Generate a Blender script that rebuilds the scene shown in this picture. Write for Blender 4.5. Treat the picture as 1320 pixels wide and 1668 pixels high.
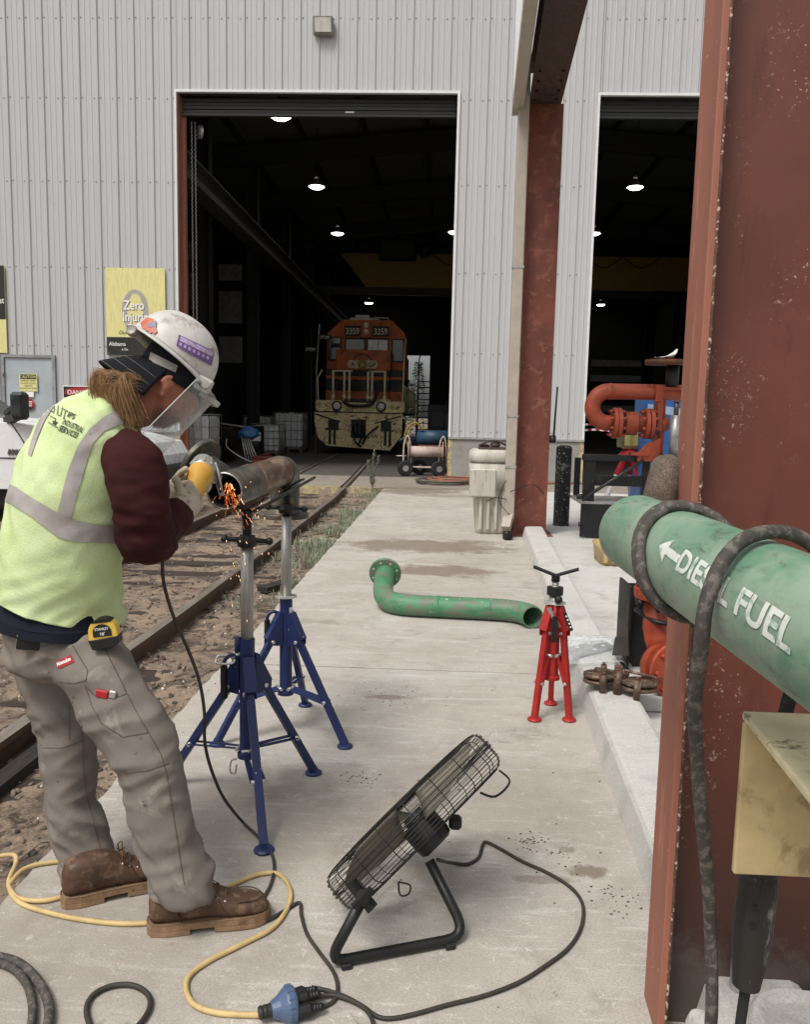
import bpy, bmesh, math, random
import numpy as np
from mathutils import Vector, Matrix, noise, Quaternion
R = math.radians
sc = bpy.context.scene
for o in list(bpy.data.objects): bpy.data.objects.remove(o)

# ------------------------------------------------------------------ camera
F, CAMH = 1322.0, 1.55
YAW, PITCH, ROLL = R(2.32), math.atan(.1195), .022
fw = Vector((-math.sin(YAW)*math.cos(PITCH), math.cos(YAW)*math.cos(PITCH), -math.sin(PITCH)))
_r0 = Vector((math.cos(YAW), math.sin(YAW), 0)); _u0 = _r0.cross(fw)
cr = _r0*math.cos(ROLL) + _u0*math.sin(ROLL)
cu = -_r0*math.sin(ROLL) + _u0*math.cos(ROLL)
EYE = Vector((0, 0, CAMH))
cam = bpy.data.cameras.new('camera'); camo = bpy.data.objects.new('camera', cam)
sc.collection.objects.link(camo)
cam.sensor_fit = 'HORIZONTAL'; cam.sensor_width = 36; cam.lens = F/1320*36
cam.clip_start = .05; cam.clip_end = 600
m = Matrix.Identity(4)
for i, v in enumerate((cr, cu, -fw)):
    m[0][i], m[1][i], m[2][i] = v
m.translation = EYE
camo.matrix_world = m
sc.camera = camo

# ------------------------------------------------------------------ world, sun, exposure
SUN_EL, SUN_AZ = R(58), R(215)          # azimuth measured from +Y clockwise: behind the camera, to its left
w = bpy.data.worlds.new('World'); sc.world = w; w.use_nodes = True
nt = w.node_tree; nt.nodes.clear()
sky = nt.nodes.new('ShaderNodeTexSky'); sky.sky_type = 'NISHITA'; sky.sun_disc = False
sky.sun_elevation = SUN_EL; sky.sun_rotation = SUN_AZ; sky.air_density = 1.0; sky.dust_density = 5.0; sky.ozone_density = 1.0
hsv = nt.nodes.new('ShaderNodeHueSaturation'); hsv.inputs['Saturation'].default_value = .16
bg = nt.nodes.new('ShaderNodeBackground'); bg.inputs['Strength'].default_value = .12
wo = nt.nodes.new('ShaderNodeOutputWorld')
nt.links.new(sky.outputs[0], hsv.inputs['Color']); nt.links.new(hsv.outputs[0], bg.inputs['Color']); nt.links.new(bg.outputs[0], wo.inputs[0])
sl = bpy.data.lights.new('sun', 'SUN'); sl.energy = 1.5; sl.angle = R(16); sl.color = (1, .95, .88)
so = bpy.data.objects.new('sun', sl); sc.collection.objects.link(so)
sd = Vector((math.sin(SUN_AZ)*math.cos(SUN_EL), math.cos(SUN_AZ)*math.cos(SUN_EL), math.sin(SUN_EL)))
so.rotation_euler = sd.to_track_quat('Z', 'Y').to_euler()
sc.view_settings.view_transform = 'Standard'; sc.view_settings.look = 'None'; sc.view_settings.gamma = 1
sc.view_settings.exposure = 0.42
sc.cycles.max_bounces = 8; sc.cycles.transparent_max_bounces = 12

# ------------------------------------------------------------------ measuring the photograph
def ray(x, y): return fw + cr*((x-660)/F) + cu*((834-y)/F)
def G(x, y, z=0.0):
    d = ray(x, y); return EYE + d*((z-CAMH)/d.z)
def Yp(x, y, Y):
    d = ray(x, y); return EYE + d*(Y/d.y)

# ------------------------------------------------------------------ helpers
COL = sc.collection
WM = {}
def tag(o, label=None, cat=None, group=None, kind=None):
    if label: o['label'] = label
    if cat: o['category'] = cat
    if group: o['group'] = group
    if kind: o['kind'] = kind
    return o
def thing(name, label, cat, loc=(0,0,0), rotz=0.0, group=None):
    o = bpy.data.objects.new(name, None); COL.objects.link(o)
    o.location = loc; o.rotation_euler = (0, 0, rotz); o.empty_display_size = .1
    WM[o] = Matrix.Translation(Vector(loc)) @ Matrix.Rotation(rotz, 4, 'Z')
    return tag(o, label, cat, group)
def dup(o, loc=None, rotz=None, label=None, parent=None):
    c = o.copy(); COL.objects.link(c)
    if parent is not None:
        c.parent = parent; WM[c] = WM[parent]
    else:
        c.location = loc; c.rotation_euler = (0, 0, rotz or 0)
        WM[c] = Matrix.Translation(Vector(loc)) @ Matrix.Rotation(rotz or 0, 4, 'Z')
        if label: c['label'] = label
    for ch in [q for q in COL.objects if q.parent == o]: dup(ch, parent=c)
    return c

def V(*a): return Vector(a)
def frame(d, up=Vector((0,0,1))):
    d = d.normalized()
    if abs(d.dot(up)) > .98: up = Vector((1,0,0))
    a = d.cross(up).normalized(); b = a.cross(d).normalized()
    return a, b
def catmull(pts, n=6, closed=False):
    pts = [Vector(p) for p in pts]; out = []
    N = len(pts); rng = range(N if closed else N-1)
    for i in rng:
        if closed: p0, p1, p2, p3 = pts[i-1], pts[i], pts[(i+1)%N], pts[(i+2)%N]
        else: p0, p1, p2, p3 = pts[max(i-1,0)], pts[i], pts[i+1], pts[min(i+2,N-1)]
        for k in range(n):
            t = k/n
            out.append(.5*((2*p1)+(p2-p0)*t+(2*p0-5*p1+4*p2-p3)*t*t+(3*p1-p0-3*p2+p3)*t**3))
    if not closed: out.append(pts[-1])
    return out

class MB:
    def __init__(s): s.v = []; s.f = []; s.mi = []; s.sm = []
    def add(s, vs, fs, mi=0, smooth=False):
        b = len(s.v); s.v += [Vector(q) for q in vs]
        for f in fs: s.f.append([b+i for i in f]); s.mi.append(mi); s.sm.append(smooth)
        return s
    def box(s, c, size, rot=None, mi=0, bev=0.0):
        x, y, z = [q/2 for q in size]; c = Vector(c)
        bev = min(bev, x*.45, y*.45, z*.45)
        if bev > 0:
            vs = []; idx = {}
            for ix, sx in enumerate((-1,1)):
                for iy, sy in enumerate((-1,1)):
                    for iz, sz in enumerate((-1,1)):
                        for ax in range(3):
                            p = [sx*(x-bev), sy*(y-bev), sz*(z-bev)]
                            p[ax] = (sx*x, sy*y, sz*z)[ax]
                            idx[(sx,sy,sz,ax)] = len(vs); vs.append(Vector(p))
            fs = []
            for ax in range(3):
                o1, o2 = [(1,2),(2,0),(0,1)][ax]
                for sg in (-1,1):
                    q = []
                    for a, b in ((-1,-1),(1,-1),(1,1),(-1,1)):
                        k = [0,0,0]; k[ax]=sg; k[o1]=a; k[o2]=b
                        q.append(idx[(k[0],k[1],k[2],ax)])
                    fs.append(q if sg>0 else q[::-1])
                for a in (-1,1):
                    for b in (-1,1):
                        def I(t, axx):
                            k=[0,0,0]; k[ax]=t; k[o1]=a; k[o2]=b
                            return idx[(k[0],k[1],k[2],axx)]
                        q = [I(-1,o1), I(1,o1), I(1,o2), I(-1,o2)]
                        fs.append(q if a*b<0 else q[::-1])
            for sx in (-1,1):
                for sy in (-1,1):
                    for sz in (-1,1):
                        q=[idx[(sx,sy,sz,0)],idx[(sx,sy,sz,1)],idx[(sx,sy,sz,2)]]
                        fs.append(q if sx*sy*sz>0 else q[::-1])
        else:
            vs = [V(a*x,b*y,d*z) for a in (-1,1) for b in (-1,1) for d in (-1,1)]
            fs = [(0,1,3,2),(4,6,7,5),(0,4,5,1),(2,3,7,6),(0,2,6,4),(1,5,7,3)]
        if rot is not None: vs = [rot @ q for q in vs]
        return s.add([q+c for q in vs], fs, mi)
    def lohi(s, a, b, mi=0, bev=0.0):
        a = Vector(a); b = Vector(b)
        return s.box((a+b)/2, [abs(q) for q in (b-a)], mi=mi, bev=bev)
    def beam(s, a, b, wd, ht, up=Vector((0,0,1)), mi=0):
        a = Vector(a); b = Vector(b); x, z = frame(b-a, up)
        vs = []
        for p in (a, b):
            for i, j in ((-1,-1),(1,-1),(1,1),(-1,1)): vs.append(p + x*(i*wd/2) + z*(j*ht/2))
        return s.add(vs, [(3,2,1,0),(4,5,6,7),(0,1,5,4),(1,2,6,5),(2,3,7,6),(3,0,4,7)], mi)
    def tube(s, pts, r, n=8, mi=0, caps=True, closed=False, smooth=True):
        pts = [Vector(p) for p in pts]; N = len(pts)
        rs = r if isinstance(r, (list, tuple)) else [r]*N
        vs = []; a = None
        for i, p in enumerate(pts):
            if closed: d = pts[(i+1)%N]-pts[i-1]
            else: d = pts[min(i+1,N-1)]-pts[max(i-1,0)]
            if d.length < 1e-9: d = Vector((0,0,1))
            d.normalize()
            if a is None: a, b = frame(d)
            else:
                a = a - d*a.dot(d)
                if a.length < 1e-6: a, b = frame(d)
                a.normalize()
            b = d.cross(a)
            for k in range(n):
                t = 2*math.pi*k/n
                vs.append(p + (a*math.cos(t)+b*math.sin(t))*rs[i])
        fs = []
        for i in range(N if closed else N-1):
            j = (i+1)%N
            for k in range(n):
                fs.append((i*n+k, i*n+(k+1)%n, j*n+(k+1)%n, j*n+k))
        s.add(vs, fs, mi, smooth)
        if caps and not closed:
            b0 = len(s.v)-len(vs)
            s.f.append([b0+k for k in range(n)][::-1]); s.mi.append(mi); s.sm.append(False)
            s.f.append([b0+(N-1)*n+k for k in range(n)]); s.mi.append(mi); s.sm.append(False)
        return s
    def cyl(s, a, b, r, n=20, r2=None, mi=0, caps=True):
        return s.tube([a, b], [r, r if r2 is None else r2], n, mi, caps)
    def lathe(s, o, axis, prof, n=28, mi=0, smooth=False):
        # prof: list of (radius, distance along axis); closed if first==last
        o = Vector(o); axis = Vector(axis).normalized(); a, b = frame(axis)
        vs = []
        for r, h in prof:
            for k in range(n):
                t = 2*math.pi*k/n
                vs.append(o + axis*h + (a*math.cos(t)+b*math.sin(t))*r)
        fs = [(i*n+k, (i+1)*n+k, (i+1)*n+(k+1)%n, i*n+(k+1)%n) for i in range(len(prof)-1) for k in range(n)]
        return s.add(vs, fs, mi, smooth)
    def pipe(s, pts, ro, ri, n=24, mi=0):
        # hollow tube with wall; radii constant
        pts = [Vector(p) for p in pts]
        s.tube(pts, ro, n, mi, caps=False)
        s.tube(pts[::-1], ri, n, mi, caps=False)
        for e, d in ((0, pts[0]-pts[1]), (-1, pts[-1]-pts[-2])):
            s.lathe(pts[e], d, [(ro, 0), (ri, 0)], n, mi)
        return s
    def disc(s, o, axis, r, n=24, mi=0):
        o = Vector(o); a, b = frame(Vector(axis)); 
        return s.add([o+(a*math.cos(2*math.pi*k/n)+b*math.sin(2*math.pi*k/n))*r for k in range(n)], [list(range(n))], mi)
    def prism(s, outl, ax, depth, mi=0):
        # outl: list of 3d pts (planar); extruded by vector ax*depth
        o = [Vector(p) for p in outl]; d = Vector(ax)*depth; n = len(o)
        return s.add(o+[p+d for p in o], [list(range(n))[::-1], [n+i for i in range(n)]]+[(i,(i+1)%n,n+(i+1)%n,n+i) for i in range(n)], mi)
    def sphere(s, c, r, nu=14, nv=10, mi=0, scale=(1,1,1), rot=None):
        c = Vector(c); vs = []
        for j in range(1, nv):
            ph = math.pi*j/nv
            for i in range(nu):
                t = 2*math.pi*i/nu
                q = V(math.sin(ph)*math.cos(t)*scale[0], math.sin(ph)*math.sin(t)*scale[1], math.cos(ph)*scale[2])*r
                vs.append((rot @ q if rot is not None else q)+c)
        top = V(0,0,scale[2])*r; bot = -top
        if rot is not None: top = rot@top; bot = rot@bot
        vs += [top+c, bot+c]; T = len(vs)-2
        fs = [(j*nu+i, (j+1)*nu+i, (j+1)*nu+(i+1)%nu, j*nu+(i+1)%nu) for j in range(nv-2) for i in range(nu)]
        fs += [(T, i, (i+1)%nu) for i in range(nu)] + [(T+1, (nv-2)*nu+(i+1)%nu, (nv-2)*nu+i) for i in range(nu)]
        return s.add(vs, fs, mi, True)
    def grid(s, fn, nu, nv, mi=0, cu=False, smooth=True, flip=False):
        vs = [fn(i/(nu if cu else nu-1), j/(nv-1)) for j in range(nv) for i in range(nu)]
        fs = []
        for j in range(nv-1):
            for i in range(nu if cu else nu-1):
                q = (j*nu+i, j*nu+(i+1)%nu, (j+1)*nu+(i+1)%nu, (j+1)*nu+i)
                fs.append(q[::-1] if flip else q)
        return s.add(vs, fs, mi, smooth)
    def loft(s, rings, n=20, mi=0, caps=True, p=2.0):
        # rings: (center, axisA, axisB) vectors with length
        vs = []
        for c, a, b in rings:
            c = Vector(c); a = Vector(a); b = Vector(b)
            for k in range(n):
                t = 2*math.pi*k/n; ct, st = math.cos(t), math.sin(t)
                q = (abs(ct)**p + abs(st)**p)**(-1/p)
                vs.append(c + a*ct*q + b*st*q)
        N = len(rings)
        fs = [(i*n+k, i*n+(k+1)%n, (i+1)*n+(k+1)%n, (i+1)*n+k) for i in range(N-1) for k in range(n)]
        if caps: fs += [list(range(n))[::-1], [(N-1)*n+k for k in range(n)]]
        return s.add(vs, fs, mi, True)
    def text(s, txt, size, mp, bold=.0, mi=0, align='CENTER', italic=0.0, cond=1.0, sub=0):
        vs, fs = text_geo(txt, size, bold, align, italic, cond, sub)
        return s.add([mp(x, y) for x, y in vs], fs, mi)
    def build(s, name, mat, parent=None, world=True, fixn=True, remesh=0, smooth_it=0, disp=None, bevel=0):
        vs = s.v
        if parent is not None and world:
            inv = WM[parent].inverted(); vs = [inv @ q for q in vs]
        me = bpy.data.meshes.new(name)
        me.from_pydata([tuple(q) for q in vs], [], s.f)
        mats = mat if isinstance(mat, (list, tuple)) else [mat]
        for q in mats: me.materials.append(q)
        me.polygons.foreach_set('material_index', s.mi)
        me.polygons.foreach_set('use_smooth', s.sm)
        if fixn:
            bm = bmesh.new(); bm.from_mesh(me); bmesh.ops.recalc_face_normals(bm, faces=bm.faces); bm.to_mesh(me); bm.free()
        o = bpy.data.objects.new(name, me); COL.objects.link(o)
        if remesh:
            md = o.modifiers.new('r', 'REMESH'); md.mode = 'VOXEL'; md.voxel_size = remesh; md.use_smooth_shade = True
            if smooth_it:
                sm = o.modifiers.new('s', 'SMOOTH'); sm.factor = .5; sm.iterations = smooth_it
            dg = bpy.context.evaluated_depsgraph_get()
            m2 = bpy.data.meshes.new_from_object(o.evaluated_get(dg))
            o.modifiers.clear(); o.data = m2; m2.name = name
            if not m2.materials:
                for q in mats: m2.materials.append(q)
            for pl in m2.polygons: pl.use_smooth = True
        if bevel:
            md = o.modifiers.new('b', 'BEVEL'); md.width = bevel; md.segments = 2; md.limit_method = 'ANGLE'; md.angle_limit = R(40)
        if disp:
            m2 = o.data
            nr = [Vector(q.normal) for q in m2.vertices]
            off = WM[parent] if parent is not None else Matrix.Identity(4)
            for q, nn in zip(m2.vertices, nr): q.co = q.co + nn*disp(off @ q.co, nn)
            m2.update()
        if parent is not None:
            o.parent = parent; WM[o] = WM[parent]
        else: WM[o] = Matrix.Identity(4)
        return o

_tc = {}
def text_geo(txt, size, bold, align, italic, cond, sub):
    k = (txt, bold, align, italic, sub)
    if k not in _tc:
        cv = bpy.data.curves.new('lettering', 'FONT'); cv.body = txt; cv.size = 1; cv.offset = bold
        cv.align_x = align; cv.shear = italic; cv.resolution_u = 3; cv.fill_mode = 'FRONT'
        o = bpy.data.objects.new('lettering', cv); COL.objects.link(o)
        me = bpy.data.meshes.new_from_object(o.evaluated_get(bpy.context.evaluated_depsgraph_get()))
        bpy.data.objects.remove(o); bpy.data.curves.remove(cv)
        if sub:
            bm = bmesh.new(); bm.from_mesh(me)
            bmesh.ops.triangulate(bm, faces=bm.faces)
            for _ in range(sub):
                ed = [e for e in bm.edges if e.calc_length() > .12]
                bmesh.ops.subdivide_edges(bm, edges=ed, cuts=1); bmesh.ops.triangulate(bm, faces=bm.faces)
            bm.to_mesh(me); bm.free()
        _tc[k] = ([(v.co.x, v.co.y) for v in me.vertices], [list(p.vertices) for p in me.polygons])
        bpy.data.meshes.remove(me)
    vs, fs = _tc[k]
    return [(x*size*cond, y*size) for x, y in vs], fs

# ------------------------------------------------------------------ materials
def srgb(h):
    if isinstance(h, str):
        h = h.lstrip('#'); c = [int(h[i:i+2], 16)/255 for i in (0,2,4)]
    else: c = h
    return tuple(q/12.92 if q <= .04045 else ((q+.055)/1.055)**2.4 for q in c)
def rgb4(c): return (*c, 1)
class NT:
    def __init__(s, name):
        s.m = bpy.data.materials.new(name); s.m.use_nodes = True; s.t = s.m.node_tree; s.t.nodes.clear()
        s.out = s.t.nodes.new('ShaderNodeOutputMaterial'); s.b = s.t.nodes.new('ShaderNodeBsdfPrincipled')
        s.t.links.new(s.b.outputs[0], s.out.inputs[0])
        s.tc = s.t.nodes.new('ShaderNodeTexCoord'); s.co = s.tc.outputs['Object']
    def n(s, t, **kw):
        q = s.t.nodes.new(t)
        for k, v in kw.items(): setattr(q, k, v)
        return q
    def l(s, a, b): s.t.links.new(a, b)
    def mapping(s, scale=(1,1,1), rot=(0,0,0), loc=(0,0,0)):
        q = s.n('ShaderNodeMapping'); s.l(s.co, q.inputs[0])
        q.inputs['Scale'].default_value = scale; q.inputs['Rotation'].default_value = rot; q.inputs['Location'].default_value = loc
        return q.outputs[0]
    def noise(s, scale, detail=5, rough=.6, co=None, dist=0):
        q = s.n('ShaderNodeTexNoise'); q.inputs['Scale'].default_value = scale; q.inputs['Detail'].default_value = detail
        q.inputs['Roughness'].default_value = rough; q.inputs['Distortion'].default_value = dist
        s.l(co or s.co, q.inputs['Vector']); return q.outputs['Fac']
    def ramp(s, fac, p0, p1, v0=0.0, v1=1.0):
        q = s.n('ShaderNodeMapRange'); q.clamp = True; q.interpolation_type = 'SMOOTHSTEP'
        s.l(fac, q.inputs[0]); q.inputs[1].default_value = p0; q.inputs[2].default_value = p1; q.inputs[3].default_value = v0; q.inputs[4].default_value = v1
        return q.outputs[0]
    def math(s, op, a, b=None):
        q = s.n('ShaderNodeMath', operation=op)
        for i, v in enumerate((a, b)):
            if v is None: continue
            if isinstance(v, (int, float)): q.inputs[i].default_value = v
            else: s.l(v, q.inputs[i])
        return q.outputs[0]
    def mix(s, fac, a, b, blend='MIX'):
        q = s.n('ShaderNodeMix', data_type='RGBA', blend_type=blend)
        for i, v in ((0, fac), (6, a), (7, b)):
            if isinstance(v, (int, float)): q.inputs[i].default_value = v
            elif isinstance(v, tuple): q.inputs[i].default_value = rgb4(v[:3])
            else: s.l(v, q.inputs[i])
        return q.outputs[2]
    def bump(s, h, strength, dist=.01):
        q = s.n('ShaderNodeBump'); q.inputs['Strength'].default_value = strength; q.inputs['Distance'].default_value = dist
        s.l(h, q.inputs['Height']); s.l(q.outputs[0], s.b.inputs['Normal'])
    def fin(s, col, rough=.6, metal=0.0, spec=.5):
        if isinstance(col, tuple): s.b.inputs['Base Color'].default_value = rgb4(col)
        else: s.l(col, s.b.inputs['Base Color'])
        if isinstance(rough, (int, float)): s.b.inputs['Roughness'].default_value = rough
        else: s.l(rough, s.b.inputs['Roughness'])
        s.b.inputs['Metallic'].default_value = metal
        s.b.inputs['Specular IOR Level'].default_value = spec
        return s.m
def M(name, col, rough=.55, metal=0.0, var=.25, scale=6, wear=None, wear_amt=.55, wear_scale=18, spots=None, spot_scale=60, spot_t=.66, bump=.0, bscale=60, spec=.4, stretch=(1,1,1)):
    """worn paint / rubber / steel: base colour with mottling, worn patches in a second colour and specks in a third"""
    t = NT(name); c = srgb(col)
    co = t.mapping(stretch)
    n1 = t.noise(scale, 6, .65, co)
    cc = t.mix(t.ramp(n1, .3, .7), tuple(q*(1-var) for q in c), tuple(min(1, q*(1+var*.6)) for q in c))
    if wear:
        n2 = t.noise(wear_scale, 8, .7, co, .4)
        cc = t.mix(t.ramp(n2, wear_amt, wear_amt+.1), cc, srgb(wear))
    if spots:
        n3 = t.noise(spot_scale, 2, .5)
        cc = t.mix(t.ramp(n3, spot_t, spot_t+.03), cc, srgb(spots))
    ro = t.ramp(n1, .25, .75, max(0, rough-.1), min(1, rough+.12))
    if bump: t.bump(t.noise(bscale, 5, .6, co), bump, .004)
    return t.fin(cc, ro, metal, spec)
def EM(name, col, strength):
    t = NT(name); t.b.inputs['Emission Color'].default_value = rgb4(srgb(col)); t.b.inputs['Emission Strength'].default_value = strength
    return t.fin(srgb(col), .5)
def clear(name, col='#ffffff', amt=.12, rough=.08):
    t = NT(name); tr = t.n('ShaderNodeBsdfTransparent'); tr.inputs[0].default_value = rgb4(srgb(col))
    mx = t.n('ShaderNodeMixShader')
    n = t.noise(9, 4); lw = t.n('ShaderNodeLayerWeight'); lw.inputs[0].default_value = .35
    f = t.math('ADD', t.ramp(n, .35, .8, amt*.6, amt*1.8), t.math('MULTIPLY', lw.outputs['Facing'], .5))
    t.l(f, mx.inputs[0]); t.l(tr.outputs[0], mx.inputs[1]); t.l(t.b.outputs[0], mx.inputs[2]); t.l(mx.outputs[0], t.out.inputs[0])
    return t.fin(srgb('#e8ecec'), rough, 0, .6)
# ------------------------------------------------------------------ shared materials
random.seed(7)
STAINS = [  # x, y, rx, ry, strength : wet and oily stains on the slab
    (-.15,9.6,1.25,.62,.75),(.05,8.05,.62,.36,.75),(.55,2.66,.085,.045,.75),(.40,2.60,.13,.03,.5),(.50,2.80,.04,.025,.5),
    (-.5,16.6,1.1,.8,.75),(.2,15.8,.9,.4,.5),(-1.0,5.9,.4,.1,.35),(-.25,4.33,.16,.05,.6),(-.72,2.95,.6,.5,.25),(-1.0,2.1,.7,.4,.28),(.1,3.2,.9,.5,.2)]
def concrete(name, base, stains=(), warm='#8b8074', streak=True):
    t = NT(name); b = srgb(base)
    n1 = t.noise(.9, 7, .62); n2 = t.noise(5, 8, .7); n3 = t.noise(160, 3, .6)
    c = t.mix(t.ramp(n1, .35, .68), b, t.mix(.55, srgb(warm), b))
    c = t.mix(t.ramp(n2, .48, .66, 0, .5), c, tuple(q*.66 for q in b))
    c = t.mix(t.ramp(t.noise(2.3, 8, .7, t.mapping((1,1,1), loc=(4,9,0)), .8), .54, .68, 0, .38), c, srgb('#7d7164'))
    if streak:
        s1 = t.noise(1, 8, .72, t.mapping((1.6, 9, 1)), .6)
        c = t.mix(t.ramp(s1, .54, .68, 0, .42), c, srgb('#d9d7d3'))
        s2 = t.noise(1, 6, .7, t.mapping((5, 40, 1)), .2)
        c = t.mix(t.ramp(s2, .56, .66, 0, .5), c, srgb('#cfccc6'))
        s3 = t.noise(26, 7, .75, None, 1.2)
        c = t.mix(t.ramp(s3, .58, .66, 0, .55), c, srgb('#dedcd8'))
        s4 = t.noise(7, 9, .8, None, .5)
        c = t.mix(t.ramp(s4, .6, .68, 0, .75), c, srgb('#5f5a54'))
    c = t.mix(t.ramp(n3, .3, .75, 0, .55), c, tuple(q*.5 for q in b))
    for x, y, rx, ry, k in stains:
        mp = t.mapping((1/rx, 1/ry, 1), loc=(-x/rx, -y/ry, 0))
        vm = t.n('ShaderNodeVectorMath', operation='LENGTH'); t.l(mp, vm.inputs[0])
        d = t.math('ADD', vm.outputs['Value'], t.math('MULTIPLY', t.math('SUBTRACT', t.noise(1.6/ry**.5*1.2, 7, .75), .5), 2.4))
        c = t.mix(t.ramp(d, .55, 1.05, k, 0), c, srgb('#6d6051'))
    t.bump(t.math('ADD', t.math('MULTIPLY', n3, .5), n2), .25, .004)
    return t.fin(c, t.ramp(n2, .3, .7, .75, .95), 0, .3)
m_slab = concrete('slab_concrete', '#b6b0a7', STAINS)
m_curb = concrete('curb_concrete', '#c6c4bf', (), '#a8a39b')
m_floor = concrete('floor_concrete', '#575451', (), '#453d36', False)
m_apron = concrete('apron_concrete', '#8f867a', ((-.5,16.9,1.2,.7,.7),), '#776a5c')
m_base = concrete('wall_concrete', '#9d9a95', (), '#8d877d', False)
m_yellow_edge = M('worn_yellow_paint', '#b9a97c', .75, wear='#8d8472', wear_amt=.46, wear_scale=9)

def siding_mat(name, col):
    t = NT(name); c = srgb(col)
    st = t.noise(1, 6, .65, t.mapping((6, 6, .25)))
    cc = t.mix(t.ramp(st, .5, .8, 0, .35), c, tuple(q*.72 for q in c))
    gr = t.noise(1, 7, .7, t.mapping((2.2, 2.2, .5)), .5)
    cc = t.mix(t.ramp(gr, .6, .78, 0, .4), cc, srgb('#8f8a80'))
    return t.fin(cc, t.ramp(st, .3, .7, .4, .6), 0, .4)
m_siding = siding_mat('galvanised_siding', '#b1b1b2')
m_white_trim = M('white_trim', '#d4d4d3', .45, var=.06)
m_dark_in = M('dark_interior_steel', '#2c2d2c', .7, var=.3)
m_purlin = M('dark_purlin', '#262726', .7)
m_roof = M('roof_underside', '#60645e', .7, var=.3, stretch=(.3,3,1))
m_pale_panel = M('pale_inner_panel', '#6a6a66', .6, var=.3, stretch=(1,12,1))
m_redox = M('red_oxide_paint', '#6a392c', .6, var=.3, scale=3, wear='#7d4c3d', wear_amt=.52, wear_scale=5, spots='#c9bdb2', spot_scale=55, spot_t=.755, bump=.1)
m_redlight = M('light_red_oxide_paint', '#97614f', .6, var=.14, scale=2, wear='#b58372', wear_amt=.58, wear_scale=4, spots='#c7b5aa', spot_scale=50, spot_t=.74, stretch=(6,6,.6))
m_gal = M('galvanised_steel', '#a9a9a6', .42, .55, var=.25, scale=14)
m_black = M('black_steel', '#191a1a', .5, var=.3, wear='#3a3938', wear_amt=.66)
m_rub = M('black_rubber', '#242322', .75, var=.3, wear='#4a4744', wear_amt=.6, wear_scale=30)
m_blackplastic = M('black_plastic', '#1a1a1b', .45, var=.15)
m_slat = M('grey_door_slat', '#343534', .5, var=.2)
m_lamp = EM('lit_lamp', '#fff6e6', 14)

# ------------------------------------------------------------------ ground, track bed, slabs
def soilh(x, y):
    n = noise.noise(V(x*1.3, y*1.3, 0))*.045 + noise.noise(V(x*5, y*5, 3))*.018 + noise.noise(V(x*17, y*17, 9))*.008
    e = 1/(1+math.exp((x+1.62)/.08))                    # rises towards the slab edge
    return -.105 + n - .03*e*(1 if x > -3.7 else .3)
def soil_mat():
    t = NT('dirt')
    n1 = t.noise(1.3, 8, .7); n2 = t.noise(8, 8, .75, None, .5); n3 = t.noise(70, 4, .7); n4 = t.noise(3.2, 8, .75, None, .8)
    c = t.mix(t.ramp(n1, .35, .65), srgb('#94816f'), srgb('#7f7163'))
    c = t.mix(t.ramp(n4, .46, .58), c, srgb('#5a5048'))
    c = t.mix(t.ramp(n2, .52, .62), c, srgb('#443c36'))
    c = t.mix(t.ramp(t.noise(2.1, 7, .7, t.mapping((1,1,1), loc=(7,3,0))), .6, .72, 0, .7), c, srgb('#70503f'))
    c = t.mix(t.ramp(n3, .56, .66, 0, .8), c, srgb('#3a332d'))
    c = t.mix(t.ramp(t.noise(48, 3, .6), .67, .7), c, srgb('#c5bdb2'))
    t.bump(t.math('ADD', n3, n2), .6, .02)
    return t.fin(c, .95, 0, .15)
m_soil = soil_mat()
# one sheet to the horizon, well below the modelled yard
mb = MB(); mb.add([V(-400,-200,-.4),V(400,-200,-.4),V(400,500,-.4),V(-400,500,-.4)], [(0,1,2,3)])
tag(mb.build('ground', m_soil), 'wide brown dirt ground running out to the horizon', 'ground', kind='structure')
mb = MB()
def soil_fn(u, v):
    x = -1.1 - 3.6*u - 26*u**5; y = .6 + 16.6*v
    return V(x, y, soilh(x, y))
mb.grid(soil_fn, 190, 430)
tag(mb.build('track_bed', m_soil), 'rutted brown dirt around the rails left of the slab', 'dirt', kind='structure')

edge = [(0,-1.37),(2.5,-1.345),(4.6,-1.31),(8.4,-1.25),(13.5,-1.195),(17.05,-1.17)]
def interp(tab, y):
    for (a, b), (c, d) in zip(tab, tab[1:]):
        if y <= c: return b+(d-b)*(y-a)/(c-a)
    return tab[-1][1]
def curbx(y): return .60+.049*y
mb = MB()
seams = [-.4, 1.62, 4.83, 8.48, 12.3, 17.05]
for y0, y1 in zip(seams, seams[1:]):
    n = max(12, int((y1-y0)/.05)); top = []
    for i in range(n+1):
        y = y0+.006+(y1-y0-.012)*i/n
        jx = noise.noise(V(0, y*6, 1))*.022 + noise.noise(V(0, y*25, 4))*.012
        xl = interp(edge, y)+jx
        top.append((V(xl-.012, y, -.2), V(xl-.004, y, -.02), V(xl+.012, y, 0), V(curbx(y)+.02, y, 0), V(curbx(y)+.02, y, -.2)))
    vs = [q for r in top for q in r]
    fs = [(i*5+k, (i+1)*5+k, (i+1)*5+k+1, i*5+k+1) for i in range(n) for k in range(4)]
    fs += [(0,1,2,3,4), tuple(n*5+k for k in range(4,-1,-1))]
    mb.add(vs, fs)
tag(mb.build('concrete_slab', m_slab), 'scuffed grey concrete slab beside the track', 'slab', kind='structure')
mb = MB(); mb.lohi((-1.2,-.4,-.2),(1.2,17.05,-.02)); tag(mb.build('slab_joint_fill', M('dark_joint','#3f3a35',.9)), 'dark dirt filling the joints of the slab', 'joint', kind='structure')
mb = MB(); mb.lohi((-14,17.058,-.2),(15,20.3,.0)); tag(mb.build('shop_apron', m_apron), 'worn concrete apron before the big doors', 'apron', kind='structure')
mb = MB()
n = 60
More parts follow.
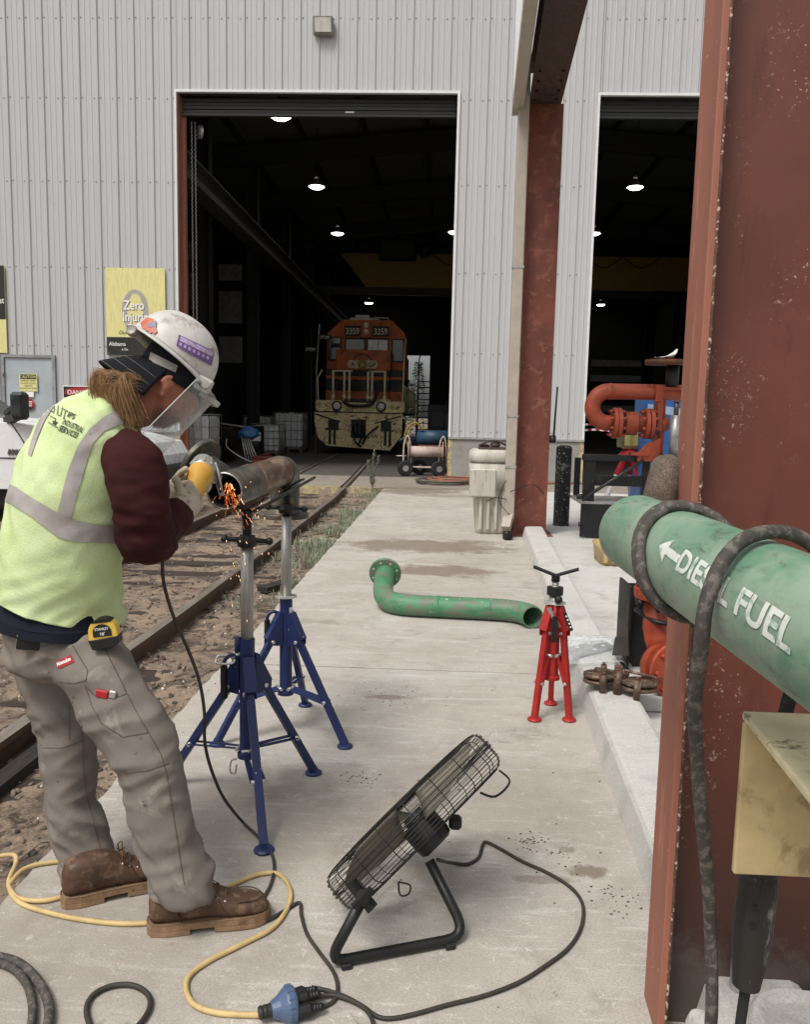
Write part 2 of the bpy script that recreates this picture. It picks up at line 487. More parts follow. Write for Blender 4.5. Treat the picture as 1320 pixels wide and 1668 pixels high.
mb.grid(lambda u, v: V(-14+12.9*u, 17.055-.004-(.004 if v>.5 else 0)+noise.noise(V(u*60,0,2))*.012, -.0-.24*v), 160, 2)
tag(mb.build('apron_edge', m_yellow_edge), 'worn yellow painted edge of the shop apron', 'kerb edge', kind='structure')
mb = MB(); mb.lohi((-14,17.06,.004),(-1.25,17.20,.006)); tag(mb.build('apron_stripe', m_yellow_edge), 'faded yellow stripe along the apron edge', 'marking', kind='structure')
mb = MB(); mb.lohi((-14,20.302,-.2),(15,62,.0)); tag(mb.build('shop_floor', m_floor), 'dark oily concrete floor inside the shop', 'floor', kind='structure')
mb = MB()
prof = [(0,-.2),(0.0,0),(.022,.11),(.034,.128),(.05,.135),(.235,.14),(.255,.132),(.262,.12),(.268,-.2)]
mb.grid(lambda u, v: (lambda y, k: V(curbx(y)+prof[k][0]+noise.noise(V(y*9,k,0))*.004, y, prof[k][1]+noise.noise(V(y*7,k,5))*.003))(-.4+11.0*v, int(round(u*8))), 9, 160, smooth=False)
mb.add([V(curbx(10.6)+p, 10.6, q) for p, q in prof], [tuple(range(9))])
tag(mb.build('curb', m_curb), 'pale raised concrete curb along the right slab', 'curb', kind='structure')
mb = MB(); mb.grid(lambda u, v: (lambda y: V(curbx(y)+(.255 if y < 10.45 else .022)+(15-curbx(y)-.255)*u**2, y, .012+(.0 if u<.99 else 0)))(-.4+17.45*v), 20, 40)
tag(mb.build('pump_slab', m_curb), 'pale concrete slab under the canopy pumps', 'slab', kind='structure')

# ------------------------------------------------------------------ railway track
railx = [(-.5,-2.12),(3.5,-2.03),(5.6,-1.98),(10,-1.94),(14.9,-1.94),(18,-2.02),(21,-2.12),(24.5,-2.25),(31,-2.41),(40,-2.45),(61,-2.45)]
m_rail = M('worn_rail_steel', '#5b4a3e', .6, .25, var=.35, scale=9, wear='#6e4a36', wear_amt=.55, stretch=(3,.6,3))
m_railtop = M('bright_rail_head', '#8f857b', .42, .5, var=.3, stretch=(4,.4,4))
def rail(dx, label):
    mb = MB(); pr = [(-.036,0),(.036,0),(.036,-.035),(.01,-.05),(.01,-.135),(.07,-.15),(.07,-.165),(-.07,-.165),(-.07,-.15),(-.01,-.135),(-.01,-.05),(-.036,-.035)]
    ys = [i*.4-.5 for i in range(44)]+[17.05]; N = len(ys); vs = []
    for y in ys:
        for a, b in pr: vs.append(V(interp(railx, y)+dx+a, y, b+.004))
    fs = [(i*12+k, i*12+(k+1)%12, (i+1)*12+(k+1)%12, (i+1)*12+k) for i in range(N-1) for k in range(12)]
    mb.add(vs, fs)
    for q in range(len(fs)):
        if fs[q][1] % 12 == 1 and fs[q][0] % 12 == 0: mb.mi[q] = 1
    # in the floor only the head shows, with a dark flangeway beside it
    ys = [17.05+i*.8 for i in range(55)]
    for a, b, z, mi in ((-.036,.036,.010,1),(.036,.09,.006,2),(-.09,-.036,.006,2)):
        vs = []
        for y in ys: vs += [V(interp(railx, y)+dx+a, y, z), V(interp(railx, y)+dx+b, y, z)]
        mb.add(vs, [(2*i, 2*i+1, 2*i+3, 2*i+2) for i in range(len(ys)-1)], mi)
    tag(mb.build('railway_rail', [m_rail, m_railtop, m_black]), label, 'rail', 'rails of the track')
rail(0, 'rusty steel rail nearest the concrete slab'); rail(-1.5, 'rusty steel rail on the far side of the track, behind the blue stands')
m_tie = M('old_tie_timber', '#3a302a', .9, var=.4, stretch=(1,9,9), bump=.4)
mb = MB(); mb.box((0,0,0),(2.4,.22,.16),bev=.01)
tie = None
for i in range(30):
    y = 1.2+i*.54+random.uniform(-.05,.05)
    if tie is None:
        tie = mb.build('railway_tie', m_tie); tag(tie, 'weathered dark timber tie half buried in the dirt under the rails', 'railway tie', 'ties under the track'); o = tie
    else:
        o = tie.copy(); COL.objects.link(o)
    o.location = (interp(railx, y)-.75, y, -.212+random.uniform(-.02,.012)); o.rotation_euler = (0, 0, random.uniform(-.02,.02))
m_wood_shade = M('dark_wood_and_shade', '#2f2a26', .9, var=.5, stretch=(9,1,9), bump=.4)
for (a, b, wd, lab) in (((-1.90,3.1,-.10),(-1.86,4.3,-.095),.09,'dark strip added for the shaded gap at the foot of the rail'),((-1.58,7.2,-.06),(-1.42,7.5,-.055),.12,'short dark board stub in the dirt behind the blue stands')):
    mb = MB(); mb.beam(a, b, wd, .05); tag(mb.build('dark_strip', m_wood_shade), lab, 'plank')  # the long one is added, standing in for the shade beside the rail
# loose stones, chips and twigs: nobody could count them
def scatter(name, label, cat, mats, n, fn, zone):
    mb = MB()
    for i in range(n):
        x, y, z = zone(); fn(mb, x, y, z)
    tag(mb.build(name, mats), label, cat, kind='stuff')
def stone(mb, x, y, z):
    r = random.choice((.006,.008,.01,.014,.02)); 
    if random.random() < .02: r *= 1.7
    q = Quaternion((random.random(),random.random(),random.random()), random.uniform(0,3)).to_matrix()
    mb.sphere((x,y,z+r*.3), r, 5, 4, random.choice((0,0,1,1,1,1,2 if r < .012 else 1)), (1,random.uniform(.6,1.4),.6), q)
def twig(mb, x, y, z):
    a = random.uniform(0,6.28); l = random.uniform(.04,.22); k = l*.3*random.uniform(-1,1)
    d = V(math.cos(a),math.sin(a),0)
    mb.tube([V(x,y,z+.01), V(x,y,z+.02)+d*l*.5+V(-d.y,d.x,0)*k, V(x,y,z+.01)+d*l], random.choice((.002,.003,.005)), 4, random.choice((0,1)))
def soilzone():
    while True:
        y = 1.2+15.8*random.random()**1.8; x = -1.25-abs(random.gauss(0,1.5))
        if x < interp(edge, max(y,0))-.02: return x, y, soilh(x, y)
ms = [M('dark_gravel','#4b4641',.9),M('tan_gravel','#7b6d60',.9),M('white_gravel','#c9c4bd',.85)]
scatter('gravel', 'loose stones scattered over the dirt along the track', 'gravel', ms, 2800, stone, soilzone)
scatter('twigs', 'dry twigs and scraps of wire on the dirt', 'debris', [m_wood_shade, ms[1]], 420, twig, soilzone)
def crumbzone():
    c = random.choice([(-.25,4.33,.14),(.02,3.27,.04),(-.3,3.3,.05),(.46,2.75,.06),(.36,2.85,.03),(-1.28,4.4,.1),(-1.28,3.6,.1),(-1.25,5.3,.1),(.62,2.5,.05),(0,3.0,1.0)])
    return random.gauss(c[0],c[2]), random.gauss(c[1],c[2]), .001
def crumb(mb, x, y, z):
    r = random.choice((.0015,.002,.003,.004)); mb.sphere((x,y,z), r, 5, 3, random.choice((0,0,1)), (1.4,1,.5))
scatter('grit', 'dark crumbs of dirt on the concrete slab', 'debris', ms[:2], 420, crumb, crumbzone)

# weeds
m_weed = M('pale_green_weed', '#858c72', .8, var=.4, scale=20)
m_weed2 = M('grey_green_weed', '#8f9682', .8, var=.3, scale=20)
def blade(mb, x, y, z, h, mi=0):
    a = random.uniform(0,6.28); d = V(math.cos(a),math.sin(a),0); l = h*random.uniform(.2,.8); wv = V(-d.y,d.x,0)*random.uniform(.002,.005)
    p0 = V(x,y,z); p1 = p0+d*l*.4+V(0,0,h*.7); p2 = p0+d*l+V(0,0,h*random.uniform(.7,1))
    mb.add([p0-wv,p0+wv,p1+wv*.8,p1-wv*.8,p2], [(0,1,2,3),(3,2,4)], mi)
mb = MB()
for i in range(1500):
    y = random.choice((random.uniform(9.5,13.5),random.uniform(10.5,16.8),random.uniform(8.5,11)))
    x = interp(edge,y)-abs(random.gauss(.05,.28))
    if noise.noise(V(x*2.2,y*1.1,5)) < -.05: continue
    for k in range(3): blade(mb, x+random.gauss(0,.03), y+random.gauss(0,.03), soilh(x,y), random.uniform(.04,.16), random.choice((0,1)))
for c in ((-1.35,6.9),(-1.6,6.6),(-1.38,7.6)):
    for k in range(60): blade(mb, random.gauss(c[0],.07), random.gauss(c[1],.1), -.1, random.uniform(.05,.14), 1)
tag(mb.build('grass', [m_weed, m_weed2]), 'pale straggly weeds growing along the slab edge', 'weeds', kind='stuff')
t = thing('weed_plant', 'tall spindly green weed growing at the slab edge in front of the locomotive', 'weed', (-1.375,16.85,-.05))
for j in range(3):
    mb = MB(); lf = MB(); h = (.82,.7,.6)[j]; top = V(-1.375+(.02,.12,-.1)[j], 16.85+(.0,.03,-.02)[j], h)
    base = V(-1.375,16.85,-.05); pts = [base.lerp(top, k/6)+V(random.gauss(0,.008),0,0) for k in range(7)]
    mb.tube(pts, [.006-.0007*k for k in range(7)], 5); mb.build('stem', m_weed, t)
    for k in range(150):
        f = random.uniform(.15,1); p = base.lerp(top, f); a = random.uniform(0,6.28); l = .03+.1*random.random()*(1.1-f*.6)
        d = V(math.cos(a),math.sin(a),random.uniform(.2,1)).normalized(); e = p+d*l; s2 = d.cross(V(0,0,1)).normalized()*.008
        lf.add([p, p.lerp(e,.5)+s2, e, p.lerp(e,.5)-s2], [(0,1,2,3)])
    lf.build('leaves', m_weed2, t)
# ------------------------------------------------------------------ the workshop building
YF = 20.117
DX0, DX1, DZ = -6.48, .21, 9.05          # left door opening
EX0, EX1 = 3.53, 10.2                    # right door opening
bld = thing('workshop_building', 'tall grey corrugated metal railway workshop with two big open doors', 'building', (0, YF, 0))
PER = .442
def sid(mb, x0, x1, z0, z1):
    pts = []
    k = math.floor(x0/PER)-1
    while k*PER < x1+PER:
        c = k*PER
        for a, h in ((-.045,0),(-.024,.034),(.024,.034),(.045,0),(.13,0),(.146,.009),(.166,.009),(.182,0),(.26,0),(.276,.009),(.296,.009),(.312,0)):
            pts.append((c+a, h))
        k += 1
    q = [(x0, 0)]+[p for p in pts if x0 < p[0] < x1]+[(x1, 0)]
    n = len(q)
    mb.add([V(x, YF-h, z0) for x, h in q]+[V(x, YF-h, z1) for x, h in q], [(i, i+1, n+i+1, n+i) for i in range(n-1)])
    # screws along the girts
    for z in (1.16, 3.05, 4.95, 6.98, 8.9, 10.7, 12.4):
        if not z0 < z < z1: continue
        k = math.ceil(x0/PER)
        while k*PER < x1:
            for a in (-.08, .075):
                if x0 < k*PER+a < x1: mb.lathe((k*PER+a, YF, z+(.02 if a > 0 else 0)), (0,-1,0), [(.019,0),(.016,.009),(0,.01)], 6, mi=1)
            k += 1
mb = MB(); TOP = 13.4
sid(mb, -18, -10.97, 1.03, TOP); sid(mb, -10.97, -9.6, 2.83, TOP); sid(mb, -9.6, DX0, 1.03, TOP); sid(mb, DX0, DX1, DZ, TOP)
sid(mb, DX1, EX0, 1.03, TOP); sid(mb, EX0, EX1, DZ-.02, TOP); sid(mb, EX1, 16, 1.03, TOP)
mb.build('siding', [m_siding, M('weathered_screws','#77756f',.6)], bld, fixn=False)
# hidden backing so that no daylight leaks between ribs
mb = MB()
for x0, x1, z0 in ((-18,-10.97,0),(-10.97,-9.6,2.83),(-9.6,DX0,0),(DX0,DX1,DZ),(DX1,EX0,0),(EX0,EX1,DZ-.02),(EX1,16,0)):
    mb.lohi((x0,YF+.06,z0),(x1,YF+.22,TOP))
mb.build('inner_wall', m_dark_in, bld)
for x0, x1 in ((-18,-10.97),(-9.6,DX0),(DX1,EX0),(EX1,16)):
    mb = MB(); mb.lohi((x0,YF-.035,0),(x1,YF+.058,.985),bev=.012); mb.build('concrete_base', m_base, bld)
    mb = MB(); mb.lohi((x0,YF-.075,.988),(x1,YF+.05,1.04)); mb.build('base_flashing', m_gal, bld)
for x0, x1 in ((DX0-.12,DX0),(DX1,DX1+.1),(EX0-.1,EX0)):
    mb = MB(); mb.lohi((x0,YF-.039,0),(x1+(.003 if x1 in (DX0,EX0) else 0),YF+.23,.98)); mb.build('yellow_corner', m_yellow_edge, bld)
for a, b in (((DX0-.05,1.04),(DX0,DZ+.06)),((DX1,1.04),(DX1+.06,DZ+.06)),((EX0-.05,1.04),(EX0,DZ+.04)),((EX1,1.04),(EX1+.06,DZ+.04)),((DX0,DZ),(DX1,DZ+.06)),((EX0,DZ-.02),(EX1,DZ+.04))):
    mb = MB(); mb.lohi((a[0],YF-.05,a[1]),(b[0],YF+.05,b[1])); mb.build('door_trim', m_white_trim, bld)
mb = MB(); mb.lohi((DX0,YF+.02,0),(DX0+.02,YF+.42,DZ)); mb.lohi((DX0+.02,YF+.30,0),(DX0+.1,YF+.42,DZ)); mb.build('door_jamb', m_redlight, bld)
for x0, x1 in ((DX0,DX1),(EX0,EX1)):
    d = MB()
    for i in range(4):
        z = DZ-.03-i*.085; d.lohi((x0+.05,YF+.26+.02*(i%2),z-.08),(x1-.02,YF+.30+.02*(i%2),z),bev=.012)
    d.lohi((x0+.05,YF+.22,DZ-.44),(x1-.02,YF+.34,DZ-.385))
    rd = d.build('rolled_door', m_slat, bld)
    q = MB(); q.lohi((x0+.6*(x1-x0),YF+.20,DZ-.37),(x0+.6*(x1-x0)+.22,YF+.24,DZ-.33)); q.build('latch', m_gal, rd)
# side walls, back wall with its far opening, roof
for xa, xb_ in ((-14.0,-13.8),(14.8,15)):
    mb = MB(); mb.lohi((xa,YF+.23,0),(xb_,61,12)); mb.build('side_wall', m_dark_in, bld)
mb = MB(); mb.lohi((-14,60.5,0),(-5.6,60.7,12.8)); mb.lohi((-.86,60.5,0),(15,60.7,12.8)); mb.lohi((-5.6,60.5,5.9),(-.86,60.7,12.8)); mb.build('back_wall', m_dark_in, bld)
def roofz(x): return 12.75-abs(x-3)*.085
mb = MB()
for a, b in ((-18.2,3),(3,16.2)):
    mb.add([V(a,YF+.02,roofz(a)),V(b,YF+.02,roofz(b)),V(b,61,roofz(b)),V(a,61,roofz(a)),V(a,YF+.02,roofz(a)+.2),V(b,YF+.02,roofz(b)+.2),V(b,61,roofz(b)+.2),V(a,61,roofz(a)+.2)],
           [(0,1,2,3),(4,5,6,7),(0,4,5,1),(1,5,6,2),(2,6,7,3),(3,7,4,0)])
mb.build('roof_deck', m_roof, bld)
for i in range(12):
    x = -12.5+i*2.35
    mb = MB(); mb.lohi((x-.06,YF+.24,roofz(x)-.26),(x+.06,60.4,roofz(x)-.02)); mb.build('purlin', m_purlin, bld)
for i in range(6):
    y = 25.5+i*6.6
    for s in (0,1):
        x0, x1 = ((-13.75,3),(3,14.75))[s]
        mb = MB(); mb.beam((x0,y,roofz(x0)-.62),(x1,y,roofz(x1)-.62),.3,.7); mb.build('rafter', m_dark_in, bld)
    for x in (-7.4, 14.4):
        mb = MB(); mb.lohi((x-.2,y-.02,0),(x+.2,y+.02,roofz(x)-.9)); mb.lohi((x-.21,y-.2,0),(x-.18,y+.2,roofz(x)-.9)); mb.lohi((x+.18,y-.2,0),(x+.21,y+.2,roofz(x)-.9)); mb.build('inner_column', m_dark_in, bld)
for y in (27.5, 31.5):
    for z0, z1 in ((3.4,4.4),(4.9,6.1),(6.5,7.1)):
        mb = MB(); mb.lohi((-8.6,y,z0),(-7.7,y+.05,z1)); mb.build('wall_panel', m_pale_panel, bld)
for k in range(5):
    mb = MB(); mb.lohi((7.2,40,1.2+k*.72),(9.6,40.05,1.5+k*.72)); mb.build('wall_panel', m_pale_panel, bld)
# pedestrian door
mb = MB(); mb.lohi((-10.90,YF-.02,.02),(-9.68,YF+.02,2.76),bev=.008); pd = mb.build('walk_door', M('pale_blue_door','#a3abb0',.5,var=.1,scale=2), bld)
for x0, x1, z0, z1 in ((-10.97,-10.90,0,2.83),(-9.68,-9.6,0,2.83),(-10.90,-9.68,2.76,2.83)):
    mb = MB(); mb.lohi((x0,YF-.06,z0),(x1,YF+.06,z1)); mb.build('frame', M('grey_door_frame','#8b8d8e',.5), pd)
for z in (.4, 1.4, 2.35):
    mb = MB(); mb.cyl((-10.905,YF-.07,z-.06),(-10.905,YF-.07,z+.06),.016,8); mb.build('hinge', M('brass_hinge','#8d6c3f',.4,.6), pd)
mb = MB(); mb.cyl((-9.78,YF-.09,1.1),(-9.78,YF-.02,1.1),.03,12); mb.build('handle', m_gal, pd)

# ------------------------------------------------------------------ things on the facade
m_yel = M('yellow_sign_paint','#d6cf8e',.6,var=.12,scale=5,wear='#c0b87c',wear_amt=.55,stretch=(5,5,.7))
m_sblack = M('black_sign_paint','#262522',.55,var=.3,stretch=(4,4,.5))
m_sgrey = M('grey_sign_print','#a19e9a',.6,var=.08); m_white = M('white_print','#e4e3df',.6,var=.05); m_shadow = M('dark_grey_print','#5e5c58',.6,var=.05)
m_red = M('red_print','#a3242a',.5,var=.1)
def wallpt(z0y, px, py): 
    p = Yp(px, py, YF-.05); return p
YS = YF-.058
def onwall(x0, z0, d=.0):
    return lambda x, y: V(x0+x, YS-d, z0+y)
def board(name, label, cat, x0, x1, z0, z1, mat, th=.018):
    t = thing(name, label, cat, ((x0+x1)/2, YS+.01, z0))
    mb = MB(); mb.lohi((x0,YS,z0),(x1,YS+th,z1),bev=.003); mb.build('panel', mat, t)
    return t
t = board('safety_sign', 'yellow sign with grey zero and white words Zero Injuries, left of the open door', 'sign', -8.28, -6.80, 2.86, 4.96, m_yel)
mb = MB(); mb.lohi((-8.275,YS-.003,2.865),(-6.805,YS+.001,3.30)); mb.build('black_band', m_sblack, t)
mb = MB(); cx, cz = -7.55, 3.93
N = 48; vo = []; 
for k in range(N):
    a = 2*math.pi*k/N; vo.append(V(cx+.335*math.cos(a), YS-.003, cz+.52*math.sin(a)))
for k in range(N):
    a = 2*math.pi*k/N; vo.append(V(cx+.20*math.cos(a), YS-.003, cz+.43*math.sin(a)))
mb.add(vo, [(k,(k+1)%N,N+(k+1)%N,N+k) for k in range(N)]); mb.build('zero_emblem', m_sgrey, t)
for dx, dz, dd, mt in ((.014,-.014,.006,m_shadow),(0,0,.009,m_white)):
    mb = MB(); mb.text('Zero', .31, onwall(-7.58+dx, 3.97+dz, dd), .018, cond=.82); mb.text('Injuries', .31, onwall(-7.50+dx, 3.69+dz, dd), .018, cond=.82); mb.build('lettering', mt, t)
mb = MB(); mb.text('Our Goal', .13, onwall(-7.98, 3.37, .004), .004, align='LEFT', italic=.25); mb.build('lettering', m_sblack, t)
mb = MB(); mb.text('Alabama', .135, onwall(-8.22, 3.09, .006), .008, align='LEFT', cond=.9); mb.text('a Ge', .08, onwall(-7.90, 2.98, .006), .006, align='LEFT'); mb.build('lettering', m_white, t)
mb = MB()
for x in (-8.23,-6.86):
    for z in (2.91,4.91): mb.cyl((x,YS-.006,z),(x,YS+.002,z),.012,8)
mb.build('screws', m_gal, t)
t = board('company_sign', 'black over yellow sign ending in the letters ast, at the left edge above the door', 'sign', -12.9, -10.80, 2.86, 4.98, m_yel)
mb = MB(); mb.lohi((-12.895,YS-.003,3.68),(-10.805,YS+.001,4.975)); mb.build('black_band', m_sblack, t)
mb = MB(); mb.text('Coast', .20, onwall(-10.83, 4.07, .006), .012, align='RIGHT', cond=.85); mb.build('lettering', m_white, t)
t = board('danger_sign', 'white danger sign with red oval heading beside the pale blue door', 'sign', -9.42, -8.55, .95, 2.09, m_white)
mb = MB(); mb.lohi((-9.40,YS-.003,1.80),(-8.57,YS+.001,2.07)); mb.build('heading_band', m_sblack, t)
mb = MB(); mb.add([V(-8.985+.39*math.cos(a*.2618),YS-.005,1.935+.115*math.sin(a*.2618)) for a in range(24)],[tuple(range(24))]); mb.build('heading_oval', m_red, t)
mb = MB(); mb.text('DANGER', .15, onwall(-8.985,1.88,.008), .008, cond=1.05); mb.build('lettering', m_white, t)
mb = MB(); mb.text('HARD HAT', .15, onwall(-8.985,1.62,.004), .006, cond=.9); mb.text('AREA', .15, onwall(-8.985,1.42,.004), .006); mb.build('lettering', m_sblack, t)
YS -= 0
t = board('caution_sign', 'yellow caution sign taped to the pale blue door', 'sign', -10.52, -10.06, 1.93, 2.36, m_yel, .004)
mb = MB(); mb.lohi((-10.50,YS-.003,2.23),(-10.08,YS+.001,2.345)); mb.build('heading_band', m_sblack, t)
mb = MB(); mb.text('CAUTION', .10, onwall(-10.29,2.253,.006), .008, cond=.95); mb.build('lettering', m_yel, t)
mb = MB()
for k, s in enumerate(('HEARING, HAND','& SAFETY GLASSES','REQUIRED','BEYOND THIS POINT')): mb.text(s, .046, onwall(-10.29,2.175-k*.062,.004), .002)
mb.build('lettering', m_sblack, t)
t = board('paper_notice', 'blank white paper strip under the yellow caution sign', 'notice', -10.42, -10.16, 1.79, 1.92, m_white, .003)
t = thing('stop_notice', 'red octagonal notice on the pale blue door', 'sign', (-10.28,YS,1.45))
mb = MB(); oc = [V(-10.28+.135*math.cos(R(22.5+45*k)),YS-.004,1.61+.15*math.sin(R(22.5+45*k))) for k in range(8)]; mb.prism(oc,(0,1,0),.006); mb.build('panel', m_red, t)
mb = MB(); mb.add([V(-10.28+.126*math.cos(R(202.5+45*k)),YS-.007,1.608+.142*math.sin(R(202.5+45*k))) for k in range(4)],[(0,1,2,3)]); mb.build('black_foot', m_sblack, t)
mb = MB()
for k in range(3): mb.lohi((-10.36+.01*k,YS-.009,1.66-k*.05),(-10.2-.01*k,YS-.0075,1.682-k*.05))
mb.build('lettering', m_white, t)
t = thing('wall_lamp', 'unlit square floodlight high on the siding above the left door', 'lamp', (-2.96,YF,10.3))
mb = MB(); mb.prism([V(-3.19,YF-.03,10.66),V(-3.19,YF-.25,10.66),V(-3.19,YF-.16,10.30),V(-3.19,YF-.03,10.30)],(1,0,0),.46); mb.build('housing', M('bronze_housing','#807d78',.5), t, bevel=.01)
mb = MB(); q = [V(-3.15,YF-.258,10.62),V(-2.77,YF-.258,10.62),V(-2.77,YF-.178,10.335),V(-3.15,YF-.178,10.335)]; mb.prism(q,(0,-.97,-.24),.012); mb.build('lens', M('cloudy_lens','#cfcdc6',.25,var=.1), t)

# ------------------------------------------------------------------ high bay lamps and crane inside
def bay_lamp(p, label):
    t = thing('bay_lamp', label, 'lamp', p, 0, 'high bay lamps hanging in the workshop')
    x, y, z = p
    mb = MB(); mb.lathe((x,y,z),(0,0,1),[(.30,0),(.27,.06),(.17,.2),(.1,.27),(.09,.3)],20,smooth=True); mb.build('reflector', M('lamp_reflector','#8c8c88',.3,.4) if 'lamp_reflector' not in bpy.data.materials else bpy.data.materials['lamp_reflector'], t)
    mb = MB(); mb.lathe((x,y,z),(0,0,1),[(.285,.015),(.20,-.05),(0,-.075)],20,smooth=True); mb.build('lens', m_lamp, t)
    mb = MB(); mb.cyl((x,y,z+.3),(x,y,z+.52),.08,12); mb.cyl((x,y,z+.52),(x,y,roofz(x)-.03),.012,6); mb.build('ballast', m_dark_in, t)
for px, py, Y, s in ((457,191,23.7,'lit high bay lamp nearest the left door, at the top of its opening'),(516,305,31.4,'second lit lamp behind the left door, in the middle of the dark bay'),(550,381,39.4,'third lit lamp in the row, right of centre in the dark bay'),(601,494,57.0,'small far lit lamp directly above the locomotive'),(741,379,38.,'lit lamp half hidden by the right edge of the left door'),(1035,306,31.4,'lit round lamp in the middle of the right door'),(968,381,39.4,'lit lamp at the left edge of the right door'),(979,497,57.,'small far lamp low in the right door')):
    bay_lamp(Yp(px,py,Y), s)
m_craney = M('dull_yellow_crane','#8a6f2e',.6,var=.15)
t = thing('bridge_crane', 'dull yellow crane girder spanning the bay above the locomotive', 'crane', (1,45,8.2))
mb = MB(); mb.add([V(-5.6,44.7,10.1),V(13.5,44.7,10.1),V(13.5,44.7,8.35),V(-4.2,44.7,8.35),V(-5.6,45.3,10.1),V(13.5,45.3,10.1),V(13.5,45.3,8.35),V(-4.2,45.3,8.35)],[(0,1,2,3),(7,6,5,4),(0,4,5,1),(1,5,6,2),(2,6,7,3),(3,7,4,0)]); mb.build('girder', m_craney, t)
mb = MB(); mb.lohi((-6.8,44.4,7.9),(14,44.6,8.3)); mb.build('rail_beam', m_black, t)
mb = MB(); mb.lohi((-3.5,44.3,9.7),(-1.5,45,10.8),bev=.1); mb.lohi((-1.3,44.5,9.9),(-.8,45,10.5),bev=.1); mb.build('hoist', m_black, t)
mb = MB()
for k in range(6):
    a = V(-.6+k*2,44.55,10.05); b = a+V(2,0,0); mb.tube(catmull([a,a.lerp(b,.5)-V(0,0,.55),b],8),.025,5)
mb.build('festoon_cable', m_black, t)
t = thing('crane_runway', 'long dark crane runway beam along the left side of the bay', 'beam', (-6.6,YF+.6,7.3))
mb = MB(); mb.lohi((-6.85,YF+.6,7.25),(-6.35,60,7.29)); mb.lohi((-6.61,YF+.6,7.29),(-6.59,60,7.88)); mb.lohi((-6.8,YF+.6,7.88),(-6.4,60,7.92)); mb.build('beam', M('greenish_beam','#41443f',.6), t)
mb = MB(); mb.lohi((-6.65,YF+.6,7.92),(-6.55,60,8.05)); mb.build('crane_rail', m_gal, t)
t = thing('door_chain', 'hanging loop of hoist chain inside the left door jamb', 'chain', (-6.28,YF+.5,0))
mb = MB()
for dx in (0,.09):
    pts = [V(-6.28+dx+.012*((k%2)*2-1),YF+.5,1.0+k*.05) for k in range(152)]; mb.tube(pts,.014,4,smooth=False)
mb.build('chain', m_gal, t)
mb = MB(); mb.lathe((-6.1,YF+.6,8.35),(1,.6,0),[(.17,-.04),(.14,0),(.17,.04),(.03,.05)],18); mb.lathe((-6.1,YF+.6,8.35),(1,.6,0),[(.03,-.05),(.17,-.04)],18); mb.build('wheel', m_gal, t)
# lattice mast seen between the crane runway and the wall
# trees outside the far opening
def conifer(x, y, h, label):
    t = thing('pine_tree', label, 'tree', (x,y,-.4), 0, 'trees beyond the far door')
    mb = MB(); mb.tube([V(x,y,-.4),V(x,y,h)],[.18,.02],6); mb.build('trunk', M('pine_bark','#4d4238',.9) if 'pine_bark' not in bpy.data.materials else bpy.data.materials['pine_bark'], t)
    mb = MB()
    for k in range(900):
        f = random.random()**.8; z = -.2+f*(h+.2); r = (1-f)*h*.22*random.uniform(.4,1)+.1; a = random.uniform(0,6.28)
        c = V(x+r*math.cos(a),y+r*math.sin(a),z-r*.2); d = V(math.cos(a),math.sin(a),random.uniform(-.4,.2))*random.uniform(.2,.5); s2 = V(-d.y,d.x,random.uniform(-.1,.1))*.35
        mb.add([c,c+d*.5+s2,c+d,c+d*.5-s2],[(0,1,2,3)])
    mb.build('crown', M('pine_needles','#5b6d55',.9,var=.4,scale=2) if 'pine_needles' not in bpy.data.materials else bpy.data.materials['pine_needles'], t)
conifer(-2.2,78,6.6,'pale green pine seen through the far door beside the locomotive, the taller one'); conifer(-3.6,84,5.2,'shorter pine behind the taller one, beyond the far door')
# ------------------------------------------------------------------ locomotive (front at LY, centre LX)
LX, LY = -3.12, 31.4
m_or = M('loco_orange', '#b85f2a', .5, var=.3, scale=2, wear='#7d421f', wear_amt=.53, wear_scale=3)
m_lbk = M('loco_black', '#1b1a1c', .5, var=.3)
m_lye = M('loco_dirty_cream', '#ecd7a4', .6, var=.2, scale=2.2, wear='#86693c', wear_amt=.53, wear_scale=4, spots='#3e3020', spot_scale=16, spot_t=.63)
m_cream = M('cream_handrail', '#e0d2aa', .5, var=.15)
m_glass = M('dark_glass', '#1d2322', .08, spec=.8)
m_skyglass = M('sky_reflection_glass', '#e3e6e1', .15)  # sky reflection put into the colour of the pane
m_lens = M('lamp_glass', '#dcdad4', .15)
L = thing('locomotive', 'orange black and cream diesel locomotive standing on the track inside the shed', 'locomotive', (LX, LY, 0))
def lp(x, y, z):
    k = 1+.034*min(max(y,0),2.1)
    return V(LX+x, LY+y, 1.55+(z-1.55)*k if z > 1.55 else z)
def lbox(name, mat, a, b, parent=None, bev=.02):
    mb = MB(); mb.lohi(lp(*a), lp(*b), bev=bev); return mb.build(name, mat, parent or L)
# snow plough
mb = MB()
o = [(-1.75,1.58),(1.68,1.58),(1.66,.75),(1.45,.46),(1.2,.16),(-1.25,.3),(-1.6,.6),(-1.74,1.2)]
mb.prism([lp(x,0,z) for x,z in o],(0,1,0),.25); plow = mb.build('plough', m_lye, L, bevel=.02)
for x in (-1.05, 1.1):
    mb = MB(); mb.lohi(lp(x-.26,-.006,.9),lp(x+.26,.02,1.3)); mb.build('step_opening', m_lbk, plow)
    mb = MB()
    for dx in (-.08,.1): mb.lohi(lp(x+dx-.05,-.012,.35),lp(x+dx+.05,.0,1.25))
    mb.build('step_bars', m_lbk, plow)
mb = MB(); mb.lohi(lp(-1.33,-.008,.98),lp(-1.2,.01,1.3)); mb.lohi(lp(1.25,-.008,.95),lp(1.37,.01,1.28)); mb.build('step_back', m_lye, plow)
lbox('coupler_pocket', m_lbk, (-.31,-.03,.62), (.27,.05,1.32), bev=0)
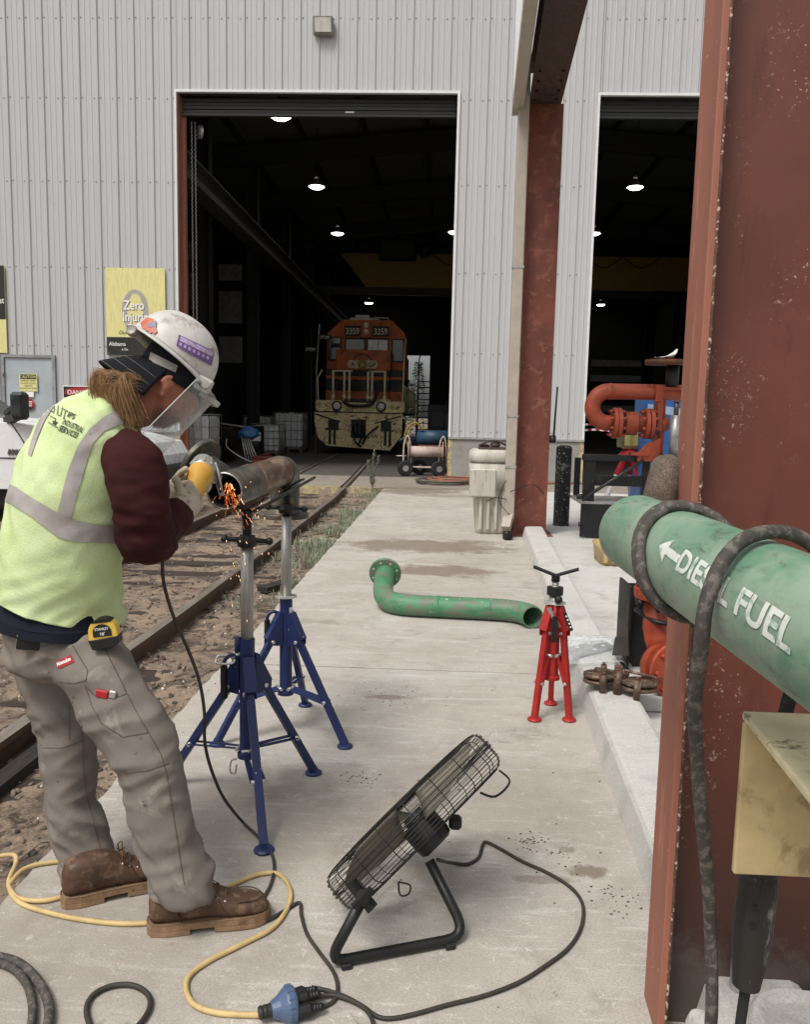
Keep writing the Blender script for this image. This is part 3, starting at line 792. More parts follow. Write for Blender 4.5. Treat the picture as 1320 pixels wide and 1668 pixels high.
mb = MB(); mb.lohi(lp(-.22,-.35,.75),lp(.16,.1,1.12),bev=.06); mb.lohi(lp(-.16,-.42,.8),lp(-.02,-.2,1.22),bev=.04); mb.lohi(lp(.0,-.40,.72),lp(.12,-.2,1.0),bev=.04); mb.build('coupler', m_black, L)
mb = MB(); mb.lohi(lp(-.36,-.12,1.33),lp(.32,.05,1.5),bev=.02); mb.build('coupler_ledge', m_lye, L)
mb = MB()
for a, b, c in (((.75,-.05,1.1),(.35,-.2,.75),(.15,-.1,.4)),((.1,-.05,1.3),(.2,-.2,.9),(.0,-.15,.38)),((-.2,-.05,.7),(-.1,-.15,.45),(.1,-.1,.3))):
    mb.tube(catmull([lp(*a),lp(*b),lp(*c)],6),.035,6)
mb.build('brake_hose', m_lbk, L)
mb = MB(); mb.beam(lp(-1.72,-.02,1.52),lp(-.72,-.02,1.22),.03,.05); mb.beam(lp(1.62,-.02,1.5),lp(.6,-.02,1.2),.03,.05); mb.beam(lp(-1.4,-.05,1.62),lp(1.5,-.05,1.6),.03,.03); mb.build('lift_rods', m_lbk, L)
# front sheet and platform
mb = MB(); mb.prism([lp(x,.12,z) for x,z in ((-1.72,2.05),(-.72,2.05),(-.72,1.98),(.78,1.98),(.78,2.05),(1.72,2.05),(1.72,1.66),(1.5,1.56),(-1.5,1.56),(-1.72,1.7))],(0,1,0),.08); sheet = mb.build('front_sheet', m_lye, L, bevel=.01)
for x in (-.88,.83):
    mb = MB(); mb.lathe(lp(x,.10,1.84),(0,-1,0),[(.2,0),(.2,.06),(.15,.07)],18); dl = mb.build('ditch_light', m_black, L)
    mb = MB(); mb.sphere(lp(x,.05,1.84),.145,14,8,scale=(1,.4,1)); mb.build('lens', m_lens, dl)
lbox('light_plate', m_lye, (.55,.09,1.62), (1.2,.115,2.12), bev=.01)
mb = MB()
mb.tube(catmull([lp(-.62,.0,2.0),lp(-.3,-.06,1.86),(lp(.4,-.06,1.9)),lp(.6,-.02,2.15),lp(.68,.05,2.5)],6),.06,7); mb.build('cable', m_black, L)
lbox('deck', m_black, (-1.6,.1,1.5), (1.6,16.5,1.62), bev=0); lbox('deck_step', m_black, (-.62,.14,1.98), (.62,.4,2.12))
# nose: stripes as separate painted bands
def ring(o, y0, y1, mat, name): 
    mb = MB(); mb.prism([lp(x,y0,z) for x,z in o],(0,1,0),y1-y0); return mb.build(name, mat, L, bevel=.02)
for z0, z1, mt in ((2.0,2.42,m_or),(2.42,2.84,m_lbk),(2.84,2.98,m_or),(2.98,3.2,m_lbk)):
    mb = MB(); mb.prism([lp(x,y,z0) for x,y in ((-1.0,1.2),(-.0,1.1),(1.05,1.2),(1.05,3.0),(-1.0,3.0))],(0,0,1),z1-z0); mb.build('nose_band', mt, L)
    mb = MB(); mb.lohi(lp(-1.52,1.5,z0+.001),lp(-1.01,3.2,z1)); mb.build('side_band', mt, L); mb = MB(); mb.lohi(lp(1.06,1.5,z0+.001),lp(1.55,3.2,z1)); mb.build('side_band', mt, L)
mb = MB(); mb.prism([lp(x,y,3.2) for x,y in ((-1.08,1.14),(-.0,1.03),(1.1,1.14),(1.1,3.0),(-1.08,3.0))],(0,0,1),.8); mb.build('nose_top', m_or, L, bevel=.03)
# emblem: ring, plaque, letters
mb = MB(); mb.lathe(lp(0,1.015,3.42),(0,-1,0),[(.43,0),(.43,.02),(.39,.02),(.39,0)],32); e = mb.build('emblem_ring', m_lbk, L)
mb = MB(); mb.prism([lp(x,.985,z) for x,z in ((-.62,3.44),(-.53,3.58),(.53,3.58),(.62,3.44),(.53,3.28),(-.53,3.28))],(0,1,0),.02); pq = mb.build('emblem_plaque', M('cream_plaque','#c9b98c',.5), e)
mb = MB(); mb.lathe(lp(0,.985,3.43),(0,-1,0),[(.2,0),(.2,.01),(0,.012)],24); mb.build('emblem_centre', m_craney, e)
mb = MB(); 
def lt(x0, z0, y): return lambda x, z: lp(x0+x, y, z0+z)
mb.text('A', .25, lt(-.38,3.34,.97), .012); mb.text('GP', .25, lt(.38,3.34,.97), .012); mb.build('emblem_letters', m_lbk, e)
mb = MB(); mb.text('&', .24, lt(0,3.34,.965), .012); mb.build('emblem_letters', M('pale_amber','#c9a95a',.5), e)
# cab
cab = [(-1.6,2.9),(-1.6,4.55),(-.95,5.1),(1.05,5.1),(1.6,4.62),(1.62,2.9)]
mb = MB(); mb.prism([lp(x,2.2,z) for x,z in cab],(0,1,0),2.6); cb = mb.build('cab', m_or, L, bevel=.03)
mb = MB(); mb.prism([lp(x,2.08,z) for x,z in ((-.95,4.42),(-.95,5.07),(1.03,5.07),(1.03,4.42))],(0,1,0),.12); hd = mb.build('headboard', m_or, cb, bevel=.02)
for x0, x1 in ((-.86,-.20),(.28,.96)):
    mb = MB(); mb.lohi(lp(x0,2.05,4.47),lp(x1,2.085,4.86),bev=.02); nb = mb.build('number_board', m_lbk, cb)
    mb = MB(); mb.text('3359', .33, lt((x0+x1)/2,4.55,2.045), .012, cond=.85); mb.build('number', m_cream, cb)
mb = MB(); mb.lohi(lp(-.15,1.98,4.42),lp(.22,2.09,5.08),bev=.05); mb.build('headlight_case', m_or, cb)
for z in (4.65, 4.90):
    mb = MB(); mb.sphere(lp(.035,1.97,z),.105,14,8,scale=(1,.4,1)); mb.build('headlight', m_lens, cb)
for x0, x1, z0, z1, mt in ((-.8,-.06,3.98,4.36,m_glass),(.10,.90,3.97,4.36,m_skyglass),(-1.5,-1.04,3.6,4.4,m_glass),(1.12,1.53,3.58,4.36,m_glass)):
    mb = MB(); mb.lohi(lp(x0-.05,2.175,z0-.05),lp(x1+.05,2.20,z1+.05),bev=.05); wf = mb.build('window', m_lbk, cb)
    mb = MB(); mb.lohi(lp(x0,2.165,z0),lp(x1,2.18,z1),bev=.03); mb.build('pane', mt, cb)
mb = MB(); mb.beam(lp(.52,2.15,4.36),lp(.5,2.15,3.98),.02,.02); mb.beam(lp(-1.3,2.15,4.38),lp(-1.42,2.15,4.0),.02,.02); mb.build('wiper', m_lbk, cb)
mb = MB(); mb.lohi(lp(-.7,2.6,5.1),lp(.5,3.4,5.22),bev=.02); mb.lohi(lp(-.5,2.7,5.22),lp(.1,3.2,5.34),bev=.02); mb.build('roof_unit', m_gal, cb)
mb = MB(); mb.tube([lp(.3,2.5,5.1),lp(.3,2.5,5.22),lp(.9,2.5,5.2),lp(.9,2.5,5.1)],.03,6); mb.build('horn', m_gal, cb)
# long hood, tank, trucks
lbox('long_hood', m_lbk, (-.95,4.8,1.62), (1.0,16,4.7)); lbox('hood_stripe', m_or, (1.001,5.2,2.6), (1.012,16,3.1), bev=0)
lbox('fuel_tank', m_black, (-1.3,6.5,.35), (1.3,10.5,1.45), bev=.15)
m_wheel = M('steel_wheel','#3b3733',.5,.5)
for y0 in (1.6, 12.4):
    fr = lbox('bogie', m_black, (-1.1,y0,.5), (1.1,y0+3.4,1.1))
    for yy in (.5, 2.8):
        for s in (-.75, .75):
            mb = MB(); mb.cyl(lp(s-.06,y0+yy,.51),lp(s+.06,y0+yy,.51),.5,24); mb.build('wheel', m_wheel, fr)
# hand rails
for x in (-1.05,-.62,-.42,.3,.46,.95):
    mb = MB(); z0 = 2.05; mb.cyl(lp(x,.2,z0),lp(x,.2,3.16),.045,8); mb.cyl(lp(x,.2,z0),lp(x,.2,z0+.2),.07,8); mb.build('handrail_post', m_cream, L)
for x0, x1 in ((-1.1,-.3),(.35,1.0)):
    mb = MB(); mb.tube([lp(x0,.2,3.17),lp(x1,.2,3.17)],.035,7); mb.build('handrail', m_cream, L)
mb = MB(); mb.tube([lp(-1.62,.25,1.65),lp(-1.66,.25,2.9),lp(-1.5,.35,3.2)],.03,6); mb.tube([lp(1.62,.25,1.65),lp(1.66,.25,2.6),lp(1.66,.8,4.0),lp(1.64,2.1,4.4)],.03,6); mb.tube([lp(1.66,1,2.65),lp(1.66,16,2.65)],.03,6)
for k in range(8): mb.tube([lp(1.66,2+k*1.9,1.6),lp(1.66,2+k*1.9,2.65)],.03,6)
mb.build('side_handrail', m_cream, L)
lbox('side_box', m_black, (1.15,5.2,1.62), (1.62,6.2,3.9), bev=.05); lbox('side_box', m_black, (1.05,6.6,1.6), (1.5,8.0,3.3), bev=.05)
# stop flags on a rod beside the cab
t = thing('stop_flag_rod', 'thin rod with two small STOP plates left of the locomotive cab', 'sign', (LX-1.75,LY+.4,0))
mb = MB(); mb.tube([lp(-1.72,.3,0),lp(-1.72,.3,3.2),lp(-1.62,.3,4.9)],.03,6); mb.build('rod', m_gal, t)
for x, z in ((-1.4,4.42),(-1.95,3.96)):
    mb = MB(); mb.lohi(lp(x-.23,.25,z-.08),lp(x+.23,.28,z+.1)); p = mb.build('plate', m_lbk, t)
    mb = MB(); mb.text('STOP', .15, lt(x,z-.05,.24), .006); mb.build('lettering', m_white, p)

# ------------------------------------------------------------------ the clutter inside
m_tote = M('white_tote_plastic','#c9cbc9',.4,var=.08); m_pal = M('wooden_pallet','#6b5a48',.9)
def tote(p, s, label, h=1.15):
    t = thing('liquid_tote', label, 'tote', p, 0, 'caged white liquid totes in the workshop')
    x, y, z = p; a = .5*s; b = .6*s; z0 = .14*s; H = h*s
    mb = MB(); mb.lohi((x-a+.03,y-b+.03,z0+.02),(x+a-.03,y+b-.03,H-.05),bev=.07); mb.cyl((x,y,H-.06),(x,y,H),.1,14); mb.build('bottle', m_tote, t)
    mb = MB()
    for k in range(6):
        u = -a+2*a*k/5; mb.tube([V(x+u,y-b,z0),V(x+u,y-b,H)],.012,5); mb.tube([V(x+u,y+b,z0),V(x+u,y+b,H)],.012,5)
        u = -b+2*b*k/5; mb.tube([V(x-a,y+u,z0),V(x-a,y+u,H)],.012,5); mb.tube([V(x+a,y+u,z0),V(x+a,y+u,H)],.012,5)
    for k in range(5):
        z = z0+(H-z0)*k/4; mb.tube([V(x-a,y-b,z),V(x+a,y-b,z),V(x+a,y+b,z),V(x-a,y+b,z)],.013,5,closed=True)
    mb.build('cage', m_gal, t)
    mb = MB()
    for k in (-1,0,1): mb.lohi((x+k*(a-.07)-.06,y-b,0.004),(x+k*(a-.07)+.06,y+b,.1*s))
    mb.lohi((x-a,y-b,.1*s),(x+a,y+b,.138*s)); mb.build('pallet', m_pal, t)
tote((-6.62,22.0,0),1.0,'white caged tote just inside the left door jamb, right of the face shield',1.45)
tote((-6.1,28.9,0),.98,'white caged tote behind the black drum, left of the locomotive')
tote((-5.9,32.2,0),1.15,'dim taller caged tote farther back, left of the locomotive',1.35)
tote((-7.4,33.4,0),1.2,'dim caged tote at the back, left of the other totes')
t = thing('oil_drum', 'black drum with white label in front of the caged totes', 'drum', (-6.35,27.7,0))
mb = MB(); mb.lathe((-6.35,27.7,.004),(0,0,1),[(0,0),(.33,0),(.34,.03),(.33,.06),(.33,.36),(.345,.39),(.33,.42),(.33,.72),(.345,.75),(.33,.78),(.33,1.02),(.34,1.05),(.32,1.06),(0,1.05)],24,smooth=True); mb.build('drum', m_black, t)
mb = MB(); mb.grid(lambda u,v:(lambda a:V(-6.35+.337*math.sin(a),27.7-.337*math.cos(a),.56+.3*v))(-.1+1.0*u),6,2); mb.build('label', m_white, t)
t = thing('rubbish_bin', 'dark wheeled bin with pale boards on top, left of the totes', 'bin', (-6.6,25.0,0))
mb = MB(); mb.loft([((-6.6,25,.05),(.24,0,0),(0,.26,0)),((-6.6,25,1.0),(.32,0,0),(0,.33,0)),((-6.6,25,1.05),(.35,0,0),(0,.36,0))],20,p=5); mb.build('body', M('brown_plastic','#2b2522',.6), t)
mb = MB(); mb.box((-6.5,24.95,1.14),(1.1,.5,.03),Matrix.Rotation(.12,3,'Y')); mb.build('board', m_gal, t)
t = thing('tarp_bundle', 'blue tarp bundle with a fan of pale rods leaning in it', 'bundle', (-5.5,23.6,0))
mb = MB()
def crumple(u, v):
    a = 2*math.pi*u; r = .3*math.sin(math.pi*min(.98,v*.9+.08))*(1+.35*noise.noise(V(3*math.cos(a),3*math.sin(a),v*4)))
    return V(-5.65+r*math.cos(a)+.12*v, 23.6+r*math.sin(a), .68+.45*v+.05*noise.noise(V(u*9,v*9,1)))
mb.grid(crumple,24,14,cu=True); mb.build('tarp', M('blue_tarp','#2c5580',.5,var=.3), t)
for k in range(5):
    mb = MB(); mb.tube([V(-5.55-.05*k,23.4,.85),V(-5.2-.09*k+.02,23.2,.06)],.018,6); mb.build('rod', m_gal, t)
t = thing('hand_truck', 'bent grey hand truck lying behind the blue tarp bundle', 'hand truck', (-5.7,23.3,0))
mb = MB(); mb.tube(catmull([V(-6.15,23.3,.75),V(-6.1,23.2,.5),V(-5.6,23.1,.2),V(-5.15,23.1,.06)],6),.02,6); mb.build('frame', m_gal, t)
t = thing('red_toolbox', 'small dusty red toolbox on the floor below the tarp bundle', 'toolbox', (-4.95,23.0,0))
mb = MB(); mb.lohi((-5.3,22.8,.01),(-4.62,23.15,.22),bev=.02); mb.build('box', M('dusty_red','#6e2b25',.6,var=.3), t); mb = MB(); mb.lohi((-5.31,22.79,.222),(-4.61,23.16,.29),bev=.02); mb.tube(catmull([V(-5.2,22.97,.28),V(-4.95,22.97,.36),V(-4.72,22.97,.28)],5),.012,5); mb.build('lid', M('dusty_red2','#5a2622',.6,var=.3), t)
t = thing('welding_rack', 'dark steel rack with rusty junk left of the tarp bundle', 'rack', (-7.2,24.4,0))
for x in (-7.6,-6.9):
    for y in (24.1,24.7):
        mb = MB(); mb.lohi((x-.03,y-.03,.004),(x+.03,y+.03,1.75)); mb.build('post', m_black, t)
for z in (.25,.8,1.4):
    mb = MB(); mb.lohi((-7.63,24.07,z),(-6.87,24.73,z+.04)); mb.build('shelf', m_black, t)
m_rust = M('rusty_iron','#5c3826',.8,var=.4)
for k in range(7):
    x = -7.5+.09*k; z = random.choice((.29,.84)); tt = thing('rusty_part', 'rusty iron fitting lying on the dark steel rack', 'fitting', (x,24.3,z), 0, 'rusty fittings on the rack')
    mb = MB(); mb.cyl((x,24.2+.05*(k%3),z),(x,24.2+.05*(k%3),z+.12+.03*(k%4)),.05,10); mb.lathe((x,24.2+.05*(k%3),z),(0,0,1),[(.07,0),(.07,.03),(.05,.03)],10); mb.build('casting', m_rust, tt)
# hose reel cart
t = thing('hose_reel_cart', 'pale hose reel cart on two black tyres inside the left door', 'cart', (-.42,20.9,0))
for x in (-.86,.0):
    for y in (20.75,21.25):
        mb = MB(); mb.lathe((x+(.35 if y>21 else 0),y,.2),(.25,-1,0),[(.08,-.07),(.18,-.07),(.2,-.03),(.2,.03),(.18,.07),(.08,.07)],20); w2 = mb.build('wheel', m_rub, t)
        mb = MB(); mb.cyl((x+(.35 if y>21 else 0)-.012,y+.05,.2),(x+(.35 if y>21 else 0)+.012,y-.06,.2),.085,12); mb.build('rim', m_gal, w2)
mb = MB(); mb.tube([V(-.9,20.9,.22),V(.32,20.9,.22)],.025,6); mb.tube([V(-.9,21.1,.22),V(.32,21.1,.22)],.025,6)
for x in (-.82,.1): mb.tube(catmull([V(x-.1,20.95,.2),V(x-.09,20.95,.8),V(x,20.95,1.02),V(x+.07,20.95,.8),V(x+.1,20.95,.2)],5),.022,6)
mb.tube([V(.2,20.9,.2),V(.42,20.9,1.2)],.02,6); mb.tube([V(-1.1,20.95,.5),V(-.85,20.95,.5)],.015,6); mb.build('frame', M('pale_pipe_frame','#b9aa9c',.5), t)
mb = MB(); mb.cyl((-.80,20.95,.62),(.09,20.95,.62),.14,20)
for x in (-.8,.08): mb.lathe((x,20.95,.62),(1,0,0),[(.27,0),(.27,.02),(.13,.02)],22); mb.lathe((x,20.95,.62),(1,0,0),[(.27,0),(.13,0)],22)
mb.build('reel', M('beige_reel','#b5a296',.6), t)
t = thing('air_compressor', 'blue machine with yellow and red parts standing behind the hose reel', 'compressor', (-.2,22.4,0))
mb = MB(); mb.cyl((-.62,22.4,.95),(.3,22.4,.95),.2,18); mb.build('tank', M('blue_tank','#29455c',.5), t)
mb = MB(); mb.lohi((-.6,22.2,.4),(.2,22.7,.75),bev=.03); mb.build('motor', M('dark_red_motor','#58211c',.5), t)
mb = MB(); mb.tube(catmull([V(-.75,22.3,.5),V(-.95,22.25,1.0),V(-.7,22.2,1.35),V(-.45,22.25,1.15)],6),.03,6); mb.build('hose', M('yellow_hose','#94793c',.6), t)
mb = MB(); mb.lohi((-.75,22.1,.004),(.35,22.75,.4)); mb.build('base', m_black, t)
mb = MB(); mb.tube([V(.42,22.1,.0),V(.42,22.1,1.6)],.05,8); mb.build('post', M('orange_post','#9c4a35',.5), t)
# stepladder behind the hood
t = thing('rolling_ladder', 'thin black rolling ladder against the bright far door', 'ladder', (-.95,44,0))
mb = MB()
for x in (-1.22,-.55): mb.tube([V(x,44,.1),V(x,44.3,3.3),V(x,44.9,4.6)],.035,6)
mb.tube(catmull([V(-1.22,44.9,4.6),V(-1.05,44.9,4.95),V(-.72,44.9,4.95),V(-.55,44.9,4.6)],5),.035,6); mb.build('rails', m_black, t)
for k in range(10):
    mb = MB(); z = .45+k*.32; mb.lohi((-1.22,43.95+.02*k,z),(-.55,44.2+.02*k,z+.05)); mb.build('tread', m_black, t)
for i,(x,y,w2,h) in enumerate(((.6,27,.9,1.6),(1.8,29,1.2,1.9),(-.1,33,.8,2.0),(.9,36,1.4,2.2))):
    t = thing('machine_cabinet', ('narrow dark cabinet behind the hose reel','wide dark cabinet behind the right edge of the left door','tall dark cabinet right of the rolling ladder','large dim cabinet far behind the hose reel')[i], 'cabinet', (x,y,0))
    mb = MB(); mb.lohi((x-w2/2,y,.005),(x+w2/2,y+.6,h),bev=.02); mb.build('case', m_black, t)
    mb = MB(); mb.lohi((x-w2*.3,y-.02,h*.55),(x+w2*.3,y-.001,h*.85)); mb.build('panel', m_slat, t)

# ------------------------------------------------------------------ white pickup at the left edge
TY = 14.6     # built at its own origin, then set down on the dirt beside the track
m_car = M('white_car_paint','#dcdcdc',.28,var=.03,spec=.6); m_trim = M('dark_car_trim','#2a2a2b',.5)
T = thing('pickup_truck', 'white pickup truck parked in front of the shop, cut off by the left edge', 'truck', (-8.6,TY,0))
def tp(px, py): q = Yp(px, py, TY); return q.x, q.z
fx = -6.35
mb = MB()
side = [(-12.5,.55),(-12.5,1.25),(-11,1.3),(-8.95,1.32),(-7.9,1.26),(-6.9,1.14),(-6.42,1.02),(-6.32,.85),(-6.32,.52),(-6.8,.45)]
hub = -7.25
arch = [(hub+.5*math.cos(R(a)), .43+.5*math.sin(R(a))) for a in range(5, 180, 12)]
o = side+arch+[(-7.8,.42),(-11.0,.42),(-11.6,.42)]
mb.prism([V(x,TY,z) for x,z in o],(0,1,0),1.95); body = mb.build('body', m_car, T, bevel=.05)
mb = MB(); mb.loft([((-9.9,TY+.98,1.3),(1.15,0,0),(0,.93,0)),((-10.2,TY+.98,1.6),(1.0,0,0),(0,.86,0)),((-10.4,TY+.98,2.0),(.75,0,0),(0,.76,0)),((-10.4,TY+.98,2.06),(.6,0,0),(0,.65,0))],24,p=6); cabin = mb.build('cabin', m_car, T)
mb = MB(); mb.add([V(-11.1,TY+.10,1.4),V(-9.05,TY+.06,1.38),V(-9.6,TY+.19,1.92),V(-10.9,TY+.20,1.94)],[(0,1,2,3)]); mb.build('side_window', m_glass, cabin)
mb = MB(); mb.add([V(-8.78,TY+.2,1.36),V(-8.78,TY+1.76,1.36),V(-9.62,TY+1.65,1.98),V(-9.62,TY+.33,1.98)],[(0,1,2,3)]); mb.build('windscreen', m_glass, cabin)
mb = MB(); mb.lathe((hub,TY-.03,.43),(0,1,0),[(.2,0),(.36,.0),(.42,.04),(.42,.2),(.38,.25),(.2,.25)],30); wl = mb.build('wheel', m_rub, T)
mb = MB(); mb.lathe((hub,TY-.01,.43),(0,1,0),[(0,0),(.1,-.01),(.2,.02),(.24,0)],24); mb.build('rim', m_gal, wl)
w3 = dup(wl, parent=T); w3.location = (-4.2,0,0)
mb = MB(); ar = [(hub+r*math.cos(R(a)), .43+r*math.sin(R(a))) for r, rng in ((.5,range(0,181,12)),(.60,range(180,-1,-12))) for a in rng]
mb.prism([V(x,TY-.05,z) for x,z in ar],(0,1,0),.1); mb.build('wheel_flare', m_trim, T)
mx, mz = -7.74, 1.48
mb = MB(); mb.lohi((mx-.10,TY-.30,mz-.17),(mx+.09,TY-.14,mz+.17),bev=.06); mir = mb.build('mirror', m_trim, T)
mb = MB(); mb.lohi((mx-.07,TY-.306,mz-.13),(mx+.05,TY-.301,mz+.13),bev=.002); mb.build('mirror_glass', M('mirror_glass','#55595c',.08,.8), mir)
mb = MB(); mb.beam((mx,TY-.2,mz-.1),(mx-.35,TY+.1,mz-.2),.08,.1); mb.beam((mx,TY-.2,mz+.05),(mx-.35,TY+.1,mz-.1),.06,.06); mb.build('mirror_arm', m_trim, mir)
mb = MB(); dx = -7.79; mb.tube(catmull([V(dx-.2,TY-.002,1.28),V(dx-.02,TY-.006,1.0),V(dx,TY-.006,.8),V(dx-.03,TY-.006,.5)],6),.008,5); mb.tube([V(-12,TY-.004,.82),V(dx,TY-.004,.82)],.008,5); mb.build('door_seam', m_trim, T)
mb = MB(); q = (-8.05,.88)
for k in range(5): mb.box((q[0]+.04+.045*k,TY-.012,q[1]+.02),(.03,.012,.075),Matrix.Rotation(.3,3,'Y'),bev=.004)
mb.build('badge', M('chrome_badge','#77797a',.25,.8), T)
mb = MB(); mb.lohi((-12.4,TY+.1,.2),(-6.5,TY+1.8,.5)); mb.build('chassis', m_black, T)
mb = MB(); mb.lohi((-6.37,TY+.05,.45),(-6.22,TY+1.9,.72),bev=.04); mb.build('bumper', m_trim, T)
mb = MB(); mb.lohi((-6.45,TY+.06,.82),(-6.31,TY+.5,1.0),bev=.03); mb.build('headlight', m_lens, T)
T.location = (-6.76, 11.3, -.10); T.scale = (1.12,)*3
# ------------------------------------------------------------------ canopy frame on the right
DV = V(.049,1,0).normalized(); SV = V(DV.y,-DV.x,0)
cfx, cfy = 1.215, 10.67
t = thing('canopy_column', 'red oxide steel column standing at the far end of the curb', 'column', (cfx,cfy,0))
def ibeam(name, mat, c, wd, dp, z0, z1, parent, tf=.02):
    # wide-flange section, flanges facing -DV and +DV; c = centre of near flange
    c = Vector(c)
    mb = MB()
    for s in (0, dp): 
        q = c+DV*s; mb.prism([q-SV*wd/2+V(0,0,z0), q+SV*wd/2+V(0,0,z0), q+SV*wd/2+DV*tf+V(0,0,z0), q-SV*wd/2+DV*tf+V(0,0,z0)], (0,0,1), z1-z0)
    a = c+DV*(tf+.001); b = c+DV*(dp-.001); mb.prism([a-SV*.01+V(0,0,z0), a+SV*.01+V(0,0,z0), b+SV*.01+V(0,0,z0), b-SV*.01+V(0,0,z0)], (0,0,1), z1-z0)
    return mb.build(name, mat, parent)
ibeam('flange_section', m_redox, (cfx,cfy,0), .43, .42, .02, 5.42, t)
mb = MB(); mb.box((cfx,cfy+.2,.012),(.6,.62,.02)); mb.build('base_plate', m_redox, t)
mb = MB(); mb.tube([V(cfx+.22,cfy,1.28),V(cfx+.29,cfy-.02,1.28)],.05,10); mb.tube([V(cfx+.26,cfy-.04,1.3),V(cfx+.28,cfy-.05,1.95)],.014,6); mb.build('bracket', m_black, t)
t = thing('canopy_beam', 'rusty brown steel beam running overhead from the far red column toward the viewer', 'beam', (cfx,cfy,5.44))
c0 = V(cfx,cfy+.3,5.44); c1 = c0-DV*10.2
m_bm = M('rusty_beam', '#3f2a22', .7, var=.35, wear='#6b4a38', wear_amt=.58, spots='#a58d77', spot_scale=70, spot_t=.68)
mb = MB()
for z in (0,.46): mb.prism([c0-SV*.2+V(0,0,z),c0+SV*.2+V(0,0,z),c1+SV*.2+V(0,0,z),c1-SV*.2+V(0,0,z)],(0,0,1),.025)
mb.prism([c0-SV*.012+V(0,0,.026),c0+SV*.012+V(0,0,.026),c1+SV*.012+V(0,0,.026),c1-SV*.012+V(0,0,.026)],(0,0,1),.433); mb.build('beam', m_bm, t)
mb = MB()
for k in range(12):
    for s in (-.13,.13):
        q = c0-DV*(.4+.28*(k//2)+ (3 if k>7 else 0))+SV*s; mb.cyl(q-V(0,0,.012),q+V(0,0,.01),.018,6)
mb.build('bolts', m_rust, t)
m_tan = M('tan_gutter','#a79d90',.5,var=.1)
t = thing('canopy_gutter', 'tan gutter and white fascia along the left side of the canopy beam', 'gutter', (cfx-.3,cfy,5.3))
g0 = c0-SV*.34-DV*.25+V(0,0,-.14); g1 = c1-SV*.34+V(0,0,-.14)
mb = MB(); mb.prism([g0-SV*.065,g0+SV*.065,g1+SV*.065,g1-SV*.065],(0,0,1),.15); mb.build('trough', m_tan, t)
mb = MB(); f0 = g0-SV*.02+V(0,0,.152); f1 = g1-SV*.02+V(0,0,.152); mb.prism([f0-SV*.02,f0+SV*.02,f1+SV*.02,f1-SV*.02],(0,0,1),1.5)
for k in range(22):
    q = f0-DV*(.2+k*.45); mb.prism([q-SV*.045-DV*.05,q-SV*.021-DV*.07,q-SV*.021+DV*.07,q-SV*.045+DV*.05],(0,0,1),1.5)
mb.build('fascia', m_white_trim, t)
t = thing('downspout', 'pale square downspout strapped to the left side of the far red column', 'downspout', (.93,cfy-.14,0))
dp = V(.93,cfy-.16,0)
mb = MB(); mb.lohi((dp.x-.07,dp.y-.05,.24),(dp.x+.06,dp.y+.05,7.4),bev=.012); mb.beam(dp+V(0,0,.28),dp+V(-.05,-.16,.13),.11,.09); mb.build('pipe', m_tan, t)
for z in (.9,1.55,3.4):
    mb = MB(); mb.lohi((dp.x-.076,dp.y-.056,z),(dp.x+.066,dp.y+.056,z+.03)); mb.build('strap', m_gal, t)
mb = MB(); mb.tube(catmull([dp+V(-.05,-.06,.5),dp+V(-.2,-.1,.52),dp+V(-.3,-.1,.47)],5),.006,5); mb.tube(catmull([dp+V(.0,-.06,.6),dp+V(.25,-.3,.72),dp+V(.4,-.3,.6)],5),.006,5); mb.tube(catmull([dp+V(-.06,-.06,.75),dp+V(-.15,-.1,.5),dp+V(0,-.1,.3)],5),.005,5); mb.build('loose_wire', m_black, t)
mb = MB(); mb.box(dp+V(-.03,-.25,.06),(.12,.1,.11),Matrix.Rotation(.5,3,'Z'),bev=.02); o = mb.build('valve_block', m_black); tag(o,'small black fitting on the slab below the downspout','fitting')
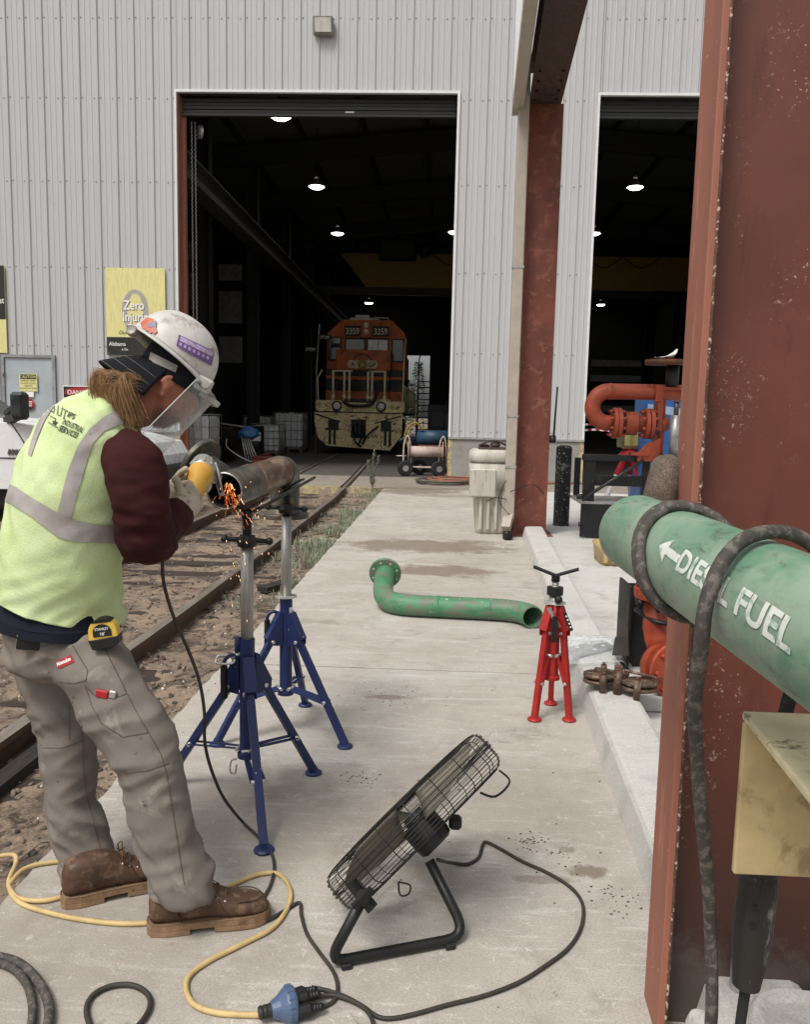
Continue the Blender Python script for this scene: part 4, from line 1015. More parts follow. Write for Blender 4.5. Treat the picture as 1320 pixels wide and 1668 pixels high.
# near column: left flange seen edge-on, web facing the viewer
n0 = V(.587,1.90,0)
t = thing('red_column', 'big red oxide steel column filling the right edge of the view', 'column', (.9,1.98,0))
def slab4(p, a, la, b, lb, z0, z1): 
    p = Vector(p); return [p+V(0,0,z0), p+a*la+V(0,0,z0), p+a*la+b*lb+V(0,0,z0), p+b*lb+V(0,0,z0)]
mb = MB(); mb.prism(slab4(n0,SV,.02,DV,.16,0,0),(0,0,1),5.42); mb.build('flange', m_redlight, t, bevel=.003)  # side catching the light: brightness put into a lighter red than the web
mb = MB(); mb.prism(slab4(n0+SV*.62,SV,.02,DV,.16,0,0),(0,0,1),5.42); mb.build('flange', m_redlight, t)
def colweb():
    q = NT('dark_red_web'); c = srgb('#68382c')
    n1 = q.noise(2.2,6,.65); n2 = q.noise(9,8,.75,None,.4); co = q.mapping((1,1,1))
    cc = q.mix(q.ramp(n1,.35,.7), tuple(v*.78 for v in c), c)
    cc = q.mix(q.ramp(n2,.62,.7,0,.6), cc, srgb('#86503f'))
    sp = q.noise(120,2,.5); sp2 = q.noise(4,4,.7,q.mapping((1,1,.5)))
    cc = q.mix(q.math('MULTIPLY', q.ramp(sp,.655,.69), q.ramp(sp2,.5,.68)), cc, srgb('#c9b9a8'))
    cc = q.mix(q.ramp(q.noise(3,8,.75,q.mapping((2.5,2.5,.6)),.5),.55,.66,0,.55), cc, srgb('#4e261f'))
    cc = q.mix(q.math('MULTIPLY', q.ramp(q.noise(30,7,.8,None,.4),.6,.64), q.ramp(sp2,.5,.6)), cc, srgb('#a08272'))
    # cement splashed up the foot of the column
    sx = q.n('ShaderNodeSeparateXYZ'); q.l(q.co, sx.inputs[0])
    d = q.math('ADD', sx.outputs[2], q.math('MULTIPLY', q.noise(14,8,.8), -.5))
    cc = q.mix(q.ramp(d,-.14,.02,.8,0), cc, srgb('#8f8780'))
    cc = q.mix(q.ramp(q.math('ADD', sx.outputs[2], q.math('MULTIPLY', n1, -.4)),.0,.6,.7,0), cc, srgb('#2b1d19'))  # shade on the lower web painted in, darkening towards the foot
    q.bump(n2,.15,.004); return q.fin(cc, q.ramp(n1,.3,.7,.35,.6),0,.45)
m_web = colweb()
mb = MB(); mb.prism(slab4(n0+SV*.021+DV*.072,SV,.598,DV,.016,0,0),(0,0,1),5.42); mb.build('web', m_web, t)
def weldbead(u, v):
    z = 5.42*v; return n0+SV*(.019+.004*math.cos(u*6.28))+DV*(-.001+.004*math.sin(u*6.28)+.003*noise.noise(V(0,3,z*40)))+V(0,0,z)
mb = MB(); mb.grid(weldbead,5,400,cu=True); mb.build('rough_edge', M('rust_paint_edge','#5d4338',.8,var=.5,scale=40,spots='#b7a596',spot_scale=90,spot_t=.6), t)
mb = MB(); mb.cyl(n0+SV*.2+DV*.03+V(0,0,.02),n0+SV*.2+DV*.03+V(0,0,.25),.022,10); mb.build('anchor_bolt', m_gal, t)
def lump(c, sx, sy, h, seed):
    def f(u, v):
        a = 2*math.pi*u; r = 1-.35*v**3; n = 1+.18*noise.noise(V(math.cos(a)*1.5,math.sin(a)*1.5,seed+v*2))
        q = (abs(math.cos(a))**4+abs(math.sin(a))**4)**-.25
        if v > .99: r = 0
        return V(c[0]+sx*q*math.cos(a)*r*n, c[1]+sy*q*math.sin(a)*r*n, h*min(1,v*1.25)*(1+.1*noise.noise(V(u*9,v*6,seed))))
    return f
for c, sx, sy, h, lab in (((1.0,1.72),.26,.2,.17,'large pale concrete lump at the foot of the red column'),((.70,1.78),.075,.1,.12,'small broken grout lump at the corner of the red column')):
    mb = MB(); mb.grid(lump(c,sx,sy,h,c[0]),40,14,cu=True,smooth=False); tag(mb.build('concrete_footing', m_curb), lab, 'footing')

# ------------------------------------------------------------------ diesel pipe
def px_axis(y): return V(.437+.026*(2-y), y, 1.302)
PR = .084
def pipe_paint():
    q = NT('green_pipe_paint'); c = srgb('#527f65')
    n1 = q.noise(6,6,.65,q.mapping((1,.5,1))); n2 = q.noise(13,9,.8,q.mapping((1,.4,1)),.8)
    cc = q.mix(q.ramp(n1,.3,.7), srgb('#728f7a'), c)
    cc = q.mix(q.ramp(n2,.45,.6,0,.7), cc, srgb('#84907f'))
    cc = q.mix(q.ramp(q.noise(38,7,.8,q.mapping((1,.3,1)),.5),.545,.60,0,.7), cc, srgb('#4a5148'))
    cc = q.mix(q.ramp(q.noise(3,5,.7,q.mapping((1,1,1),loc=(3,1,7))),.46,.58,0,.65), cc, srgb('#8fa08e'))
    q.bump(n2,.08,.003); return q.fin(cc, q.ramp(n1,.3,.7,.4,.62), 0, .45)
m_pipe = pipe_paint()
t = thing('diesel_pipe', 'thick green pipe stencilled DIESEL FUEL running past the red column', 'pipe', (.45,1.8,1.2))
pts = [px_axis(-1.6+(1.80+1.6)*k/16) for k in range(17)]
d = (pts[-1]-pts[-2]).normalized()
mb = MB(); mb.tube(pts, PR, 56, caps=False); 
capp = [(PR*math.cos(R(a)), .035*math.sin(R(a))) for a in range(0,91,15)]
mb.lathe(pts[-1], d, capp, 56, smooth=True); mb.build('pipe', m_pipe, t, fixn=True)
# stencilled letters wrapped round the pipe
def onpipe(y0, ang0, slope, cap, sx, off=.0012):
    def f(x, h):
        y = y0-x*sx; a = R(ang0+slope*(y0-y)*100 + h*cap); c = px_axis(y)
        return c+V(-math.cos(a),0,math.sin(a))*(PR+off)
    return f
m_stencil = M('white_stencil_paint','#cfd3cb',.65,var=.08,scale=14,wear='#93ab99',wear_amt=.515,wear_scale=40)
tg, _ = text_geo('DIESEL FUEL',1,.03,'LEFT',0,1,2); wmax = max(x for x,y in tg)
mb = MB(); mb.text('DIESEL FUEL', 1, onpipe(1.268,13,-.27,33,.405/wmax), .03, align='LEFT', sub=2); mb.build('stencil_lettering', m_stencil, t, fixn=False)
fa = onpipe(1.378,29,-.27,1,1)
arrow = [(0,0),(.045,13),(.045,4),(.112,4),(.112,-5),(.045,-5),(.045,-14)]
mb = MB(); av = [fa(x,h-2) for x,h in arrow]; cen = [fa(x,0-2) for x in (.045,.112)]
rows = []
vs = []; fs = []
for k in range(13):     # shaft, subdivided so that it hugs the curve
    x = .045+.067*k/12
    for h in (-7,-4.5,-2,0,2): vs.append(fa(x,h))
fs = [(k*5+j,(k+1)*5+j,(k+1)*5+j+1,k*5+j+1) for k in range(12) for j in range(4)]
mb.add(vs,fs); vs = []
for k in range(7):
    x = .0455*k/6; w2 = 14*k/6
    for j in range(7): vs.append(fa(x,-2-w2+2*w2*j/6))
mb.add(vs,[(k*7+j,(k+1)*7+j,(k+1)*7+j+1,k*7+j+1) for k in range(6) for j in range(6)]); mb.build('stencil_arrow', m_stencil, t, fixn=False)
m_hose = M('dusty_black_hose','#45413c',.75,var=.3,scale=30,wear='#67615a',wear_amt=.5,wear_scale=60,bump=.25,bscale=120)
HR = .0102
def coil(a0, a1, yf, n=48, rr=PR+HR):
    out = []
    for k in range(n+1):
        f = k/n; a = R(a0+(a1-a0)*f); y = yf(f, a); c = px_axis(y); out.append(c+V(-math.cos(a),0,math.sin(a))*rr)
    return out
mb = MB()
mb.tube(coil(-100,640,lambda f,a: 1.45+(.09 if math.sin(a)>0 else .03)*math.sin(a)-.05*f,64,PR+.0095),.0092,12)
mb.tube(catmull(coil(-200,20,lambda f,a: 1.15+.04*math.sin(a),20)[::-1][::1][:0]+[V(.59,1.19,1.18),V(.57,1.17,1.31),V(.545,1.155,1.365),V(.50,1.14,1.395),V(.455,1.125,1.4015),V(.41,1.10,1.391),V(.375,1.075,1.36),V(.357,1.065,1.31),V(.356,1.07,1.25),V(.366,1.11,1.16),V(.395,1.17,1.05),V(.42,1.2,.929),V(.445,1.23,.82),V(.462,1.25,.72),V(.472,1.25,.6),V(.482,1.27,.4),V(.50,1.30,.15),V(.52,1.4,.03),V(.6,1.55,.015)],8),HR,12)
o = mb.build('black_hose', m_hose); tag(o, 'dusty black hose coiled round the diesel pipe and hanging down', 'hose')
mb = MB(); a = V(.540,2.03,1.30); b = V(.578,2.07,1.435); mb.tube([a,a.lerp(b,.7),b,b+(b-a)*.12,b+(b-a)*.2],[.043,.043,.043,.034,.012],20)
o = mb.build('insulated_stub', M('fuzzy_brown_insulation','#6f6256',.95,var=.4,scale=40,spots='#3a322b',spot_scale=520,spot_t=.53,bump=.6,bscale=160)); tag(o,'brown speckled pipe stub leaning between green pipe and red column','pipe stub')
m_yb = M('chipped_cream_yellow','#b8a57a',.6,var=.2,scale=6,wear='#94825a',wear_amt=.52,wear_scale=9,bump=.15)
m_yb2 = M('scuffed_cream_top','#d3c8a4',.7,var=.2,scale=8,wear='#6f6350',wear_amt=.56,wear_scale=14,bump=.3)
t = thing('yellow_guard_angle', 'chipped cream yellow angle iron in the right foreground below the green pipe', 'angle iron', (.8,1.1,.85))
mb = MB(); mb.lohi((.468,1.19,.862),(1.5,1.202,1.103),bev=.003); mb.build('upright_leg', m_yb, t)
mb = MB(); q = [V(.468,1.203,1.105),V(1.5,1.203,1.105),V(1.5,.66,1.105),V(.425,.66,1.105)]; mb.prism(q,(0,0,1),.013); mb.build('top_leg', m_yb2, t, bevel=.003)
mb = MB(); mb.lohi((1.3,1.205,0),(1.42,1.33,1.1)); mb.build('post', m_yb, t)
t = thing('cable_connector', 'scuffed black cable connector hanging below the yellow angle iron', 'connector', (.5,1.26,.6))
m_conn = M('scuffed_black_connector','#282624',.6,var=.4,wear='#8b857c',wear_amt=.56,wear_scale=16,stretch=(1,1,.35))
a = V(.545,1.27,.93); b = V(.53,1.26,.66); dd = (b-a).normalized()
mb = MB(); mb.lathe(a,dd,[(0,0),(.029,0),(.030,.1),(.027,.105),(.030,.112),(.031,.2),(.029,.24),(.022,.30),(.015,.305),(0,.305)],22); mb.build('body', m_conn, t)
for k in (.05,.075,.15,.18):
    q = a+dd*k+V(-.012,-.026,0); mb = MB(); mb.cyl(q,q+V(-.0015,-.004,0),.005,8); mb.build('contact_hole', m_black, t)
mb = MB(); mb.tube(catmull([V(.62,1.32,1.24),V(.60,1.32,1.16),V(.575,1.30,1.08),V(.55,1.28,.98),a],6),.012,8); mb.tube(catmull([a+dd*.3,a+dd*.42,a+dd*.6+V(.02,0,0)],6),.009,8); mb.build('cable', m_rub, t)

# ------------------------------------------------------------------ orange pump skid in the right bay
m_orp = M('orange_pipe_paint','#95432c',.5,var=.25,scale=5,wear='#6d3a2c',wear_amt=.58,wear_scale=7)
t = thing('pump_skid', 'black steel skid frame with orange U bend pipework in front of the right door', 'pump skid', (2.4,10.6,0))
def skb(a, b, name='frame_member', mat=None):
    mb = MB(); mb.lohi(a,b,bev=.004); return mb.build(name, mat or m_skid, t)
m_skid = M('speckled_black_steel','#17181a',.5,var=.3,spots='#cfcfcc',spot_scale=60,spot_t=.735)
skb((1.85,10.5,.03),(3.6,10.54,.46),'side_plate'); skb((1.83,10.49,.462),(3.6,11.3,.50),'deck_plate', m_gal)
skb((1.87,10.5,.502),(2.01,10.6,1.02)); skb((1.85,10.48,1.021),(3.1,10.62,1.10)); skb((2.011,10.51,.70),(2.62,10.58,.83)); skb((2.62,10.5,.502),(2.70,10.6,1.02)); skb((1.87,11.25,.502),(1.95,11.3,1.02))
mb = MB(); mb.cyl((1.78,10.45,.56),(1.86,10.45,.56),.035,8); mb.cyl((1.82,10.47,.2),(1.86,10.47,.2),.03,8); mb.build('latch_bolt', m_black, t)
mb = MB(); mb.tube([V(1.84,10.44,.52),V(2.60,10.44,1.05)],.022,8); mb.build('strut', M('grey_strut','#3d3d3d',.45,.4), t)
zb, zt, xb = 1.505, 1.905, 2.14
mb = MB()
arc = [V(xb-.2*math.cos(R(a)), 10.55, (zb+zt)/2+.2*math.sin(R(a))) for a in range(90,-91,-10)]
pts = [V(3.1,10.55,zt)]+[V(2.7,10.55,zt)]+arc+[V(2.22,10.55,zb)]
mb.tube(pts,.1,24); mb.build('u_bend', m_orp, t)
mb = MB(); mb.lathe((2.15,10.55,zt),(1,0,0),[(.1,0),(.107,.01),(.1,.02)],24); mb.lathe((2.66,10.55,zt),(1,0,0),[(.1,0),(.107,.01),(.1,.02)],24); mb.build('weld_seam', m_orp, t)
for x in (2.20,2.255,2.60,2.66):
    mb = MB(); mb.lathe((x,10.55,zb),(1,0,0),[(0,0),(.19,0),(.195,.005),(.195,.045),(.19,.05),(0,.05)],28); f = mb.build('flange', m_orp, t)
    mb = MB()
    for k in range(8):
        a = R(22.5+45*k); q = V(x+(.05 if x in (2.255,2.66) else 0),10.55+.16*math.cos(a),zb+.16*math.sin(a)); s = 1 if x in (2.255,2.66) else -1
        if x in (2.20,2.255,2.60,2.66): mb.cyl(q,q+V(s*.045,0,0),.022,6)
    mb.build('flange_bolts', m_orp, f)
mb = MB(); mb.lathe((2.31,10.55,zb),(1,0,0),[(.1,0),(.1,.04),(.15,.045),(.15,.2),(.11,.22),(.11,.30)],26); mb.build('valve_body', m_rustor if 'm_rustor' in globals() else M('rusty_orange','#8a4029',.65,var=.35,scale=9), t)
mb = MB(); mb.tube([V(2.71,10.55,zb),V(2.9,10.55,zb)],.09,20); mb.build('outlet_pipe', m_orp, t)
mb = MB(); mb.lohi((2.74,10.43,1.42),(2.80,10.46,1.98)); mb.lohi((2.70,10.42,1.78),(2.78,10.47,2.0),bev=.01); mb.lohi((2.80,10.43,1.93),(3.2,10.46,1.97)); mb.build('support_bracket', m_orp, t)
mb = MB(); mb.prism([V(x,10.44,z) for x,z in ((2.52,1.03),(2.52,1.12),(2.62,1.25),(2.80,1.33),(2.80,1.03))],(0,1,0),.05); mb.lohi((2.44,10.42,1.102),(2.66,10.6,1.14)); mb.build('gusset', m_orp, t)
mb = MB(); mb.lohi((2.80,10.52,1.1),(2.86,10.9,1.85)); mb.build('end_plate', m_orp, t)
mb = MB(); mb.cyl((2.93,10.3,1.10),(2.93,10.3,1.62),.062,20); rm = mb.build('ram_cylinder', M('bare_ram','#a5a4a0',.35,.6), t); mb = MB(); mb.cyl((2.93,10.3,1.621),(2.93,10.3,1.78),.03,14); mb.lathe((2.93,10.3,1.781),(0,0,1),[(0,0),(.042,0),(.042,.02),(0,.02)],12); mb.build('rod', M('rod_steel','#5b5650',.4,.6), rm)
mb = MB(); mb.lohi((2.72,10.2,.96),(3.05,10.42,1.095),bev=.03); mb.cyl((2.86,10.15,1.05),(2.86,10.25,1.05),.05,12); mb.build('clevis', m_black, t)
mb = MB(); mb.cyl((2.78,10.4,2.24),(2.78,10.4,2.30),.24,28); mb.build('top_flange', m_rust, t); mb = MB(); mb.cyl((2.9,10.45,1.99),(2.9,10.45,2.239),.08,14); mb.build('riser', m_black, t)
mb = MB(); mb.grid(lambda u,v: V(2.66+.22*v+.03*math.cos(6.28*u)*(1-v*.2), 10.33+.05*math.sin(6.28*u)*(.4+v), 2.325+(.055*v**2)*(1+math.cos(6.28*u))+.01*noise.noise(V(u*7,v*5,0))),14,8,cu=True)
o = mb.build('white_rag', m_white); tag(o,'crumpled white rag on the rusty flange above the orange pipes','rag')
t = thing('blue_cabinet', 'blue metal cabinet behind the orange pump pipework', 'cabinet', (3.15,11.7,0))
m_bluecab = M('blue_cabinet_paint','#2c5f9e',.45,var=.12)
mb = MB(); mb.lohi((2.86,11.6,.012),(3.7,12.2,1.86),bev=.02); mb.build('case', m_bluecab, t); mb = MB(); mb.add([V(2.9,11.592,1.70),V(3.4,11.592,1.58),V(3.4,11.592,1.72),V(2.9,11.592,1.78)],[(0,1,2,3)]); mb.build('stripe', M('pale_blue_stripe','#9db7cf',.5), t)
t = thing('survey_laser', 'yellow and olive survey laser on a red and white tripod behind the skid', 'survey instrument', (2.78,12,0))
mb = MB(); mb.box((2.78,12,1.27),(.30,.24,.27),bev=.05); mb.build('case', M('pale_yellow_case','#bfb171',.5), t); 
mb = MB(); mb.lohi((2.61,11.86,1.15),(2.66,12.14,1.40),bev=.02); mb.lohi((2.9,11.86,1.15),(2.95,12.14,1.40),bev=.02); mb.build('bumper', M('olive_bumper','#66634a',.6), t)
mb = MB(); mb.lohi((2.74,11.875,1.2),(2.80,11.882,1.34)); mb.build('control_panel', M('tan_panel','#a3965d',.5), t)
mb = MB(); mb.lathe((2.78,12,1.04),(0,0,1),[(0,0),(.17,0),(.12,.05),(.06,.09),(0,.09)],18); mb.build('tripod_head', m_red, t)
for k,(dx,dy) in enumerate(((-.5,-.15),(.3,-.4),(.2,.5))):
    a = V(2.78+dx*.12,12+dy*.12,1.03); b = V(2.78+dx,12+dy,.02); md = a.lerp(b,.28)
    mb = MB(); mb.beam(md,b,.085,.04); lg = mb.build('leg', m_white, t); mb = MB(); mb.beam(a,md,.1,.05); mb.build('leg_collar', m_red, lg)
t = thing('yellow_tray', 'tan plastic tool tray on the pale slab below the green pipe', 'tray', (1.95,8.75,0))
m_tray = M('tan_tray_plastic','#b59b6c',.55,var=.1)
mb = MB(); mb.loft([((1.97,8.8,.015),(.22,0,0),(0,.27,0)),((1.97,8.8,.17),(.235,0,0),(0,.285,0)),((1.97,8.8,.21),(.25,0,0),(0,.30,0)),((1.97,8.8,.22),(.235,0,0),(0,.285,0)),((1.97,8.8,.13),(.225,0,0),(0,.275,0))],32,p=7); mb.build('shell', m_tray, t)
mb = MB()
for k in range(5): mb.lohi((1.76+.09*k,8.50,.05),(1.80+.09*k,8.512,.17))
for k in range(3): mb.lohi((1.76+.15*k,8.58,.131),(1.86+.15*k,9.02,.17),bev=.01)
mb.build('ribs', m_tray, t)
t = thing('slab_bollard', 'black sooty steel bollard standing on the slab right of the red column', 'bollard', (1.79,11.75,0))
mb = MB(); mb.lathe((1.79,11.75,.0),(0,0,1),[(.118,0),(.118,.03),(.113,.035),(.113,1.12),(.105,1.15),(.06,1.165),(0,1.17)],28,smooth=True)
mb.build('post', M('sooty_bollard','#1e1f1f',.6,var=.4,scale=3,wear='#8b8983',wear_amt=.53,wear_scale=2.6,spots='#b7b4ae',spot_scale=34,spot_t=.66), t)
# barrier tape far inside the right bay
t = thing('barrier_tape', 'red and white barrier tape strung low across the right door', 'tape', (4,15,1.2)); mb = MB()
for k in range(26):
    for z in (1.42,1.28): mb.beam((2.5+k*.1,20.6,z+.01*math.sin(k)),(2.6+k*.1,20.6,z+.01*math.sin(k+1)),.004,.05,mi=k%2)
mb.build('tape', [m_red, m_white], t)
# lower orange pump half hidden by the near column
t = thing('orange_pump', 'orange vertical pump pipe with bolted clamp half hidden behind the near red column', 'pump', (1.2,4.45,0))
pc = V(1.215,4.42,0)
m_or2 = M('hot_orange_paint','#963d22',.5,var=.35,scale=6,wear='#5f3527',wear_amt=.57,wear_scale=8)
mb = MB(); mb.tube([pc+V(0,0,.60),pc+V(0,0,.42),pc+V(.01,-.01,.36),pc+V(.03,-.05,.30)],.068,22); mb.build('riser', m_or2, t)
mb = MB(); mb.lathe(pc+V(0,0,.585),(0,0,1),[(.07,0),(.12,.0),(.125,.02),(.125,.055),(.12,.06),(.07,.06)],24); mb.build('upper_flange', m_or2, t)
mb = MB(); mb.lathe(pc+V(0,0,.655),(0,0,1),[(.0,.03),(.09,.03),(.115,.025),(.115,.0),(.0,.0)],24)
for k in range(6):
    a = R(60*k+20); q = pc+V(.105*math.cos(a),.105*math.sin(a),.53); mb.cyl(q,q+V(0,0,.2),.013,7); mb.cyl(q+V(0,0,.02),q+V(0,0,.05),.022,6); mb.cyl(q+V(0,0,.15),q+V(0,0,.18),.022,6)
mb.build('bolted_clamp', m_black, t)
q0 = pc+V(.05,-.1,.22); ax = V(.35,-1,.1).normalized()
mb = MB(); mb.lathe(q0,ax,[(.0,-.1),(.09,-.1),(.12,-.08),(.14,-.04),(.14,0),(.105,.01),(.105,.05),(.15,.055),(.155,.075),(.15,.08),(.07,.082),(.0,.03)],28); mb.build('volute', m_or2, t)
mb = MB()
for k in range(8):
    a_, b_ = frame(ax); q = q0+ax*.08+(a_*math.cos(R(45*k))+b_*math.sin(R(45*k)))*.125; mb.cyl(q,q+ax*.03,.014,6)
mb.build('volute_bolts', m_or2, t)
mb = MB(); mb.lohi((1.115,4.62,.02),(1.13,4.9,.60)); mb.lohi((1.13,4.72,.02),(1.6,4.74,.60)); mb.build('guard_plate', m_black, t)
mb = MB(); mb.prism([V(x,4.60,z) for x,z in ((1.03,.2),(1.04,.30),(1.065,.33),(1.06,.42),(1.11,.36),(1.125,.2))],(0,1,0),.012); mb.build('broken_bracket', M('dull_steel','#5c5954',.5,.5,var=.3), t)
mb = MB(); mb.tube(catmull([V(1.12,4.5,.50),V(1.2,4.34,.47),V(1.35,4.34,.46)],6),.012,7); mb.build('cable', m_black, t)
mb = MB(); mb.lohi((1.05,4.2,.013),(1.7,5.1,.10),bev=.01); mb.build('plinth', m_curb, t)

# ------------------------------------------------------------------ trash can, hoses by the wall
t = thing('trash_can', 'dirty white plastic trash can with junk on its lid behind the downspout', 'trash can', (.72,10.95,0))
m_can = M('dirty_white_plastic','#b9b3a8',.6,var=.15,scale=4,wear='#958b7d',wear_amt=.56,wear_scale=5,stretch=(3,3,.6))
bc = V(.72,10.95,0)
def rr(z, a, b): return ((bc.x,bc.y,z),(a,0,0),(0,b,0))
mb = MB(); mb.loft([rr(.0,.2,.2),rr(.05,.215,.21),rr(.60,.255,.25),rr(.61,.30,.29),rr(.93,.315,.305),rr(.94,.30,.29),rr(.95,.28,.28)],40,p=5); mb.build('body', m_can, t)
mb = MB()
for k in range(4): mb.lohi((bc.x-.17+.1*k,bc.y-.262,.06),(bc.x-.13+.1*k,bc.y-.2,.60),bev=.012)
mb.lohi((bc.x-.31,bc.y-.318,.50),(bc.x+.04,bc.y-.25,.87),bev=.03); mb.build('moulded_ribs', m_can, t)
mb = MB(); mb.loft([rr(.955,.30,.30),rr(.98,.325,.325),rr(1.09,.31,.31),rr(1.12,.27,.27)],40,p=5); mb.build('lid', m_can, t)
mb = MB(); mb.lohi((bc.x-.2,bc.y-.2,1.122),(bc.x+.2,bc.y+.05,1.15)); mb.sphere((bc.x+.02,bc.y-.1,1.18),.05,10,7,scale=(1.4,1,.9)); mb.sphere((bc.x-.12,bc.y-.08,1.165),.035,10,7,scale=(2,1,.8)); mb.tube(catmull([bc+V(-.2,-.12,1.17),bc+V(0,-.14,1.24),bc+V(.2,-.1,1.16)],5),.014,6)
o = mb.build('work_gloves', M('grimy_brown_cloth','#4d4039',.85,var=.4)); tag(o,'grimy brown gloves and strap on the trash can lid','gloves')
def hosecoil(cx, cy, rx, ry, n, mat, name, label, cat, r=.018, seed=1):
    rnd = random.Random(seed); pts = []
    for k in range(n*14):
        a = 2*math.pi*k/14; f = 1+.12*rnd.uniform(-1,1)+.25*math.sin(k*.11+seed); pts.append(V(cx+rx*f*math.cos(a)+rnd.uniform(-.03,.03),cy+ry*f*math.sin(a),r+.006+.028*(k//14)*.7+rnd.uniform(0,.01)))
    mb = MB(); mb.tube(catmull(pts,3),r,6); return tag(mb.build(name, mat), label, cat)
hosecoil(.42,18.9,.55,.5,5,M('dull_red_hose','#8d5a49',.6,var=.2),'air_hose','loose coil of dull red hose on the apron beside the trash can','hose',.022,3)
hosecoil(.05,18.6,.5,.45,4,M('grey_green_hose','#5d5b4f',.6,var=.2),'air_hose','loose coil of grey green hose by the foot of the wall','hose',.022,8)
mb = MB(); mb.tube(catmull([V(.9,19.2,.03),V(1.6,19.5,.03),V(2.4,19.1,.03),V(3.3,19.4,.03),V(4.6,19.2,.03)],8),.025,6); tag(mb.build('air_hose', bpy.data.materials['dull_red_hose']),'dull red hose running along the wall foot behind the bollard','hose')
# ------------------------------------------------------------------ green spool lying on the slab
m_gr = M('chipped_green_paint','#4a7f5c',.5,var=.3,scale=6,wear='#6b6f60',wear_amt=.47,wear_scale=7,stretch=(1,2.5,2.5),spots='#b9beb4',spot_scale=26,spot_t=.72)
t = thing('green_pipe_spool', 'scraped green bent pipe with a flange at one end lying on the slab', 'pipe', (.1,6.2,0))
path = catmull([V(-.435,6.82,.20),V(-.435,6.62,.15),V(-.415,6.42,.105),V(-.345,6.25,.088),V(-.22,6.175,.086),V(0,6.15,.086)],8)+catmull([V(.42,6.12,.086),V(.55,6.10,.086),V(.655,6.04,.086),V(.71,5.955,.086),V(.725,5.90,.086)],8)
mb = MB(); mb.pipe(path,.083,.075,28); mb.build('pipe', m_gr, t)
mb = MB(); ax = V(-.0,1,.28).normalized(); fc = V(-.435,6.82,.20)
mb.lathe(fc,ax,[(.078,-.01),(.135,-.01),(.138,.0),(.138,.02),(.135,.025),(.078,.025)],32); fl = mb.build('flange', m_gr, t)
mb = MB(); a_, b_ = frame(ax)
for k in range(8): q = fc-ax*.0115+(a_*math.cos(R(45*k+20))+b_*math.sin(R(45*k+20)))*.108; mb.disc(q,ax,.011,10)
mb.build('bolt_holes', M('bare_metal_holes','#b5b4ad',.4), fl, fixn=False)
mb = MB(); mb.lathe(V(.02,6.15,.086),V(1,-.07,0),[(.083,0),(.087,.006),(.083,.012)],28); mb.lathe(V(.42,6.12,.086),V(1,-.07,0),[(.083,0),(.087,.006),(.083,.012)],28); mb.build('weld_seam', m_gr, t)

# ------------------------------------------------------------------ things on the curb
m_plate = M('brushed_steel_plate','#8e8d8b',.4,.6,var=.15)
t = thing('drilled_plate', 'flat steel plate with drilled holes lying across the curb under a plastic bag', 'plate', (.93,4.85,.14))
q = [V(.775,4.86,.147),V(.83,4.70,.147),V(1.13,4.93,.147),V(1.07,5.10,.147)]; mb = MB(); mb.prism(q,(0,0,1),.008); mb.build('plate', m_plate, t, bevel=.001)
mb = MB()
for x,y in ((.88,4.90),(.97,5.0),(.98,4.87),(1.05,4.96)): mb.disc((x,y,.1562),(0,0,1),.014,12)
mb.build('holes', m_white, t, fixn=False)
def bag(u, v):
    x = .80+.52*u-.06*v; y = 5.15-.62*v+.22*u*v-.1*u
    h = .158+.065*math.sin(math.pi*u)*math.sin(math.pi*v)*(1+.9*noise.noise(V(u*5,v*5,2)))+.02*abs(noise.noise(V(u*11,v*9,5)))
    if x > curbx(y)+.27: h -= .13*min(1,(x-curbx(y)-.27)/.12)
    return V(x,y,h)
mb = MB(); mb.grid(bag,40,36); o = mb.build('plastic_bag', clear('clear_plastic_film','#f8fafa',.11,.2)); tag(o,'crumpled clear plastic bag over the steel plate on the curb','plastic bag')
t = thing('chain_clamp', 'greasy brown pipe clamp with round jaw plates resting on the curb', 'pipe clamp', (.95,4.1,.14))
m_clamp = M('greasy_brown_iron','#5e4d40',.55,.3,var=.5,scale=22,wear='#95897d',wear_amt=.53,wear_scale=34,spots='#7d4527',spot_scale=38,spot_t=.6,bump=.5,bscale=80)
def half(c, r, z, th, mat, sx=1.3):
    mb = MB(); mb.loft([((c[0],c[1],z),(r*sx,0,0),(0,r,0)),((c[0],c[1],z+th),(r*sx,0,0),(0,r,0))],28); return mb.build('jaw_plate', mat, t)
for c in ((.885,4.20),(1.065,4.10)):
    for z in (.172,.202): half(c,.070,z,.016,m_clamp)
mb = MB(); mb.beam(V(.90,4.21,.200),V(1.06,4.11,.200),.05,.035); mb.beam(V(.86,4.24,.227),V(1.02,4.16,.227),.04,.016); mb.build('link_bar', m_clamp, t)
for (x,y,z0,z1,r) in ((.955,4.11,.142,.265,.022),(.885,4.13,.141,.235,.02),(1.035,4.03,.14,.245,.018),(.91,4.25,.19,.25,.016)):
    mb = MB(); mb.cyl((x,y,z0),(x,y,z1),r,14); mb.cyl((x,y,z1),(x,y,z1+.012),r*.6,10); mb.build('clamp_pin', m_clamp, t)
mb = MB(); mb.tube([V(1.0,4.18,.245),V(1.17,4.12,.225)],.008,8); mb.build('handle_rod', m_clamp, t)
mb = MB(); mb.lohi((.935,4.09,.236),(.975,4.12,.295),bev=.004); mb.build('hook', m_clamp, t)
